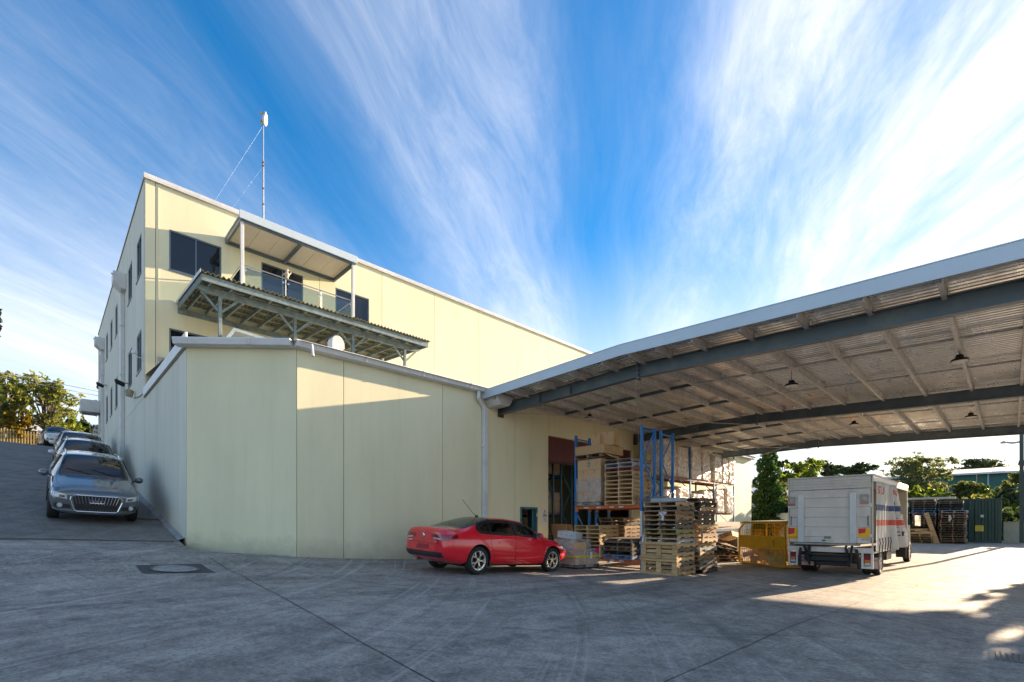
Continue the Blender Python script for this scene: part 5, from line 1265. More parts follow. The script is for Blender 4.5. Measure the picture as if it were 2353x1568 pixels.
    y_, z_ = zt7(1120, 985); inst(text_mesh('B361GH', 0.055, BLACK, 'lettering', 0.001), 'lettering', t, (-0.037, y_, z_), (R(90),0,R(-90)))
    y_, z_ = zt7(750, 966); MB().cb((-0.037,y_,z_),(0.004,0.18,0.075)).build('maker_plate', mat('grey_print', (0.2,0.2,0.2), 0.6), t)
    y_, z_ = zt7(770, 995); MB().cb((-0.037,y_-0.02,z_),(0.004,0.17,0.03)).build('sticker', mat('sticker_green', (0.45,0.55,0.15), 0.5), t); MB().cb((-0.037,y_+0.14,z_),(0.004,0.10,0.035)).build('sticker', BLACK, t)
    # tail lights in white frames
    for (x0, x1) in ((372,465),(1075,1190)):
        y1, z1 = zt7(x0, 1115); y0, z0 = zt7(x1, 1275); z0 = 0.27; z1 = 0.70
        f = MB(); f.bx(-0.03,0.02,y0,y0+0.05,z0,z1); f.bx(-0.03,0.02,y1-0.05,y1,z0,z1); f.bx(-0.03,0.02,y0+0.05,y1-0.05,z0,z0+0.05); fo = f.build('light_frame', TW, t)
        ym = (y0+y1)/2
        MB().bx(0.0,0.03,ym-0.075,ym+0.075,z0+0.09,z1-0.02).build('light_box', CHAS, fo)
        MB().bx(-0.012,0.0,ym-0.06,ym+0.06,z0+0.26,z1-0.06).build('stop_light', REDLENS, fo); MB().bx(-0.012,0.0,ym-0.06,ym+0.06,z0+0.17,z0+0.25).build('indicator_light', AMBER, fo); MB().bx(-0.012,0.0,ym-0.06,ym+0.06,z0+0.10,z0+0.16).build('reverse_light', CLEAR, fo)
    # chassis and lift arms
    for y in (-0.38, 0.38): MB().bx(0.25, 8.2, y-0.04, y+0.04, 0.52, 0.75).build('chassis_rail', CHAS, t)
    for x in (0.5, 1.5, 2.6, 3.8, 5.0): MB().bx(x, x+0.08, -0.95, 0.95, 0.66, 0.755).build('cross_member', CHAS, t)
    MB().bx(0.12, 0.30, -0.66, 0.66, 0.42, 0.60).build('lift_beam', CHAS, t, bevel=0.02); MB().bx(-0.02,0.08,-0.6,0.6,0.60,0.66).build('lift_beam', mat('rust_brown_steel', (0.05,0.035,0.028), 0.7, var=0.3), t)
    for s_ in (-1, 1):
        y = 0.60*s_
        MB().bar((-0.12,y,0.90),(0.10,y-0.10*s_,0.30),0.05,0.10,up=(1,0,0)).build('lift_arm', CHAS, t, bevel=0.01); MB().bar((-0.14,y-0.14*s_,0.88),(-0.02,y-0.12*s_,0.62),0.06,0.12,up=(1,0,0)).build('lift_bracket', CHAS, t, bevel=0.01)
        MB().tube([(-0.10,y+0.10*s_,0.80),(0.02,y+0.16*s_,0.26)],[0.035,0.055],10).build('lift_cylinder', CHAS, t, smooth=40)
        MB().tube([(-0.08,y-0.05,0.82),(-0.14,y-0.10,0.68),(-0.05,y-0.2,0.60),(0.1,y-0.1,0.55)],0.012,6).build('hydraulic_hose', BLACK, t)
    MB().bx(0.35,0.75,-0.42,0.42,0.28,0.52).build('fuel_box', CHAS, t, bevel=0.02); MB().tube([(0.9,-0.8,0.42),(0.9,0.8,0.42)],0.09,12).build('axle', CHAS, t, smooth=40)
    MB().lathe([(0.16,-0.14),(0.21,-0.05),(0.21,0.05),(0.16,0.14)], Matrix.Translation((1.42,0,0.44)) @ Matrix.Rotation(R(90),4,'X'), 16).build('differential', CHAS, t, smooth=40)
    # wheels: dual rears, single fronts
    TR = mat('truck_rim', (0.50,0.47,0.42), 0.5, metal=0.3, var=0.3, vscale=6)
    ty, rm, dk = make_wheel_meshes(0.39, 0.21, 8, 'plain', TR)
    for x, ys_ in ((1.42,(-0.93,-0.70,0.70,0.93)),(8.0,(-0.86,0.86))):
        for y in ys_: wh = inst(ty, 'wheel', t, (x, y, 0.39), (0, rnd.uniform(0,1), 0)); inst(rm, 'rim', wh); inst(dk, 'brake_drum', wh)
    FLAP = mat('white_mud_flap', (0.62,0.60,0.56), 0.6, var=0.2, vscale=5); RT = mat('red_lettering', (0.40,0.03,0.03), 0.5)
    for s_ in (-1, 1):
        fl = MB().bx(0.86,0.88,0.82*s_-0.24,0.82*s_+0.24,0.20,0.54).build('mud_flap', FLAP, t)
        inst(text_mesh('NORTH EAST', 0.075, RT, 'lettering', 0.001, 0.002), 'lettering', fl, (0.857, 0.82*s_, 0.45), (R(90),0,R(-90)))
        inst(text_mesh('ISUZU', 0.085, RT, 'lettering', 0.001, 0.003), 'lettering', fl, (0.857, 0.82*s_, 0.35), (R(90),0,R(-90)))
        e = MB(); e.bx(0.852,0.8595,0.82*s_-0.238,0.82*s_+0.238,0.20,0.215); e.bx(0.852,0.8595,0.82*s_-0.24 if s_ < 0 else 0.82+0.225,0.82*s_-0.225 if s_ < 0 else 0.82+0.24,0.215,0.54); e.build('red_border', RT, fl)
        MB().prism([(0.95+0.0,0.50),(1.0,0.80),(1.9,0.80),(1.95,0.50),(1.93,0.50),(1.86,0.77),(1.04,0.77),(0.97,0.50)], 0.60*s_, 1.03*s_, 'xz').build('mud_guard', CHAS, t)
    # curtain on the yard side
    CW = bpy.data.materials.new('printed_curtain'); CW.use_nodes = True
    nt = CW.node_tree; N = nt.nodes; L = nt.links; b = N['Principled BSDF']; b.inputs['Roughness'].default_value = 0.42
    tcn = N.new('ShaderNodeTexCoord'); sp = N.new('ShaderNodeSeparateXYZ'); L.new(tcn.outputs['Object'], sp.inputs[0])
    cr = N.new('ShaderNodeValToRGB'); cr.color_ramp.interpolation = 'CONSTANT'
    mr = N.new('ShaderNodeMapRange'); mr.inputs['From Min'].default_value = 0.6; mr.inputs['From Max'].default_value = 3.0; L.new(sp.outputs[2], mr.inputs['Value']); L.new(mr.outputs[0], cr.inputs[0])
    f = lambda z: (z-0.6)/2.4
    wc = (0.60,0.57,0.52,1); el = cr.color_ramp.elements; el[0].position = 0; el[0].color = wc; el[1].position = f(1.47); el[1].color = (0.62,0.075,0.03,1)
    for z, c_ in ((1.64, wc), (1.90, (0.02,0.06,0.17,1)), (2.065, wc)): e = el.new(f(z)); e.color = c_
    nz = N.new('ShaderNodeTexNoise'); nz.inputs['Scale'].default_value = 2.2; nz.inputs['Detail'].default_value = 6; L.new(tcn.outputs['Object'], nz.inputs['Vector'])
    mx = N.new('ShaderNodeMixRGB'); mx.blend_type = 'MULTIPLY'; mx.inputs[0].default_value = 0.35; L.new(cr.outputs[0], mx.inputs[1]); L.new(nz.outputs['Fac'], mx.inputs[2]); L.new(mx.outputs[0], b.inputs['Base Color'])
    zc0, zc1 = 0.74, ZT-0.20
    def curt(u, v):      # u along, v up -> point
        z = zc0 + (zc1-zc0)*v
        if u <= 0.55:
            x = 0.08 + 2.30*(u/0.55); amp = 0.018 + 0.012*math.sin(9*u); y = -W-0.035 - amp*(1+math.sin(2*math.pi*x/0.46 + 0.4*math.sin(5*v)))*(0.5+0.5*v)
        else:
            q = (u-0.55)/0.45; x = 2.38 + q*(0.95 + 0.95*(1-v)**1.3); dep = (0.06+0.16*(1-v))*(0.4+0.6*math.sin(math.pi*min(1,q*1.2)))
            y = -W-0.05 - dep*(1+math.sin(2*math.pi*q*3.6 + 0.9*v))*0.75 - 0.10*q*(1-v)
        return Vector((x, y, z - (0.03*math.sin(14*u) if v < 0.02 else 0) + (0.10*(u-0.55)/0.45 if (u > 0.55 and v < 0.5) else 0)*(1-2*v)))
    B = MB(); nu, nv = 150, 24
    B.add([tuple(curt(i/nu, j/nv)) for j in range(nv+1) for i in range(nu+1)], [(j*(nu+1)+i, j*(nu+1)+i+1, (j+1)*(nu+1)+i+1, (j+1)*(nu+1)+i) for j in range(nv) for i in range(nu)])
    cu = B.build('curtain', CW, t, smooth=70, recalc=False); sm = cu.modifiers.new('thickness','SOLIDIFY'); sm.thickness = 0.006; sm.offset = 0
    # tarpaulin lettering follows the cloth
    def cloth_text(s_, size, mt, u0, vmid, sq=0.11, bold=0.004):
        me = text_mesh(s_, size, mt, 'lettering', 0.0, bold, 'LEFT'); H_ = zc1-zc0
        bm2 = bmesh.new(); bm2.from_mesh(me); bmesh.ops.triangulate(bm2, faces=bm2.faces[:]); bmesh.ops.subdivide_edges(bm2, edges=[e for e in bm2.edges if e.calc_length() > 0.04], cuts=2)
        for v in bm2.verts:
            u = u0 + v.co.x*sq; p = curt(min(0.999,u), vmid + v.co.y/H_); v.co = p + Vector((0,-0.009,0))
        bm2.to_mesh(me); bm2.free(); inst(me, 'lettering', cu)
    REDC = mat('curtain_red', (0.55,0.06,0.03), 0.45); NAV = mat('curtain_navy', (0.015,0.04,0.14), 0.45)
    cloth_text('STRLIA', 0.30, REDC, 0.08, 0.875, 0.21, 0.006); cloth_text('AR', 0.30, REDC, 0.64, 0.875, 0.21, 0.006)
    cloth_text('po', 0.36, REDC, 0.64, 0.42, 0.30, 0.012); cloth_text('rtrg', 0.30, BLACK, 0.62, 0.24, 0.26, 0.004)
    for (u0, u1, va, vb) in ((0.60,0.66,0.56,0.74),(0.69,0.74,0.52,0.66),(0.77,0.83,0.55,0.68),(0.60,0.95,0.475,0.485),(0.60,0.95,0.325,0.335)):
        q = MB(); k = 10; q.add([tuple(curt(u0+(u1-u0)*i/k, va+(vb-va)*j/4)+Vector((0,-0.012,0))) for j in range(5) for i in range(k+1)], [(j*(k+1)+i, j*(k+1)+i+1, (j+1)*(k+1)+i+1, (j+1)*(k+1)+i) for j in range(4) for i in range(k)]); q.build('printed_band', NAV, cu, smooth=60, recalc=False)
    bk = MB().tube([(0,0,0.40),(-0.02,0,0.32),(0.02,-0.01,0.28),(0,0,0.20),(0,0.02,-0.06)],0.012,5).mesh('strap', BLACK)
    for k in range(5): inst(bk, 'curtain_strap', t, (0.35+k*0.45, -W-0.10, 0.72))
    MB().bx(0.05, LB, -W-0.02, -W+0.02, 0.70, 0.755).build('side_rail', ALU, t)
    # cab
    CABW = WHT
    cp = [(0,0.55),(0,2.25),(0.12,2.36),(1.05,2.36),(1.45,1.55),(1.60,1.05),(1.60,0.48),(1.2,0.42),(1.15,0.78),(0.95,0.94),(0.55,0.94),(0.35,0.78),(0.3,0.50)]
    cb_ = MB().prism([(a+LB+0.18, z) for a, z in cp], -0.95, 0.95, 'xz').build('cab', CABW, t, bevel=0.05, seg=2, smooth=40)
    for s_ in (-1, 1):
        MB().prism([(a+LB+0.18, z) for a, z in ((0.30,1.45),(0.30,2.15),(1.02,2.15),(1.32,1.52),(1.30,1.45))], s_*0.955-0.004, s_*0.955+0.004, 'xz').build('cab_window', GLASS, cb_)
        MB().tube([(LB+1.35,s_*0.96,1.9),(LB+1.50,s_*1.16,1.95),(LB+1.50,s_*1.16,1.30)],0.016,6).build('mirror_arm', BLACK, t)
        mo = MB().cb((LB+1.48,s_*1.20,1.62),(0.07,0.21,0.46)).build('wing_mirror', BLACK, t, bevel=0.03, seg=2); MB().cb((LB+1.442,s_*1.20,1.62),(0.006,0.17,0.40)).build('mirror_glass', CHROME, mo)
    # old tyre tread strip style mudflap hanging by the front wheel
    MB().bx(LB+0.12,LB+0.15,-1.0,-0.70,0.25,0.75).build('mud_flap', CHAS, t); MB().bx(2.7,3.6,-0.98,-0.62,0.36,0.68).build('side_locker', CHAS, t, bevel=0.02)
    MB().tube([(4.0,-0.55,0.52),(5.2,-0.55,0.52)],0.20,16).build('fuel_tank', mat('dull_tank', (0.25,0.24,0.22), 0.5, metal=0.5, var=0.3), t, smooth=40)
    return t
delivery_truck()
# ================================================================ GOODS
ORD = ['lowest','second','third','fourth','fifth','sixth','seventh','eighth','ninth','tenth','eleventh','twelfth','thirteenth','fourteenth','fifteenth','sixteenth','seventeenth','eighteenth','nineteenth','twentieth']
WOODS = {
 'new': mat('pale_new_pine', (0.68,0.48,0.25), 0.75, var=0.30, vscale=3, stretch=(1,1,6), bump=0.3, bscale=25, orand=0.16, col2=(0.44,0.27,0.11)),
 'used': mat('used_pallet_timber', (0.50,0.335,0.185), 0.8, var=0.4, vscale=3, stretch=(1,1,5), bump=0.35, bscale=25, orand=0.38, col2=(0.26,0.16,0.08)),
 'grey': mat('weathered_grey_timber', (0.27,0.21,0.15), 0.85, var=0.45, vscale=3, stretch=(1,1,5), bump=0.4, bscale=25, orand=0.40, col2=(0.14,0.105,0.075)),
 'dark': mat('dark_stained_timber', (0.085,0.068,0.055), 0.85, var=0.5, vscale=3, bump=0.4, orand=0.25),
 'blue': mat('blue_painted_timber', (0.055,0.20,0.42), 0.7, var=0.45, vscale=5, col2=(0.13,0.22,0.30), orand=0.15),
 'white': mat('whitewashed_timber', (0.50,0.50,0.48), 0.8, var=0.4, vscale=6, col2=(0.30,0.27,0.22), orand=0.1),
 'red': mat('faded_red_timber', (0.35,0.09,0.10), 0.75, var=0.4, vscale=6, col2=(0.33,0.22,0.16), orand=0.1),
 'yellow': mat('yellow_green_timber', (0.38,0.33,0.14), 0.75, var=0.35, vscale=6, orand=0.1)}
PCACHE = {}
def pallet_meshes(w):
    if w in PCACHE: return PCACHE[w]
    m = WOODS[w]; PL, PW = 1.12, 1.08
    br = MB(); br.prism([(-PL/2,0),(-PL*0.36,0),(-PL*0.33,0.028),(-PL*0.17,0.028),(-PL*0.14,0),(PL*0.14,0),(PL*0.17,0.028),(PL*0.33,0.028),(PL*0.36,0),(PL/2,0),(PL/2,0.10),(-PL/2,0.10)], -0.021, 0.021, 'xz')
    bm_ = br.mesh('bearer', m); db = MB().cb((0,0,0.009),(0.105,PW,0.018)).mesh('deck_board', m); sb = MB().cb((0,0,0.009),(0.105,PW,0.018)).mesh('bottom_board', m)
    one = MB()
    for y in (-PW/2+0.022, 0, PW/2-0.022): one.cb((0,y,0.018+0.05),(PL,0.042,0.10))
    for k in range(7): one.cb((-PL/2+0.055+k*(PL-0.11)/6,0,0.127),(0.105,PW,0.018))
    for k in range(4): one.cb((-PL/2+0.055+k*(PL-0.11)/3,0,0.009),(0.105,PW,0.018))
    PCACHE[w] = (bm_, db, sb, one.mesh('pallet', m)); return PCACHE[w]
PH = 0.136
def pallet(loc, rz, w, label, group, detail=True, rot=None, cat='pallet'):
    bm_, db, sb, one = pallet_meshes(w); PL, PW = 1.12, 1.08
    if not detail:
        o = inst(one, 'pallet', None, loc, rot or (0,0,rz)); tag(o, label, cat, group); return o
    t = thing('pallet', label, cat, loc, rz, group, rot)
    for y in (-PW/2+0.022, 0, PW/2-0.022): inst(bm_, 'bearer', t, (rnd.uniform(-.004,.004), y, 0.018))
    n = rnd.choice((6,7,7))
    for k in range(n):
        if w in ('grey','used','dark') and 0 < k < n-1 and rnd.random() < 0.05: continue
        inst(db, 'deck_board', t, (-PL/2+0.055+k*(PL-0.11)/(n-1), rnd.uniform(-.008,.008), 0.118), (0,0,rnd.uniform(-.012,.012)))
    for k in range(4): inst(sb, 'bottom_board', t, (-PL/2+0.055+k*(PL-0.11)/3, rnd.uniform(-.006,.006), 0.0))
    return t
WNAME = {'new':'pale new pine','used':'brown used timber','grey':'weathered grey timber','dark':'dark stained timber','blue':'faded blue painted','white':'whitewashed timber','red':'faded red painted','yellow':'yellowish green'}
def stack(x, y, z0, woods, where, group, rz=0.0, jit=0.015, jr=0.012, detail=True):
    z = z0; n = len(woods)
    for k, w in enumerate(woods):
        od = 'topmost' if k == n-1 else ORD[k]
        pallet((x+rnd.uniform(-jit,jit), y+rnd.uniform(-jit,jit), z), rz+rnd.uniform(-jr,jr), w, f'{WNAME[w]} pallet, {od} in {where}', group, detail)
        z += PH
    return z
def mixw(n, choices): return [rnd.choice(choices) for _ in range(n)]
# racking
BLUE = mat('blue_rack_steel', (0.012,0.20,0.55), 0.42, var=0.2, vscale=3, stain=(7,(1,1,1),0.5,(0.2,0.22,0.24),0.66,0.72)); ORANGE = mat('orange_rack_beam', (0.62,0.16,0.045), 0.5, var=0.2, vscale=4)
TEALR = mat('teal_rack_steel', (0.02,0.13,0.20), 0.45, var=0.2)
def rack_frame(parent, x0, x1, y, h, m, z0=0.0):
    for x in (x0, x1):
        b = MB(); b.bx(x-0.045,x-0.041,y-0.035,y+0.035,z0,z0+h); b.bx(x+0.041,x+0.045,y-0.035,y+0.035,z0,z0+h); b.bx(x-0.041,x+0.041,y-0.035,y-0.031,z0,z0+h)
        o = b.build('upright', m, parent)
        s_ = MB()
        for k in range(int(h/0.075)): s_.bx(x-0.016,x-0.007,y-0.0362,y-0.0350,z0+0.1+k*0.075,z0+0.135+k*0.075); s_.bx(x+0.007,x+0.016,y-0.0362,y-0.0350,z0+0.1+k*0.075,z0+0.135+k*0.075); s_.bx(x-0.0462,x-0.045,y-0.012,y+0.012,z0+0.1+k*0.075,z0+0.13+k*0.075)
        so = s_.build('slot_row', BLACK, o, recalc=False); tag(so, kind='stuff')
        MB().bx(x-0.07,x+0.07,y-0.06,y+0.06,z0,z0+0.008).build('foot_plate', m, o)
    n = 5; dz = (h-0.3)/n
    for k in range(n):
        a, b_ = z0+0.15+k*dz, z0+0.15+(k+1)*dz
        p0, p1 = ((x0+0.04,y,a),(x1-0.04,y,b_)) if k % 2 == 0 else ((x1-0.04,y,a),(x0+0.04,y,b_))
        MB().bar(p0, p1, 0.03, 0.045).build('diagonal_brace', m, parent)
    for z in (z0+0.13, z0+h-0.12): MB().bar((x0+0.04,y,z),(x1-0.04,y,z),0.03,0.045).build('cross_brace', m, parent)
def rack(label, x0, x1, ys, h, levels, m, bm=ORANGE, base=None, group=None):
    t = wthing('pallet_rack', label, 'rack', (x0, ys[0], 0), group)
    for y in ys: rack_frame(t, x0, x1, y, h, m)
    for a, b_ in zip(ys[:-1], ys[1:]):
        for z in levels:
            for x in (x0, x1):
                bo = MB().bx(x-0.03,x+0.03,a+0.04,b_-0.04,z-0.10,z).build('beam', bm, t, bevel=0.004)
                MB().bx(x-0.055,x-0.05,b_-0.13,b_-0.02,z-0.19,z+0.02).build('beam_connector', bm, bo)
                if x == x0:
                    for q in (0.28, 0.42, 0.62, 0.82): MB().bx(x-0.0335,x-0.0305,a+(b_-a)*q-0.09,a+(b_-a)*q+0.09,z-0.075,z-0.03).build('load_label', SW, bo)
    return t
RX0, RX1, RY0, RY1 = 13.55, 14.33, 8.10, 10.72
ra = rack('blue upright pallet rack with orange beams, front of the back to back pair', RX0, RX1, (RY0, RY1), 4.62, (2.12, 0.36), BLUE)
MB().bx(RX0-0.05,RX0-0.046,RY0-0.04,RY0+0.04,1.12,1.92).build('white_sleeve', SW, ra); MB().bx(RX0-0.05,RX0+0.05,RY0-0.042,RY0-0.038,1.12,1.92).build('white_sleeve', SW, ra)
rb_ = rack('blue upright pallet rack standing behind the carton rack, rear of the pair', RX1+0.42, RX1+1.22, (RY0, RY1), 4.62, (2.12, 0.36), BLUE)
# pallets on the front rack
stack(13.98, 8.88, 2.125, mixw(8,['new','used','new','used']) + ['red','white','grey'], 'the stack on upper orange beams beside cartons', 'pallets on the racks')
stack(13.95, 10.12, 0.365, ['new']*8, 'the clean pine stack on the lower rack level', 'pallets on the racks')
stack(13.95, 8.90, 0.365, ['blue','dark','grey','dark','grey'], 'the low dark stack on the lower rack level', 'pallets on the racks')
stack(15.2, 9.95, 0.365, mixw(4,['used','new']) + mixw(6,['grey','dark','used']), 'the tall stack on the rear rack level', 'pallets on the racks')
# cartons
CARD = mat('cardboard', (0.60,0.38,0.20), 0.85, var=0.12, vscale=4, orand=0.08, stain=(5,(1,1,1),0.25,(0.28,0.18,0.10),0.55,0.7)); TAPE = mat('brown_tape', (0.36,0.24,0.13), 0.3); PRINTB = mat('blue_grey_print', (0.16,0.25,0.30), 0.8)
def carton(c, d, label, group, rz=0.0, tape=True, mark=False, m=None):
    t = thing('cardboard_box', label, 'box', c, rz, group)
    MB().cb((0,0,d[2]/2),(d[0],d[1],d[2])).build('box', m or CARD, t, bevel=0.008)
    if tape:
        MB().cb((0,0,d[2]+0.0015),(d[0]-0.02,0.05,0.003)).build('tape', TAPE, t); MB().cb((-d[0]/2-0.0015,0,d[2]-0.06),(0.003,0.05,0.10)).build('tape', TAPE, t)
    if mark:
        MB().prism([(-0.10,d[2]*0.55),(0.10,d[2]*0.55),(0,d[2]*0.75)], -d[0]/2-0.003, -d[0]/2-0.0015, 'yz').build('printed_mark', PRINTB, t); MB().cb((-d[0]/2-0.002,0,d[2]*0.36),(0.0015,0.10,0.10)).build('printed_mark', PRINTB, t)
    return t
pallet((14.0, 10.13, 2.125), 0, 'grey', 'film covered grey pallet under the tall cartons on the upper rack', 'pallets on the racks')
z = 2.125+PH; G = 'cartons stacked on the upper rack'
hs = (0.37,0.37,0.37,0.37)
for k, h in enumerate(hs):
    if k % 2 == 0:
        for j, y in enumerate((9.885, 10.375)):
            for i, x in enumerate((13.74, 14.22)): carton((x,y,z),(0.475,0.485,h-0.004), f'square carton in the {"bottom" if k == 0 else "third"} carton layer, {("front","back")[i]} {("right","left")[j]} of the four', G, rnd.uniform(-.01,.01))
    else:
        for i, x in enumerate((13.74, 14.22)): carton((x,10.13,z),(0.475,0.975,h-0.004), f'wide carton in the {"second" if k == 1 else "top"} carton layer, {("front","back")[i]} one', G, rnd.uniform(-.01,.01), mark=(i == 0))
    z += h
pallet((13.95, 10.12, z+0.005), R(1), 'grey', 'grey pallet sitting on top of the tall carton stack', 'pallets on the racks', rot=(R(-2), R(0.5), R(1)))
OSB = mat('oriented_strand_board', (0.60,0.40,0.20), 0.8, var=0.5, vscale=38, col2=(0.34,0.19,0.07), detail=2, lo=0.42, hi=0.6)
t = thing('strand_board_crate', 'shallow crate of strand board on the top pallet', 'crate', (14.0, 10.05, z+0.15), R(1))
for nm, c, d_ in (('side_panel',(-0.57,0,0.14),(0.018,1.20,0.28)),('side_panel',(0.57,0,0.14),(0.018,1.20,0.28)),('end_panel',(0,-0.59,0.14),(1.12,0.018,0.28)),('end_panel',(0,0.59,0.14),(1.12,0.018,0.28)),('lid',(0,0,0.29),(1.16,1.20,0.016)),('base',(0,0,0.006),(1.12,1.16,0.012))): MB().cb(c, d_).build(nm, OSB, t)
ztop = z+0.15+0.30
carton((13.75,9.92,ztop),(0.30,0.36,0.38),'smaller upright carton on top of the strand board crate', 'cartons on the crate'); carton((14.05,9.60,ztop),(0.50,0.46,0.46),'larger upright carton on top of the strand board crate', 'cartons on the crate', R(8))
t = MB().cb((0,0,0),(0.7,0.55,0.03)).build('cardboard_sheet', CARD, None, loc=(14.0,9.5,z+0.10), rot=(R(24),R(5),0)); tag(t, 'folded cardboard sheet sagging off the top pallet edge', 'cardboard')
# film
FILM = add_translucent('stretch_film', (0.72,0.71,0.69), 0.10, 0.34, 0.16); FILMW = add_translucent('white_stretch_film', (0.80,0.79,0.76), 0.22, 0.66, 0.26)
def film_box(c, d, name, mt, parent=None, loc=None, seed=0, taper=0.0, amp=0.03, nx_=8, nz_=10, bottom=False):
    r0 = random.Random(seed); B = MB(); per = []
    hx_, hy_ = d[0]/2, d[1]/2
    for i in range(nx_): per.append((-hx_+2*hx_*i/nx_, -hy_, 0, -1))
    for i in range(nx_): per.append((hx_, -hy_+2*hy_*i/nx_, 1, 0))
    for i in range(nx_): per.append((hx_-2*hx_*i/nx_, hy_, 0, 1))
    for i in range(nx_): per.append((-hx_, hy_-2*hy_*i/nx_, -1, 0))
    n = len(per); V = []
    for j in range(nz_+1):
        q = j/nz_; k_ = 1 - taper*q*q
        for (x, y, ax_, ay_) in per:
            o = r0.uniform(0, amp); V.append((c[0]+x*k_+ax_*o, c[1]+y*k_+ay_*o, c[2]+d[2]*q + r0.uniform(-.01,.01)))
    B.add(V, [(j*n+i, j*n+(i+1) % n, (j+1)*n+(i+1) % n, (j+1)*n+i) for j in range(nz_) for i in range(n)])
    B.add([V[nz_*n+i] for i in range(n)], [tuple(range(n))])
    return B.build(name, mt, parent, smooth=80, loc=loc, recalc=False)
o_ = film_box((13.98,10.13,2.14),(1.02,1.03,0.95),'plastic_wrap',FILM,seed=3,amp=0.02); o_.location = (0,0,0); tag(o_, 'loose clear plastic wrap round the lower cartons on the rack', 'plastic wrap')
# wrapped load with yellow tape and pink stickers by the red car
def wrapped_load(x, y, z0, rz, label):
    t = thing('wrapped_load', label, 'pallet load', (x, y, z0), rz)
    bm_, db, sb, one = pallet_meshes('dark')
    po = inst(one, 'pallet', t)
    b0 = MB().cb((0,0,0),(1,1,1)).mesh('carton', CARD, bevel=0.02)
    for (cx, cy, cz_, dx, dy, dz) in ((-0.27,-0.26,0.14,0.50,0.50,0.42),(0.25,-0.26,0.14,0.50,0.50,0.40),(-0.27,0.27,0.14,0.50,0.50,0.42),(0.25,0.27,0.14,0.50,0.50,0.42),(-0.24,-0.22,0.57,0.52,0.5,0.30),(-0.24,0.25,0.57,0.52,0.5,0.36),(0.28,0.25,0.57,0.48,0.5,0.22)):
        inst(b0, 'carton', t, (cx,cy,cz_+dz/2), (0,0,rnd.uniform(-.02,.02)), (dx,dy,dz))
    film_box((0,0,0.06),(1.06,1.06,0.60),'plastic_wrap',FILM,t,(0,0,0),5,amp=0.025)
    film_box((-0.12,0.06,0.55),(0.86,0.98,0.42),'plastic_cover',FILM,t,(0,0,0),9,taper=0.12,amp=0.06)
    YT = mat('yellow_tape', (0.72,0.68,0.02), 0.5, var=0.3, vscale=30, stretch=(1,1,1)); PK = mat('pink_sticker', (0.90,0.02,0.22), 0.5)
    y_ = MB(); y_.bx(-0.565,-0.558,-0.56,0.56,0.38,0.43); y_.bx(-0.56,0.56,-0.565,-0.558,0.38,0.43); y_.build('yellow_tape', YT, t)
    MB().bx(-0.563,-0.559,-0.10,0.16,0.60,0.65).build('yellow_tape', YT, t)
    MB().cb((-0.567,0.30,0.66),(0.004,0.15,0.15)).build('pink_sticker', PK, t, rot=(R(6),0,0)); MB().cb((0.42,-0.567,0.60),(0.15,0.004,0.15)).build('pink_sticker', PK, t)
    MB().cb((0.15,-0.567,0.44),(0.09,0.003,0.22)).build('paper_label', SW, t)
    return t
wrapped_load(12.95, 10.25, ground(12.95,10.3), R(-8), 'film wrapped carton load with yellow tape and pink stickers beside the red car')
t = thing('foam_crate', 'white slotted foam crate on top of the taped carton load', 'crate', (12.98,10.55,ground(12.95,10.3)+0.98), R(6), None, (R(8),R(-3),R(6)))
FOAM = mat('white_foam', (0.62,0.62,0.59), 0.7, var=0.15, vscale=5)
b = MB(); b.bx(-0.2,0.2,-0.36,0.36,0,0.02); 
b.build('base', FOAM, t)
for nm, c, d_ in (('long_side',(-0.2,0,0.11),(0.025,0.74,0.22)),('long_side',(0.2,0,0.11),(0.025,0.74,0.22)),('short_side',(0,-0.36,0.11),(0.375,0.025,0.22)),('short_side',(0,0.36,0.11),(0.375,0.025,0.22))): MB().cb(c,d_).build(nm, FOAM, t, bevel=0.005)
for k in range(3): MB().cb((-0.2135,-0.2+0.2*k,0.13),(0.004,0.05,0.025)).build('slot', BLACK, t)
o_ = MB().cb((0,0,0.4),(0.03,0.55,0.8)).build('plywood_sheet', WOODS['new'], None, loc=(13.5,11.6,0.02), rot=(0,R(-9),R(6))); tag(o_, 'sheet of plywood leaning beside the roller door jamb', 'board')
# the two tall stacks by the blue uprights
zt_ = stack(13.66, 7.22, 0.0, mixw(3,['grey','used']) + mixw(4,['used','new','grey']) + ['white','used','yellow'] + mixw(5,['grey','used']) + ['used'], 'the tall stack in front of the blue uprights', 'pallets in the two tall stacks', jit=0.03, jr=0.02)
zt2 = stack(14.82, 7.05, 0.0, mixw(3,['grey','dark']) + ['used','used','white'] + mixw(5,['new','used']) + mixw(4,['grey','used']) + ['dark','grey'], 'the ragged stack nearest the yellow cage', 'pallets in the two tall stacks', jit=0.06, jr=0.05)
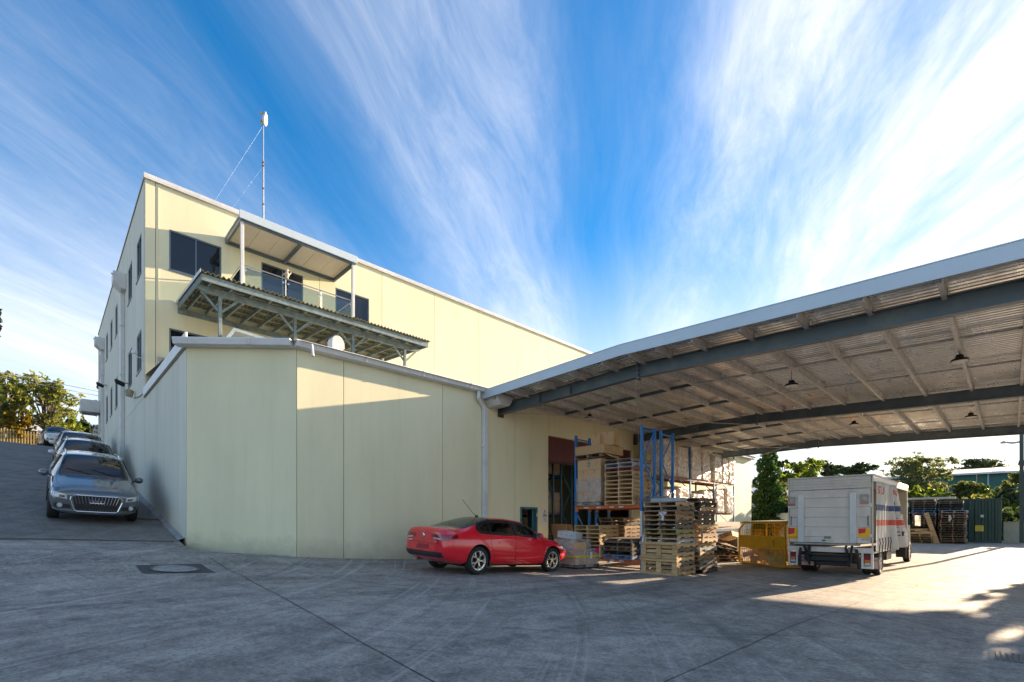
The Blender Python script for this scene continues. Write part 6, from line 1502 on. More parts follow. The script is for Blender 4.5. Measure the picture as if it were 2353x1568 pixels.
# pallet stood on edge against the stack (two crates of clean timber seen from their slatted face)
def slatted_face(y0, z0, label):
    t = thing('slatted_crate', label, 'crate', (13.06, y0, z0), 0, 'slatted crates against the tall stack')
    m = WOODS['new']; Wd = 1.20; Hh = 0.47
    rl = MB().cb((-0.012,0,0),(0.07,Wd,0.085)).mesh('rail', m); vb = MB().cb((0,0,0),(0.02,0.16,Hh-0.02)).mesh('upright_board', m); sb = MB().cb((0.03,0,0),(0.018,Wd-0.06,0.082)).mesh('slat', m)
    inst(rl, 'rail', t, (0,0,0.045)); inst(rl, 'rail', t, (0,0,Hh))
    for y in (-0.50,0.0,0.50): inst(vb, 'upright_board', t, (0.022,y,Hh/2))
    for z in (0.12,0.245,0.365): inst(sb, 'slat', t, (0.046,0,z), (rnd.uniform(-.01,.01),0,0))
slatted_face(7.26, 0.0, 'clean slatted timber crate side on the ground against the tall pallet stack'); slatted_face(7.26, 0.475, 'clean slatted timber crate side standing on the lower one by the stack')
# bundle of straps and rag on top
b = MB(); b.cb((0,0,0.06),(0.5,0.95,0.12)); t = b.build('foam_pack', mat('pale_blue_wrap', (0.45,0.50,0.53), 0.5, var=0.3, vscale=6), None, bevel=0.02, loc=(13.65,7.25,zt_+0.0)); tag(t, 'flat pale plastic bundle on top of the tall pallet stack', 'bundle')
b = MB(); pts = []
for k in range(60): a = k*0.55; pts.append((13.45+0.02*math.sin(k), 7.3+0.24*math.cos(a)+0.004*k, zt_+0.12+0.03*math.sin(a*1.7)+0.02))
b.tube(pts, 0.007, 5); o_ = b.build('strapping_coil', mat('grey_strap', (0.22,0.24,0.26), 0.5), None); tag(o_, 'loose coil of grey strapping on the pale plastic bundle', 'strap')
RAG = mat('white_rag', (0.66,0.66,0.66), 0.8, var=0.2, vscale=8)
b = MB(); b.tube([(13.06,7.13,zt_-0.30),(13.04,7.15,zt_-0.36),(13.05,7.10,zt_-0.46),(13.04,7.12,zt_-0.55)],[0.03,0.05,0.035,0.05],7); b.tube([(13.06,7.10,zt_-0.31),(13.03,7.02,zt_-0.35),(13.05,7.0,zt_-0.31)],[0.03,0.045,0.03],6); b.tube([(13.06,7.14,zt_-0.31),(13.03,7.22,zt_-0.36)],[0.03,0.02],6)
o_ = b.build('knotted_rag', RAG, None, smooth=60); tag(o_, 'white rag knotted to an upper pallet of the tall stack', 'rag')
# tipped pallets between the stacks and the cage
for k, (x, y, z, rx, ry, w) in enumerate(((19.75,8.15,0.0,0,0,'grey'),(19.75,8.2,0.14,R(2),R(-3),'used'),(19.8,8.25,0.28,R(6),R(-8),'dark'),(19.75,8.3,0.46,R(10),R(-11),'dark'),(19.75,8.35,0.66,R(14),R(-14),'grey'))):
    pallet((x,y,z), R(8), w, f'{WNAME[w]} pallet, {ORD[k] if k else "lowest"} in the collapsed heap by the yellow cage', 'pallets in the collapsed heap', rot=(rx, ry, R(58)))
for k in range(18):
    i, j = k % 6, k // 6
    o_ = MB().cb((0,0,0),(1.9,0.075,0.06)).build('timber_batten', WOODS['new'], None, bevel=0.008, loc=(20.75+0.03*j, 8.0+0.09*i+0.03*j, 0.98+0.07*j-0.03*i), rot=(0,R(4),R(12))); tag(o_, 'pale timber batten in the bundle left of the yellow cage', 'timber', 'battens in the bundle')
# stacked steel beams behind the cage
SB = mat('blue_beam_paint', (0.03,0.09,0.22), 0.4, var=0.2); WB = mat('white_beam_paint', (0.60,0.58,0.54), 0.4, var=0.2)
for lay in range(7):
    for k in range(5):
        m_ = SB if lay < 4 else WB
        b = MB(); b.bx(-1.6,1.6,-0.04,0.04,-0.05,-0.045); b.bx(-1.6,1.6,-0.04,0.04,0.045,0.05); b.bx(-1.6,1.6,-0.04,-0.035,-0.045,0.045); b.bx(-1.6,1.6,0.035,0.04,-0.045,0.045)
        if lay == 0 and k == 0: SBM = b.mesh('box_section', SB); WBM = b.mesh('box_section', WB)
        o_ = inst(SBM if lay < 4 else WBM, 'box_section', None, (21.6+rnd.uniform(-.15,.15), 8.75+k*0.20+rnd.uniform(-.02,.02), 0.89+lay*0.105), (0,0,rnd.uniform(-.02,.02)))
        tag(o_, ('blue' if lay < 4 else 'white') + ' hollow steel beam in the stack behind the yellow cage', 'steel beam', 'beams in the steel stack')
for x in (20.9, 22.6):
    o_ = MB().cb((0,0,0.45),(0.12,1.1,0.8)).build('timber_trestle', WOODS['grey'], None, loc=(x,9.15,0.0)); tag(o_, 'timber trestle block carrying the steel beam stack', 'trestle', 'trestles under the steel beams')
# yellow waste cage
def waste_cage():
    p0 = Vector((17.86,5.27,0)); p1 = Vector((19.12,7.27,0)); dv = (p1-p0); L_ = dv.length; ang = math.atan2(dv.y, dv.x)
    t = thing('waste_cage', 'yellow steel mesh waste cage full of scrap beside the truck', 'cage', tuple(p0), ang)
    Y = mat('worn_yellow_paint', (0.62,0.36,0.008), 0.5, var=0.2, vscale=3, stain=(5,(1,1,1),0.4,(0.20,0.10,0.03),0.6,0.75))
    D = -1.25; H_ = 1.57     # local x along the front (right end = 0), local y: front face at 0, depth towards -y... placed behind
    D = -D*-1
    pr = lambda x0,x1,y0,y1,z0,z1,n='frame_bar': MB().bx(x0,x1,y0,y1,z0,z1).build(n, Y, t, bevel=0.004)
    dp = -1.25
    for x in (0.0, L_-0.06):
        pr(x,x+0.06,-0.06,0.0,0.04,H_ if x == 0 else 1.30,'post'); pr(x,x+0.06,dp,dp+0.06,0.04,H_,'post')
    pr(0.06,L_-0.06,-0.05,0.0,0.02,0.08); pr(0.06,L_-0.06,dp,dp+0.05,0.02,0.08); pr(0.06,L_-0.35,-0.05,0.0,H_-0.06,H_); pr(0.06,L_-0.06,dp,dp+0.05,H_-0.06,H_)
    for x in (0.005, L_-0.055): pr(x,x+0.05,dp+0.06,-0.06,0.02,0.08); pr(x,x+0.05,dp+0.06,-0.06,H_-0.06,H_)
    MB().bar((L_-0.36,-0.025,H_-0.03),(L_-0.03,-0.025,1.29),0.05,0.05).build('sloping_bar', Y, t)
    MB().bx(0.06,L_-0.06,-0.015,-0.005,0.62,1.08).build('front_panel', Y, t)
    MB().prism([(0.50,0.72),(1.02,0.72),(1.02,0.95),(0.50,0.95)], -0.003, 0.07, 'xz').build('fork_pocket', Y, t, bevel=0.008)
    MB().bar((1.02,0.02,0.98),(1.25,0.02,0.98),0.02,0.02).build('latch', Y, t)
    lid = MB().bx(-0.03,L_-0.30,dp-0.02,0.02,H_+0.005,H_+0.03).build('lid', mat('lid_sheet', (0.40,0.36,0.28), 0.5, metal=0.3, var=0.3), t, rot=(R(-1.5),0,0))
    for (nm, fixed, rng, zr, axis) in (('front_mesh',-0.02,(0.08,L_-0.08),(0.08,0.62),'x'),('front_mesh',-0.02,(0.08,L_-0.36),(1.08,H_-0.06),'x'),('back_mesh',dp+0.02,(0.08,L_-0.08),(0.08,H_-0.06),'x'),('side_mesh',0.03,(dp+0.07,-0.07),(0.08,H_-0.06),'y'),('side_mesh',L_-0.03,(dp+0.07,-0.07),(0.08,1.28),'y')):
        b = MB(); a = rng[0]
        while a < rng[1]:
            b.bar((a,fixed,zr[0]) if axis == 'x' else (fixed,a,zr[0]), (a,fixed,zr[1]) if axis == 'x' else (fixed,a,zr[1]), 0.011, 0.011); a += 0.085
        z = zr[0]+0.1
        while z < zr[1]:
            b.bar((rng[0],fixed,z) if axis == 'x' else (fixed,rng[0],z), (rng[1],fixed,z) if axis == 'x' else (fixed,rng[1],z), 0.009, 0.009); z += 0.12
        o = b.build(nm, Y, t, recalc=False); tag(o, kind='stuff')
    MB().bx(0.05,L_-0.05,dp+0.06,-0.06,0.03,0.05).build('floor_sheet', Y, t)
    # scrap inside: each piece its own thing
    M_ = Matrix.Translation(p0) @ Matrix.Rotation(ang, 4, 'Z')
    cols = [('brown',CARD),('brown',CARD),('white',mat('white_card', (0.60,0.58,0.56), 0.7, var=0.2, vscale=6)),('pink printed',mat('pink_print_card', (0.45,0.10,0.25), 0.6, var=0.5, vscale=9, col2=(0.5,0.4,0.05))),('lilac',mat('lilac_card', (0.42,0.36,0.48), 0.6, var=0.3, vscale=7)),('lime sticker',mat('lime_card', (0.40,0.55,0.03), 0.6, var=0.5, vscale=5, col2=(0.5,0.45,0.5)))]
    for k in range(44):
        cn, m_ = cols[rnd.choice((0,0,0,1,1,2,3,4,0,1))] if k != 5 else cols[5]
        w_, h_ = rnd.uniform(0.30,0.75), rnd.uniform(0.14,0.34)
        q = M_ @ Vector((rnd.uniform(0.4,L_-0.4), rnd.choice((-0.13,-0.2,-0.35,-0.7)), 0.10+rnd.uniform(0,0.62)))
        if k == 5: q = M_ @ Vector((0.55,-0.10,0.27))
        b = MB(); b.add([(-w_/2,0,-h_/2),(-w_*0.1,rnd.uniform(-.05,.05),-h_/2+rnd.uniform(-.04,.04)),(w_/2,rnd.uniform(-.04,.04),-h_/2),(w_/2,0.02,h_/2),(w_*0.12,rnd.uniform(-.06,.06),h_/2+rnd.uniform(-.05,.05)),(-w_/2,0.03,h_/2)],[(0,1,4,5),(1,2,3,4)])
        o = b.build('cardboard_scrap', m_, None, loc=tuple(q), rot=(R(rnd.uniform(-30,30)), R(rnd.uniform(-30,30)), ang+R(rnd.uniform(-25,25))), recalc=False); md_ = o.modifiers.new('thickness','SOLIDIFY'); md_.thickness = 0.006
        tag(o, f'crumpled {cn} cardboard scrap thrown in the yellow cage', 'scrap', f'{cn} scrap in the cage')
waste_cage()
# wall rack with film wrapped loads
wr = wthing('pallet_rack', 'long wall rack loaded with silver film wrapped pallets on two levels', 'rack', (20.4, 11.15, 0))
for x in (20.45, 23.2, 25.95, 28.65):
    for y in (11.15, 12.15):
        MB().bx(x-0.04,x+0.04,y-0.035,y+0.035,0.0,5.2 if y > 12 else 5.3).build('upright', BLUE, wr)
    for k in range(5): MB().bar((x,11.18 if k % 2 else 12.12,0.3+k*0.95),(x,12.12 if k % 2 else 11.18,1.2+k*0.95),0.03,0.04).build('diagonal_brace', BLUE, wr)
for z in (2.05, 3.72):
    for y in (11.15, 12.15):
        for a, b_ in ((20.5,23.15),(23.25,25.9),(26.0,28.6)): MB().bx(a,b_,y-0.025,y+0.025,z-0.11,z).build('beam', mat('brown_rack_beam', (0.20,0.085,0.045), 0.5, var=0.2), wr)
def film_load(x, y, z, w, d, h, label, m=FILMW, seed=0, lean=0.0):
    t = thing('wrapped_pallet', label, 'pallet load', (x, y, z), rnd.uniform(-.03,.03), 'film wrapped pallets on the wall rack', (lean, rnd.uniform(-.01,.01), rnd.uniform(-.03,.03)))
    po = inst(pallet_meshes('used')[3], 'pallet', t, (0,0,0), (0,0,R(90)), (0.95,w/1.12,1))
    b0 = MB().cb((0,0,0),(1,1,1)).mesh('carton', CARD, bevel=0.02); n = max(2, int(h/0.42)); hh = h/n
    for k in range(n):
        s_ = 1 - 0.05*k*rnd.random(); inst(b0, 'carton', t, (rnd.uniform(-.02,.02),rnd.uniform(-.02,.02),0.14+hh*(k+0.5)), (0,0,rnd.uniform(-.04,.04)), (w*0.96*s_,d*0.94*s_,hh*0.985))
    film_box((0,0,0.02),(w,d,h*0.97+0.13),'plastic_wrap',m,t,(0,0,0),seed,taper=0.06,amp=0.07,nx_=7,nz_=12)
ups = [(21.0,1.15,1.55),(22.3,1.2,1.35),(23.75,1.1,1.55),(24.9,0.95,1.45),(26.35,1.05,1.40),(27.35,0.8,1.25),(28.25,0.85,1.35)]
for k, (x, w_, h_) in enumerate(ups): film_load(x, 11.62, 3.725, w_, 1.05, h_, f'tall film wrapped carton pallet, {ORD[k] if k else "first"} along the top level of the wall rack', seed=20+k)
for k, (x, w_, h_) in enumerate(((21.1,1.1,0.9),(22.4,1.1,1.1),(23.8,1.1,0.8),(25.1,1.1,1.0),(26.6,1.0,1.15),(27.9,1.0,1.25))): film_load(x, 11.60, 2.055, w_, 1.05, h_, f'film wrapped carton pallet, {ORD[k] if k else "first"} along the middle level of the wall rack', seed=40+k)
for k, x in enumerate((24.6,25.8,27.2,28.5)): carton((x,11.6,0.02+0.0),(1.05,1.0,1.35),f'large brown carton on the floor, {ORD[k] if k else "first"} under the wall rack','cartons under the wall rack')
# warehouse interior racks and goods
ri = rack('teal pallet rack just inside the roller door opening', 16.85, 17.6, (14.2,16.9,19.6), 4.9, (1.9,3.7), TEALR, TEALR)
ri2 = rack('teal pallet rack inside the opening beside the door jamb', 15.5, 16.3, (14.2,16.9,19.6), 4.9, (1.9,3.7), TEALR, TEALR)
for k, (x, y, z, w_, h_) in enumerate(((15.9,15.5,1.91,1.0,1.1),(17.2,15.4,1.91,1.0,0.9),(17.2,15.4,3.71,1.0,1.0),(15.9,15.5,3.71,1.0,1.1),(17.2,18.2,1.91,1.0,1.2),(15.9,15.5,0.02,1.0,1.3))):
    film_load(x, y, z, w_, 1.1, h_, f'film wrapped pallet inside the warehouse, {ORD[k] if k else "first"} on the teal racks', FILM, 70+k)
for k, (x, y, rz_, ry_) in enumerate(((16.6,13.9,R(15),R(-14)),(17.0,13.75,R(5),R(-18)))):
    o_ = MB().cb((0,0,0.75),(0.03,0.75,1.5)).build('cardboard_sheet', CARD, None, loc=(x,y,0.02), rot=(0,ry_,rz_)); tag(o_, f'tall sheet of cardboard leaning inside the roller door, {("taller","shorter")[k]} tilt one', 'cardboard')
for k, (x, y, z) in enumerate(((18.8,16.5,0.02),(19.6,17.2,0.02),(19.2,18.0,0.02),(13.4,15.0,0.05))): carton((x,y,z),(0.8,0.8,0.9),f'brown carton on the dim warehouse floor, {ORD[k] if k else "first"} from the door', 'cartons on the warehouse floor')
# ================================================================ YARD END, BACKGROUND, PLANTS
# green shipping container, long side to the yard
GRN = mat('dark_green_container', (0.018,0.072,0.058), 0.45, var=0.3, vscale=1.5, stain=(4,(1,1,0.4),0.35,(0.05,0.04,0.03),0.6,0.8))
ct = wthing('shipping_container', 'dark green corrugated shipping container at the end of the yard', 'container', (39.5, 0.37, 0.34))
cx0, cy0, cy1, cz0, cz1 = 39.5, 0.37, 6.43, 0.34, 2.93
b = MB(); vs = []; y = cy0+0.16; prof = [(0,0.0),(0.10,0.0),(0.14,0.045),(0.24,0.045),(0.28,0.0)]
ys_ = []
while y < cy1-0.2:
    for dy, dx in prof[:-1]: ys_.append((y+dy, dx))
    y += 0.28
for (yy, dx) in ys_: vs += [(cx0+0.02+dx, yy, cz0+0.14), (cx0+0.02+dx, yy, cz1-0.10)]
b.add(vs, [(2*i,2*i+1,2*i+3,2*i+2) for i in range(len(ys_)-1)]); b.build('side_sheet', GRN, ct, recalc=False)
MB().bx(cx0+0.1, cx0+2.4, cy0+0.02, cy1-0.02, cz0+0.16, cz1-0.03).build('inner_box', GRN, ct)
MB().bx(cx0, cx0+0.08, cy0+0.16, cy1-0.16, cz1-0.10, cz1).build('top_rail', GRN, ct); MB().bx(cx0, cx0+0.08, cy0+0.16, cy1-0.16, cz0, cz0+0.14).build('bottom_rail', GRN, ct)
for yy in (cy0, cy1-0.16):
    MB().bx(cx0-0.01, cx0+0.15, yy, yy+0.16, cz0, cz1+0.01).build('corner_post', GRN, ct, bevel=0.01)
    for z in (cz0, cz1-0.11): MB().bx(cx0-0.02, cx0+0.16, yy-0.005, yy+0.165, z, z+0.12).build('corner_casting', GRN, ct, bevel=0.015)
lab = MB().cb((cx0-0.006,1.29,1.18),(0.008,0.36,0.34)).build('yellow_notice', mat('notice_yellow', (0.75,0.62,0.02), 0.5), ct)
for k in range(4): MB().cb((cx0-0.0115,1.29,1.28-k*0.065),(0.002,0.26-0.03*(k % 2),0.02)).build('printed_line', mat('grey_print', (0.2,0.2,0.2), 0.6), lab)
MB().cb((cx0-0.006,1.17,1.90),(0.008,0.14,0.15)).build('white_notice', SW, ct)
o_ = MB().bx(-0.06,0.06,-1.6,1.6,0,0.13).build('steel_length', mat('pale_galv', (0.5,0.5,0.48), 0.5, metal=0.3), None, loc=(39.45,3.9,2.95), rot=(0,0,R(-2))); tag(o_, 'long pale steel length lying on the green container roof edge', 'steel length')
# far pallet stacks
G2 = 'pallets stacked by the green container'
fw = ['grey','grey','used','dark','grey']
stack(37.9, 2.30, ground(37.9,2.3), mixw(13,fw)+['white'], 'the stack nearest the container labels', G2, jit=0.05, jr=0.03, detail=False)
stack(38.75, 2.45, ground(38.7,2.5), mixw(9,fw)+mixw(9,['grey','blue','dark']), 'the taller stack touching the container', G2, jit=0.04, jr=0.02, detail=False)
stack(38.75, 3.66, ground(38.7,3.6), mixw(9,fw)+mixw(10,['grey','white','grey','blue']), 'the tall stack left of the container labels', G2, jit=0.04, jr=0.02, detail=False)
stack(38.75, 4.95, ground(38.7,4.9), mixw(15,fw), 'the stack half hidden behind the truck', G2, jit=0.05, jr=0.03, detail=False)
stack(37.6, 3.70, ground(37.6,3.7), ['yellow','used','used','new'], 'the low stack with planks in front of the container', G2, jit=0.04, jr=0.05, detail=False)
stack(37.4, 4.9, ground(37.4,4.9), ['used','grey','blue','blue'], 'the low blue stack by the truck cab', G2, jit=0.04, jr=0.05, detail=False)
for k, (yy, zz, L_, rx) in enumerate(((3.7,0.60,1.15,0.0),(3.55,0.70,0.95,0.05),(3.85,0.80,0.9,-0.04))):
    o_ = MB().cb((0,0,0),(0.22,L_,0.09)).build('timber_plank', WOODS['new'], None, bevel=0.006, loc=(37.5+0.1*k,yy,ground(37.5,3.7)+zz), rot=(rx,0,R(4*k))); tag(o_, f'short thick timber plank, {("lowest","middle","top")[k]} of three on the low pallet stack', 'plank', 'planks on the low pallet stack')
o_ = MB().cb((0,0,0.95),(0.05,0.22,1.9)).build('timber_plank', WOODS['new'], None, loc=(37.35,2.98,ground(37,3)), rot=(R(-16),R(8),0)); tag(o_, 'long timber plank leaning against the stack by the container', 'plank')
o_ = MB().tube([(37.3,2.45,1.95),(37.28,2.42,1.75),(37.3,2.46,1.6)],[0.05,0.07,0.04],6).build('plastic_scrap', RAG, None, smooth=60); tag(o_, 'scrap of white plastic hanging from the stack by the container', 'plastic')
# boundary walls
BW = mat('rendered_boundary_wall', (0.50,0.50,0.38), 0.8, var=0.15, vscale=1, stain=(2,(1,1,0.3),0.4,(0.2,0.2,0.16),0.5,0.8))
t = wthing('boundary_wall', 'low grey green rendered wall right of the green container', 'wall', (40.3, 0, 0.3))
for a, b_ in ((-14,-9.5),(-9.48,-4.7),(-4.68,0.3)): MB().bx(40.1,40.3,a,b_,0.0,1.53).build('wall_panel', BW, t)
MB().bx(40.06,40.34,-14,0.3,1.532,1.58).build('coping', BW, t)
t = wthing('boundary_wall', 'cream rendered wall running on from the warehouse end', 'wall', (40.6, 10, 0.3))
for a, b_ in ((6.0,9.0),(9.02,11.6),(11.62,14.0),(14.02,20)): MB().bx(40.5,40.7,a,b_,0.0,2.22).build('wall_panel', WALL, t)
MB().bx(36.35,40.48,14.5,14.7,0,2.22).build('wall_panel', WALL, t)
# far factory and sheds
fa = wthing('factory_building', 'long dark green factory with pale low pitched roof beyond the trees', 'building', (85, 0, 0))
FG = mat('green_factory_sheet', (0.03,0.12,0.10), 0.6, var=0.15, vscale=0.3); FR = mat('pale_factory_roof', (0.52,0.48,0.42), 0.6, var=0.15, vscale=0.2)
for a, b_ in ((-26,-8),(-7.95,3),(3.05,16)): MB().bx(85,85.2,a,b_,0,7.6).build('wall_sheet', FG, fa)
MB().bx(85,85.2,16.05,34,0,7.6).build('wall_sheet', mat('pale_factory_wall', (0.45,0.43,0.39), 0.7), fa)
b = MB(); b.add([(84.4,-26,7.7),(84.4,34,7.7),(97,34,9.2),(97,-26,9.2),(110,-26,7.7),(110,34,7.7)],[(0,1,2,3),(3,2,5,4)]); b.build('roof', FR, fa, recalc=False)
MB().bx(84.3,84.42,-26,34,7.5,7.72).build('gutter', WHITEM, fa)
for y_ in (-6,0.5,6.5,12,18,24):
    b = MB(); b.add([(84.5,y_,7.76),(84.5,y_+1.1,7.76),(96.8,y_+1.1,9.23),(96.8,y_,9.23)],[(0,1,2,3)]); b.build('skylight', mat('skylight_sheet', (0.72,0.74,0.76), 0.4), fa, recalc=False)
for y_ in (-2.2,1.9,8,14): MB().bx(84.86,84.99,y_,y_+0.16,0,7.5).build('downpipe', mat('pale_blue_pipe', (0.3,0.45,0.5), 0.5), fa)
for y_ in (-5.5,-1.4,4.2,9.8):
    wo = MB().bx(84.93,84.98,y_,y_+2.6,4.3,5.1).build('window', WHITEM, fa)
    for k in range(3): MB().bx(84.915,84.925,y_+0.06+k*0.86,y_+0.82+k*0.86,4.36,5.04).build('pane', GLASS, wo)
sh2 = wthing('far_shed', 'white roofed shed beyond the hedge past the warehouse', 'building', (62, 24, 0))
MB().bx(62,62.2,17,30,0,4.6).build('wall_sheet', mat('pale_shed_wall', (0.55,0.52,0.47), 0.7, var=0.1), sh2); MB().prism([(61.5,4.6),(70,6.2),(78,4.6)], 16.5, 30.5, 'xz').build('roof', mat('white_shed_roof', (0.66,0.67,0.68), 0.5), sh2)
# ---- foliage
def foliage(name, c1, c2, c3, trans=0.35):
    M_ = bpy.data.materials.new(name); M_.use_nodes = True; nt = M_.node_tree; N = nt.nodes; L = nt.links; b = N['Principled BSDF']
    ge = N.new('ShaderNodeNewGeometry'); cr = N.new('ShaderNodeValToRGB'); el = cr.color_ramp.elements
    el[0].color = (*c1,1); el[1].color = (*c3,1); e = el.new(0.5); e.color = (*c2,1)
    L.new(ge.outputs['Random Per Island'], cr.inputs[0]); L.new(cr.outputs[0], b.inputs['Base Color']); b.inputs['Roughness'].default_value = 0.55; b.inputs['Specular IOR Level'].default_value = 0.3
    tr = N.new('ShaderNodeBsdfTranslucent'); hs = N.new('ShaderNodeHueSaturation'); hs.inputs['Value'].default_value = 1.6; hs.inputs['Saturation'].default_value = 1.1
    L.new(cr.outputs[0], hs.inputs['Color']); L.new(hs.outputs[0], tr.inputs[0])
    mx = N.new('ShaderNodeMixShader'); mx.inputs[0].default_value = trans; L.new(b.outputs[0], mx.inputs[1]); L.new(tr.outputs[0], mx.inputs[2]); L.new(mx.outputs[0], N['Material Output'].inputs[0]); return M_
EUC = foliage('eucalypt_leaves', (0.060,0.085,0.028), (0.10,0.125,0.038), (0.17,0.16,0.045), 0.45)
YEUC = foliage('sunny_eucalypt_leaves', (0.085,0.12,0.035), (0.14,0.17,0.045), (0.26,0.24,0.05), 0.55)  # lighter copy of EUC; sunlit brightness is put into the leaf colour
DRK = foliage('dark_evergreen_leaves', (0.026,0.046,0.018), (0.042,0.066,0.024), (0.075,0.095,0.032), 0.35)
LIM = foliage('lime_shrub_leaves', (0.055,0.095,0.014), (0.11,0.16,0.022), (0.20,0.22,0.030), 0.45)
GLD = foliage('sun_gold_leaves', (0.10,0.085,0.015), (0.20,0.15,0.02), (0.30,0.20,0.03), 0.45)  # gold of the low sun put into the shrub leaf colour
BARK = mat('grey_brown_bark', (0.14,0.11,0.085), 0.9, var=0.4, vscale=6, bump=0.6, bscale=20)
def leaf_mesh(clumps, n, size, mt, seed, aspect=2.2, droop=0.3, shell=0.55):
    rg = np.random.default_rng(seed); C_ = np.array([c[:3] for c in clumps]); Rr = np.array([c[3:6] for c in clumps])
    wts = (Rr.prod(1))**0.67; wts /= wts.sum(); k = rg.choice(len(clumps), n, p=wts)
    if shell > 0.6:
        d = rg.normal(size=(n,3)); d /= np.linalg.norm(d,axis=1)[:,None]
        rr = shell + (1-shell)*rg.random(n)**0.6; rr *= np.where(rg.random(n) < 0.15, rg.uniform(1.0,1.25,n), 1.0)
        p = C_[k] + d*Rr[k]*rr[:,None]
    else:       # loose sprays of leaves: each clump breaks into twigs
        tw = rg.normal(size=(len(clumps), 14, 3)) * 0.62
        ti = rg.integers(0, 14, n); p = C_[k] + (tw[k, ti] + rg.normal(size=(n,3))*0.20) * Rr[k]
    a = rg.normal(size=(n,3)); a[:,2] -= droop; a /= np.linalg.norm(a,axis=1)[:,None]
    b_ = np.cross(a, rg.normal(size=(n,3))); b_ /= np.linalg.norm(b_,axis=1)[:,None]
    s_ = size*rg.uniform(0.6,1.4,n)[:,None]
    u = a*s_*aspect/2; v = b_*s_/2
    V = np.stack([p-u, p+v*1.0-u*0.1, p+u, p-v*1.0-u*0.1], 1).reshape(-1,3)
    me = bpy.data.meshes.new('crown'); me.vertices.add(4*n); me.vertices.foreach_set('co', V.ravel()); me.loops.add(4*n); me.loops.foreach_set('vertex_index', np.arange(4*n))
    me.polygons.add(n); me.polygons.foreach_set('loop_start', np.arange(n)*4); me.polygons.foreach_set('loop_total', np.full(n,4)); me.materials.append(mt); me.update(calc_edges=True); return me
def tree(name, label, base, clumps, n, size, mt, seed, trunk_r=0.18, lean=(0,0), cat='tree', group=None, fork=0.45, shell=0.5, aspect=2.2):
    """base = world point; clumps in local coordinates (x,y,z,rx,ry,rz)"""
    t = thing(name, label, cat, tuple(base), 0, group); r0 = random.Random(seed)
    top = max(c[2] for c in clumps); cx_ = sum(c[0] for c in clumps)/len(clumps); cy_ = sum(c[1] for c in clumps)/len(clumps)
    zf = min(c[2]-c[5] for c in clumps)*fork + top*0.08
    fk = Vector((cx_*0.3+lean[0], cy_*0.3+lean[1], zf)); B = MB()
    B.tube([(0,0,-0.3),(fk.x*0.4+r0.uniform(-.1,.1),fk.y*0.4,zf*0.5),tuple(fk)],[trunk_r*1.25,trunk_r,trunk_r*0.85],9)
    for c in clumps:
        e = Vector(c[:3]); md_ = fk.lerp(e,0.5) + Vector((r0.uniform(-.3,.3),r0.uniform(-.3,.3),r0.uniform(-.1,.5)))*min(1,(e-fk).length*0.25)
        B.tube([tuple(fk),tuple(md_),tuple(e)],[trunk_r*0.38,trunk_r*0.24,trunk_r*0.10],6)
        for _ in range(3):
            q = e + Vector((r0.uniform(-1,1)*c[3],r0.uniform(-1,1)*c[4],r0.uniform(-.6,.8)*c[5]))*0.8; B.tube([tuple(md_.lerp(e,0.6)),tuple(q)],[trunk_r*0.18,trunk_r*0.05],5)
    B.build('trunk', BARK, t, smooth=60, loc=(0,0,0)); inst(leaf_mesh(clumps, n, size, mt, seed, aspect, shell=shell), 'crown', t); return t
def clumps_from(spec, seed, n, flat=0.5, r=(0.25,0.4)):
    """spec: (rx,ry,zc,rz) overall ellipsoid -> n clumps inside"""
    r0 = random.Random(seed); out = []
    for k in range(int(n*1.7)):
        a = r0.uniform(0,2*math.pi); q = math.sqrt(r0.random()); h = r0.uniform(-1,1)
        s_ = math.sqrt(max(0.05,1-h*h*0.8))
        rr = r0.uniform(*r)*0.8; out.append((spec[0]*q*math.cos(a)*s_, spec[1]*q*math.sin(a)*s_, spec[2]+spec[3]*h, spec[0]*rr, spec[1]*rr, max(0.35,spec[0]*rr*flat)))
    return out
def treeF(name, label, fx, fbase, ftop, fw, depth, zc_frac, n, size, mt, seed, ncl=9, flat=0.5, zbase=0.3, **kw):
    """tree whose middle stands at column fx; top row ftop, crown width fw (photo pixels) at its distance"""
    p = onD(fx, 1198, depth); ztop = CAM_Z + (1198-ftop)/1111*depth; zb = zbase; rx = fw/1111*depth/2
    H_ = ztop - zb; zc = H_*zc_frac; rz_ = H_-zc
    return tree(name, label, (p.x,p.y,zb), clumps_from((rx*0.85,rx*0.85,zc,rz_*0.80), seed, ncl, flat, kw.pop('r',(0.28,0.45))), n, size, mt, seed, **kw)
treeF('gum_tree', 'spreading gum tree with bare forked trunk in front of the green factory', 2115, 0, 1048, 178, 56, 0.74, 5200, 0.17, EUC, 11, ncl=13, flat=0.38, trunk_r=0.19, fork=0.8)
treeF('gum_tree', 'broad dark gum tree behind the factory roof by the canopy post', 2285, 0, 1048, 165, 84, 0.82, 6000, 0.26, DRK, 12, ncl=12, flat=0.35, trunk_r=0.3, fork=0.9)
treeF('gum_tree', 'darker gum tree low behind the right end of the factory roof', 2225, 0, 1072, 80, 95, 0.85, 3000, 0.26, DRK, 13, ncl=7, flat=0.4, trunk_r=0.25)
for k, (fx, ft, fw_) in enumerate(((1806,1054,62),(1872,1060,80),(1915,1066,70),(1962,1056,85))):
    treeF('gum_tree', f'distant dark gum tree on the skyline above the truck, {("first","second","third","last")[k]} from the warehouse', fx, 0, ft, fw_, 110, 0.8, 3200, 0.34, DRK, 20+k, ncl=8, flat=0.5, trunk_r=0.35, group='skyline gum trees')
treeF('shrub_tree', 'bright yellow green tree just above the truck roof', 1845, 0, 1062, 112, 50, 0.72, 6500, 0.16, LIM, 31, ncl=11, flat=0.8, trunk_r=0.14)
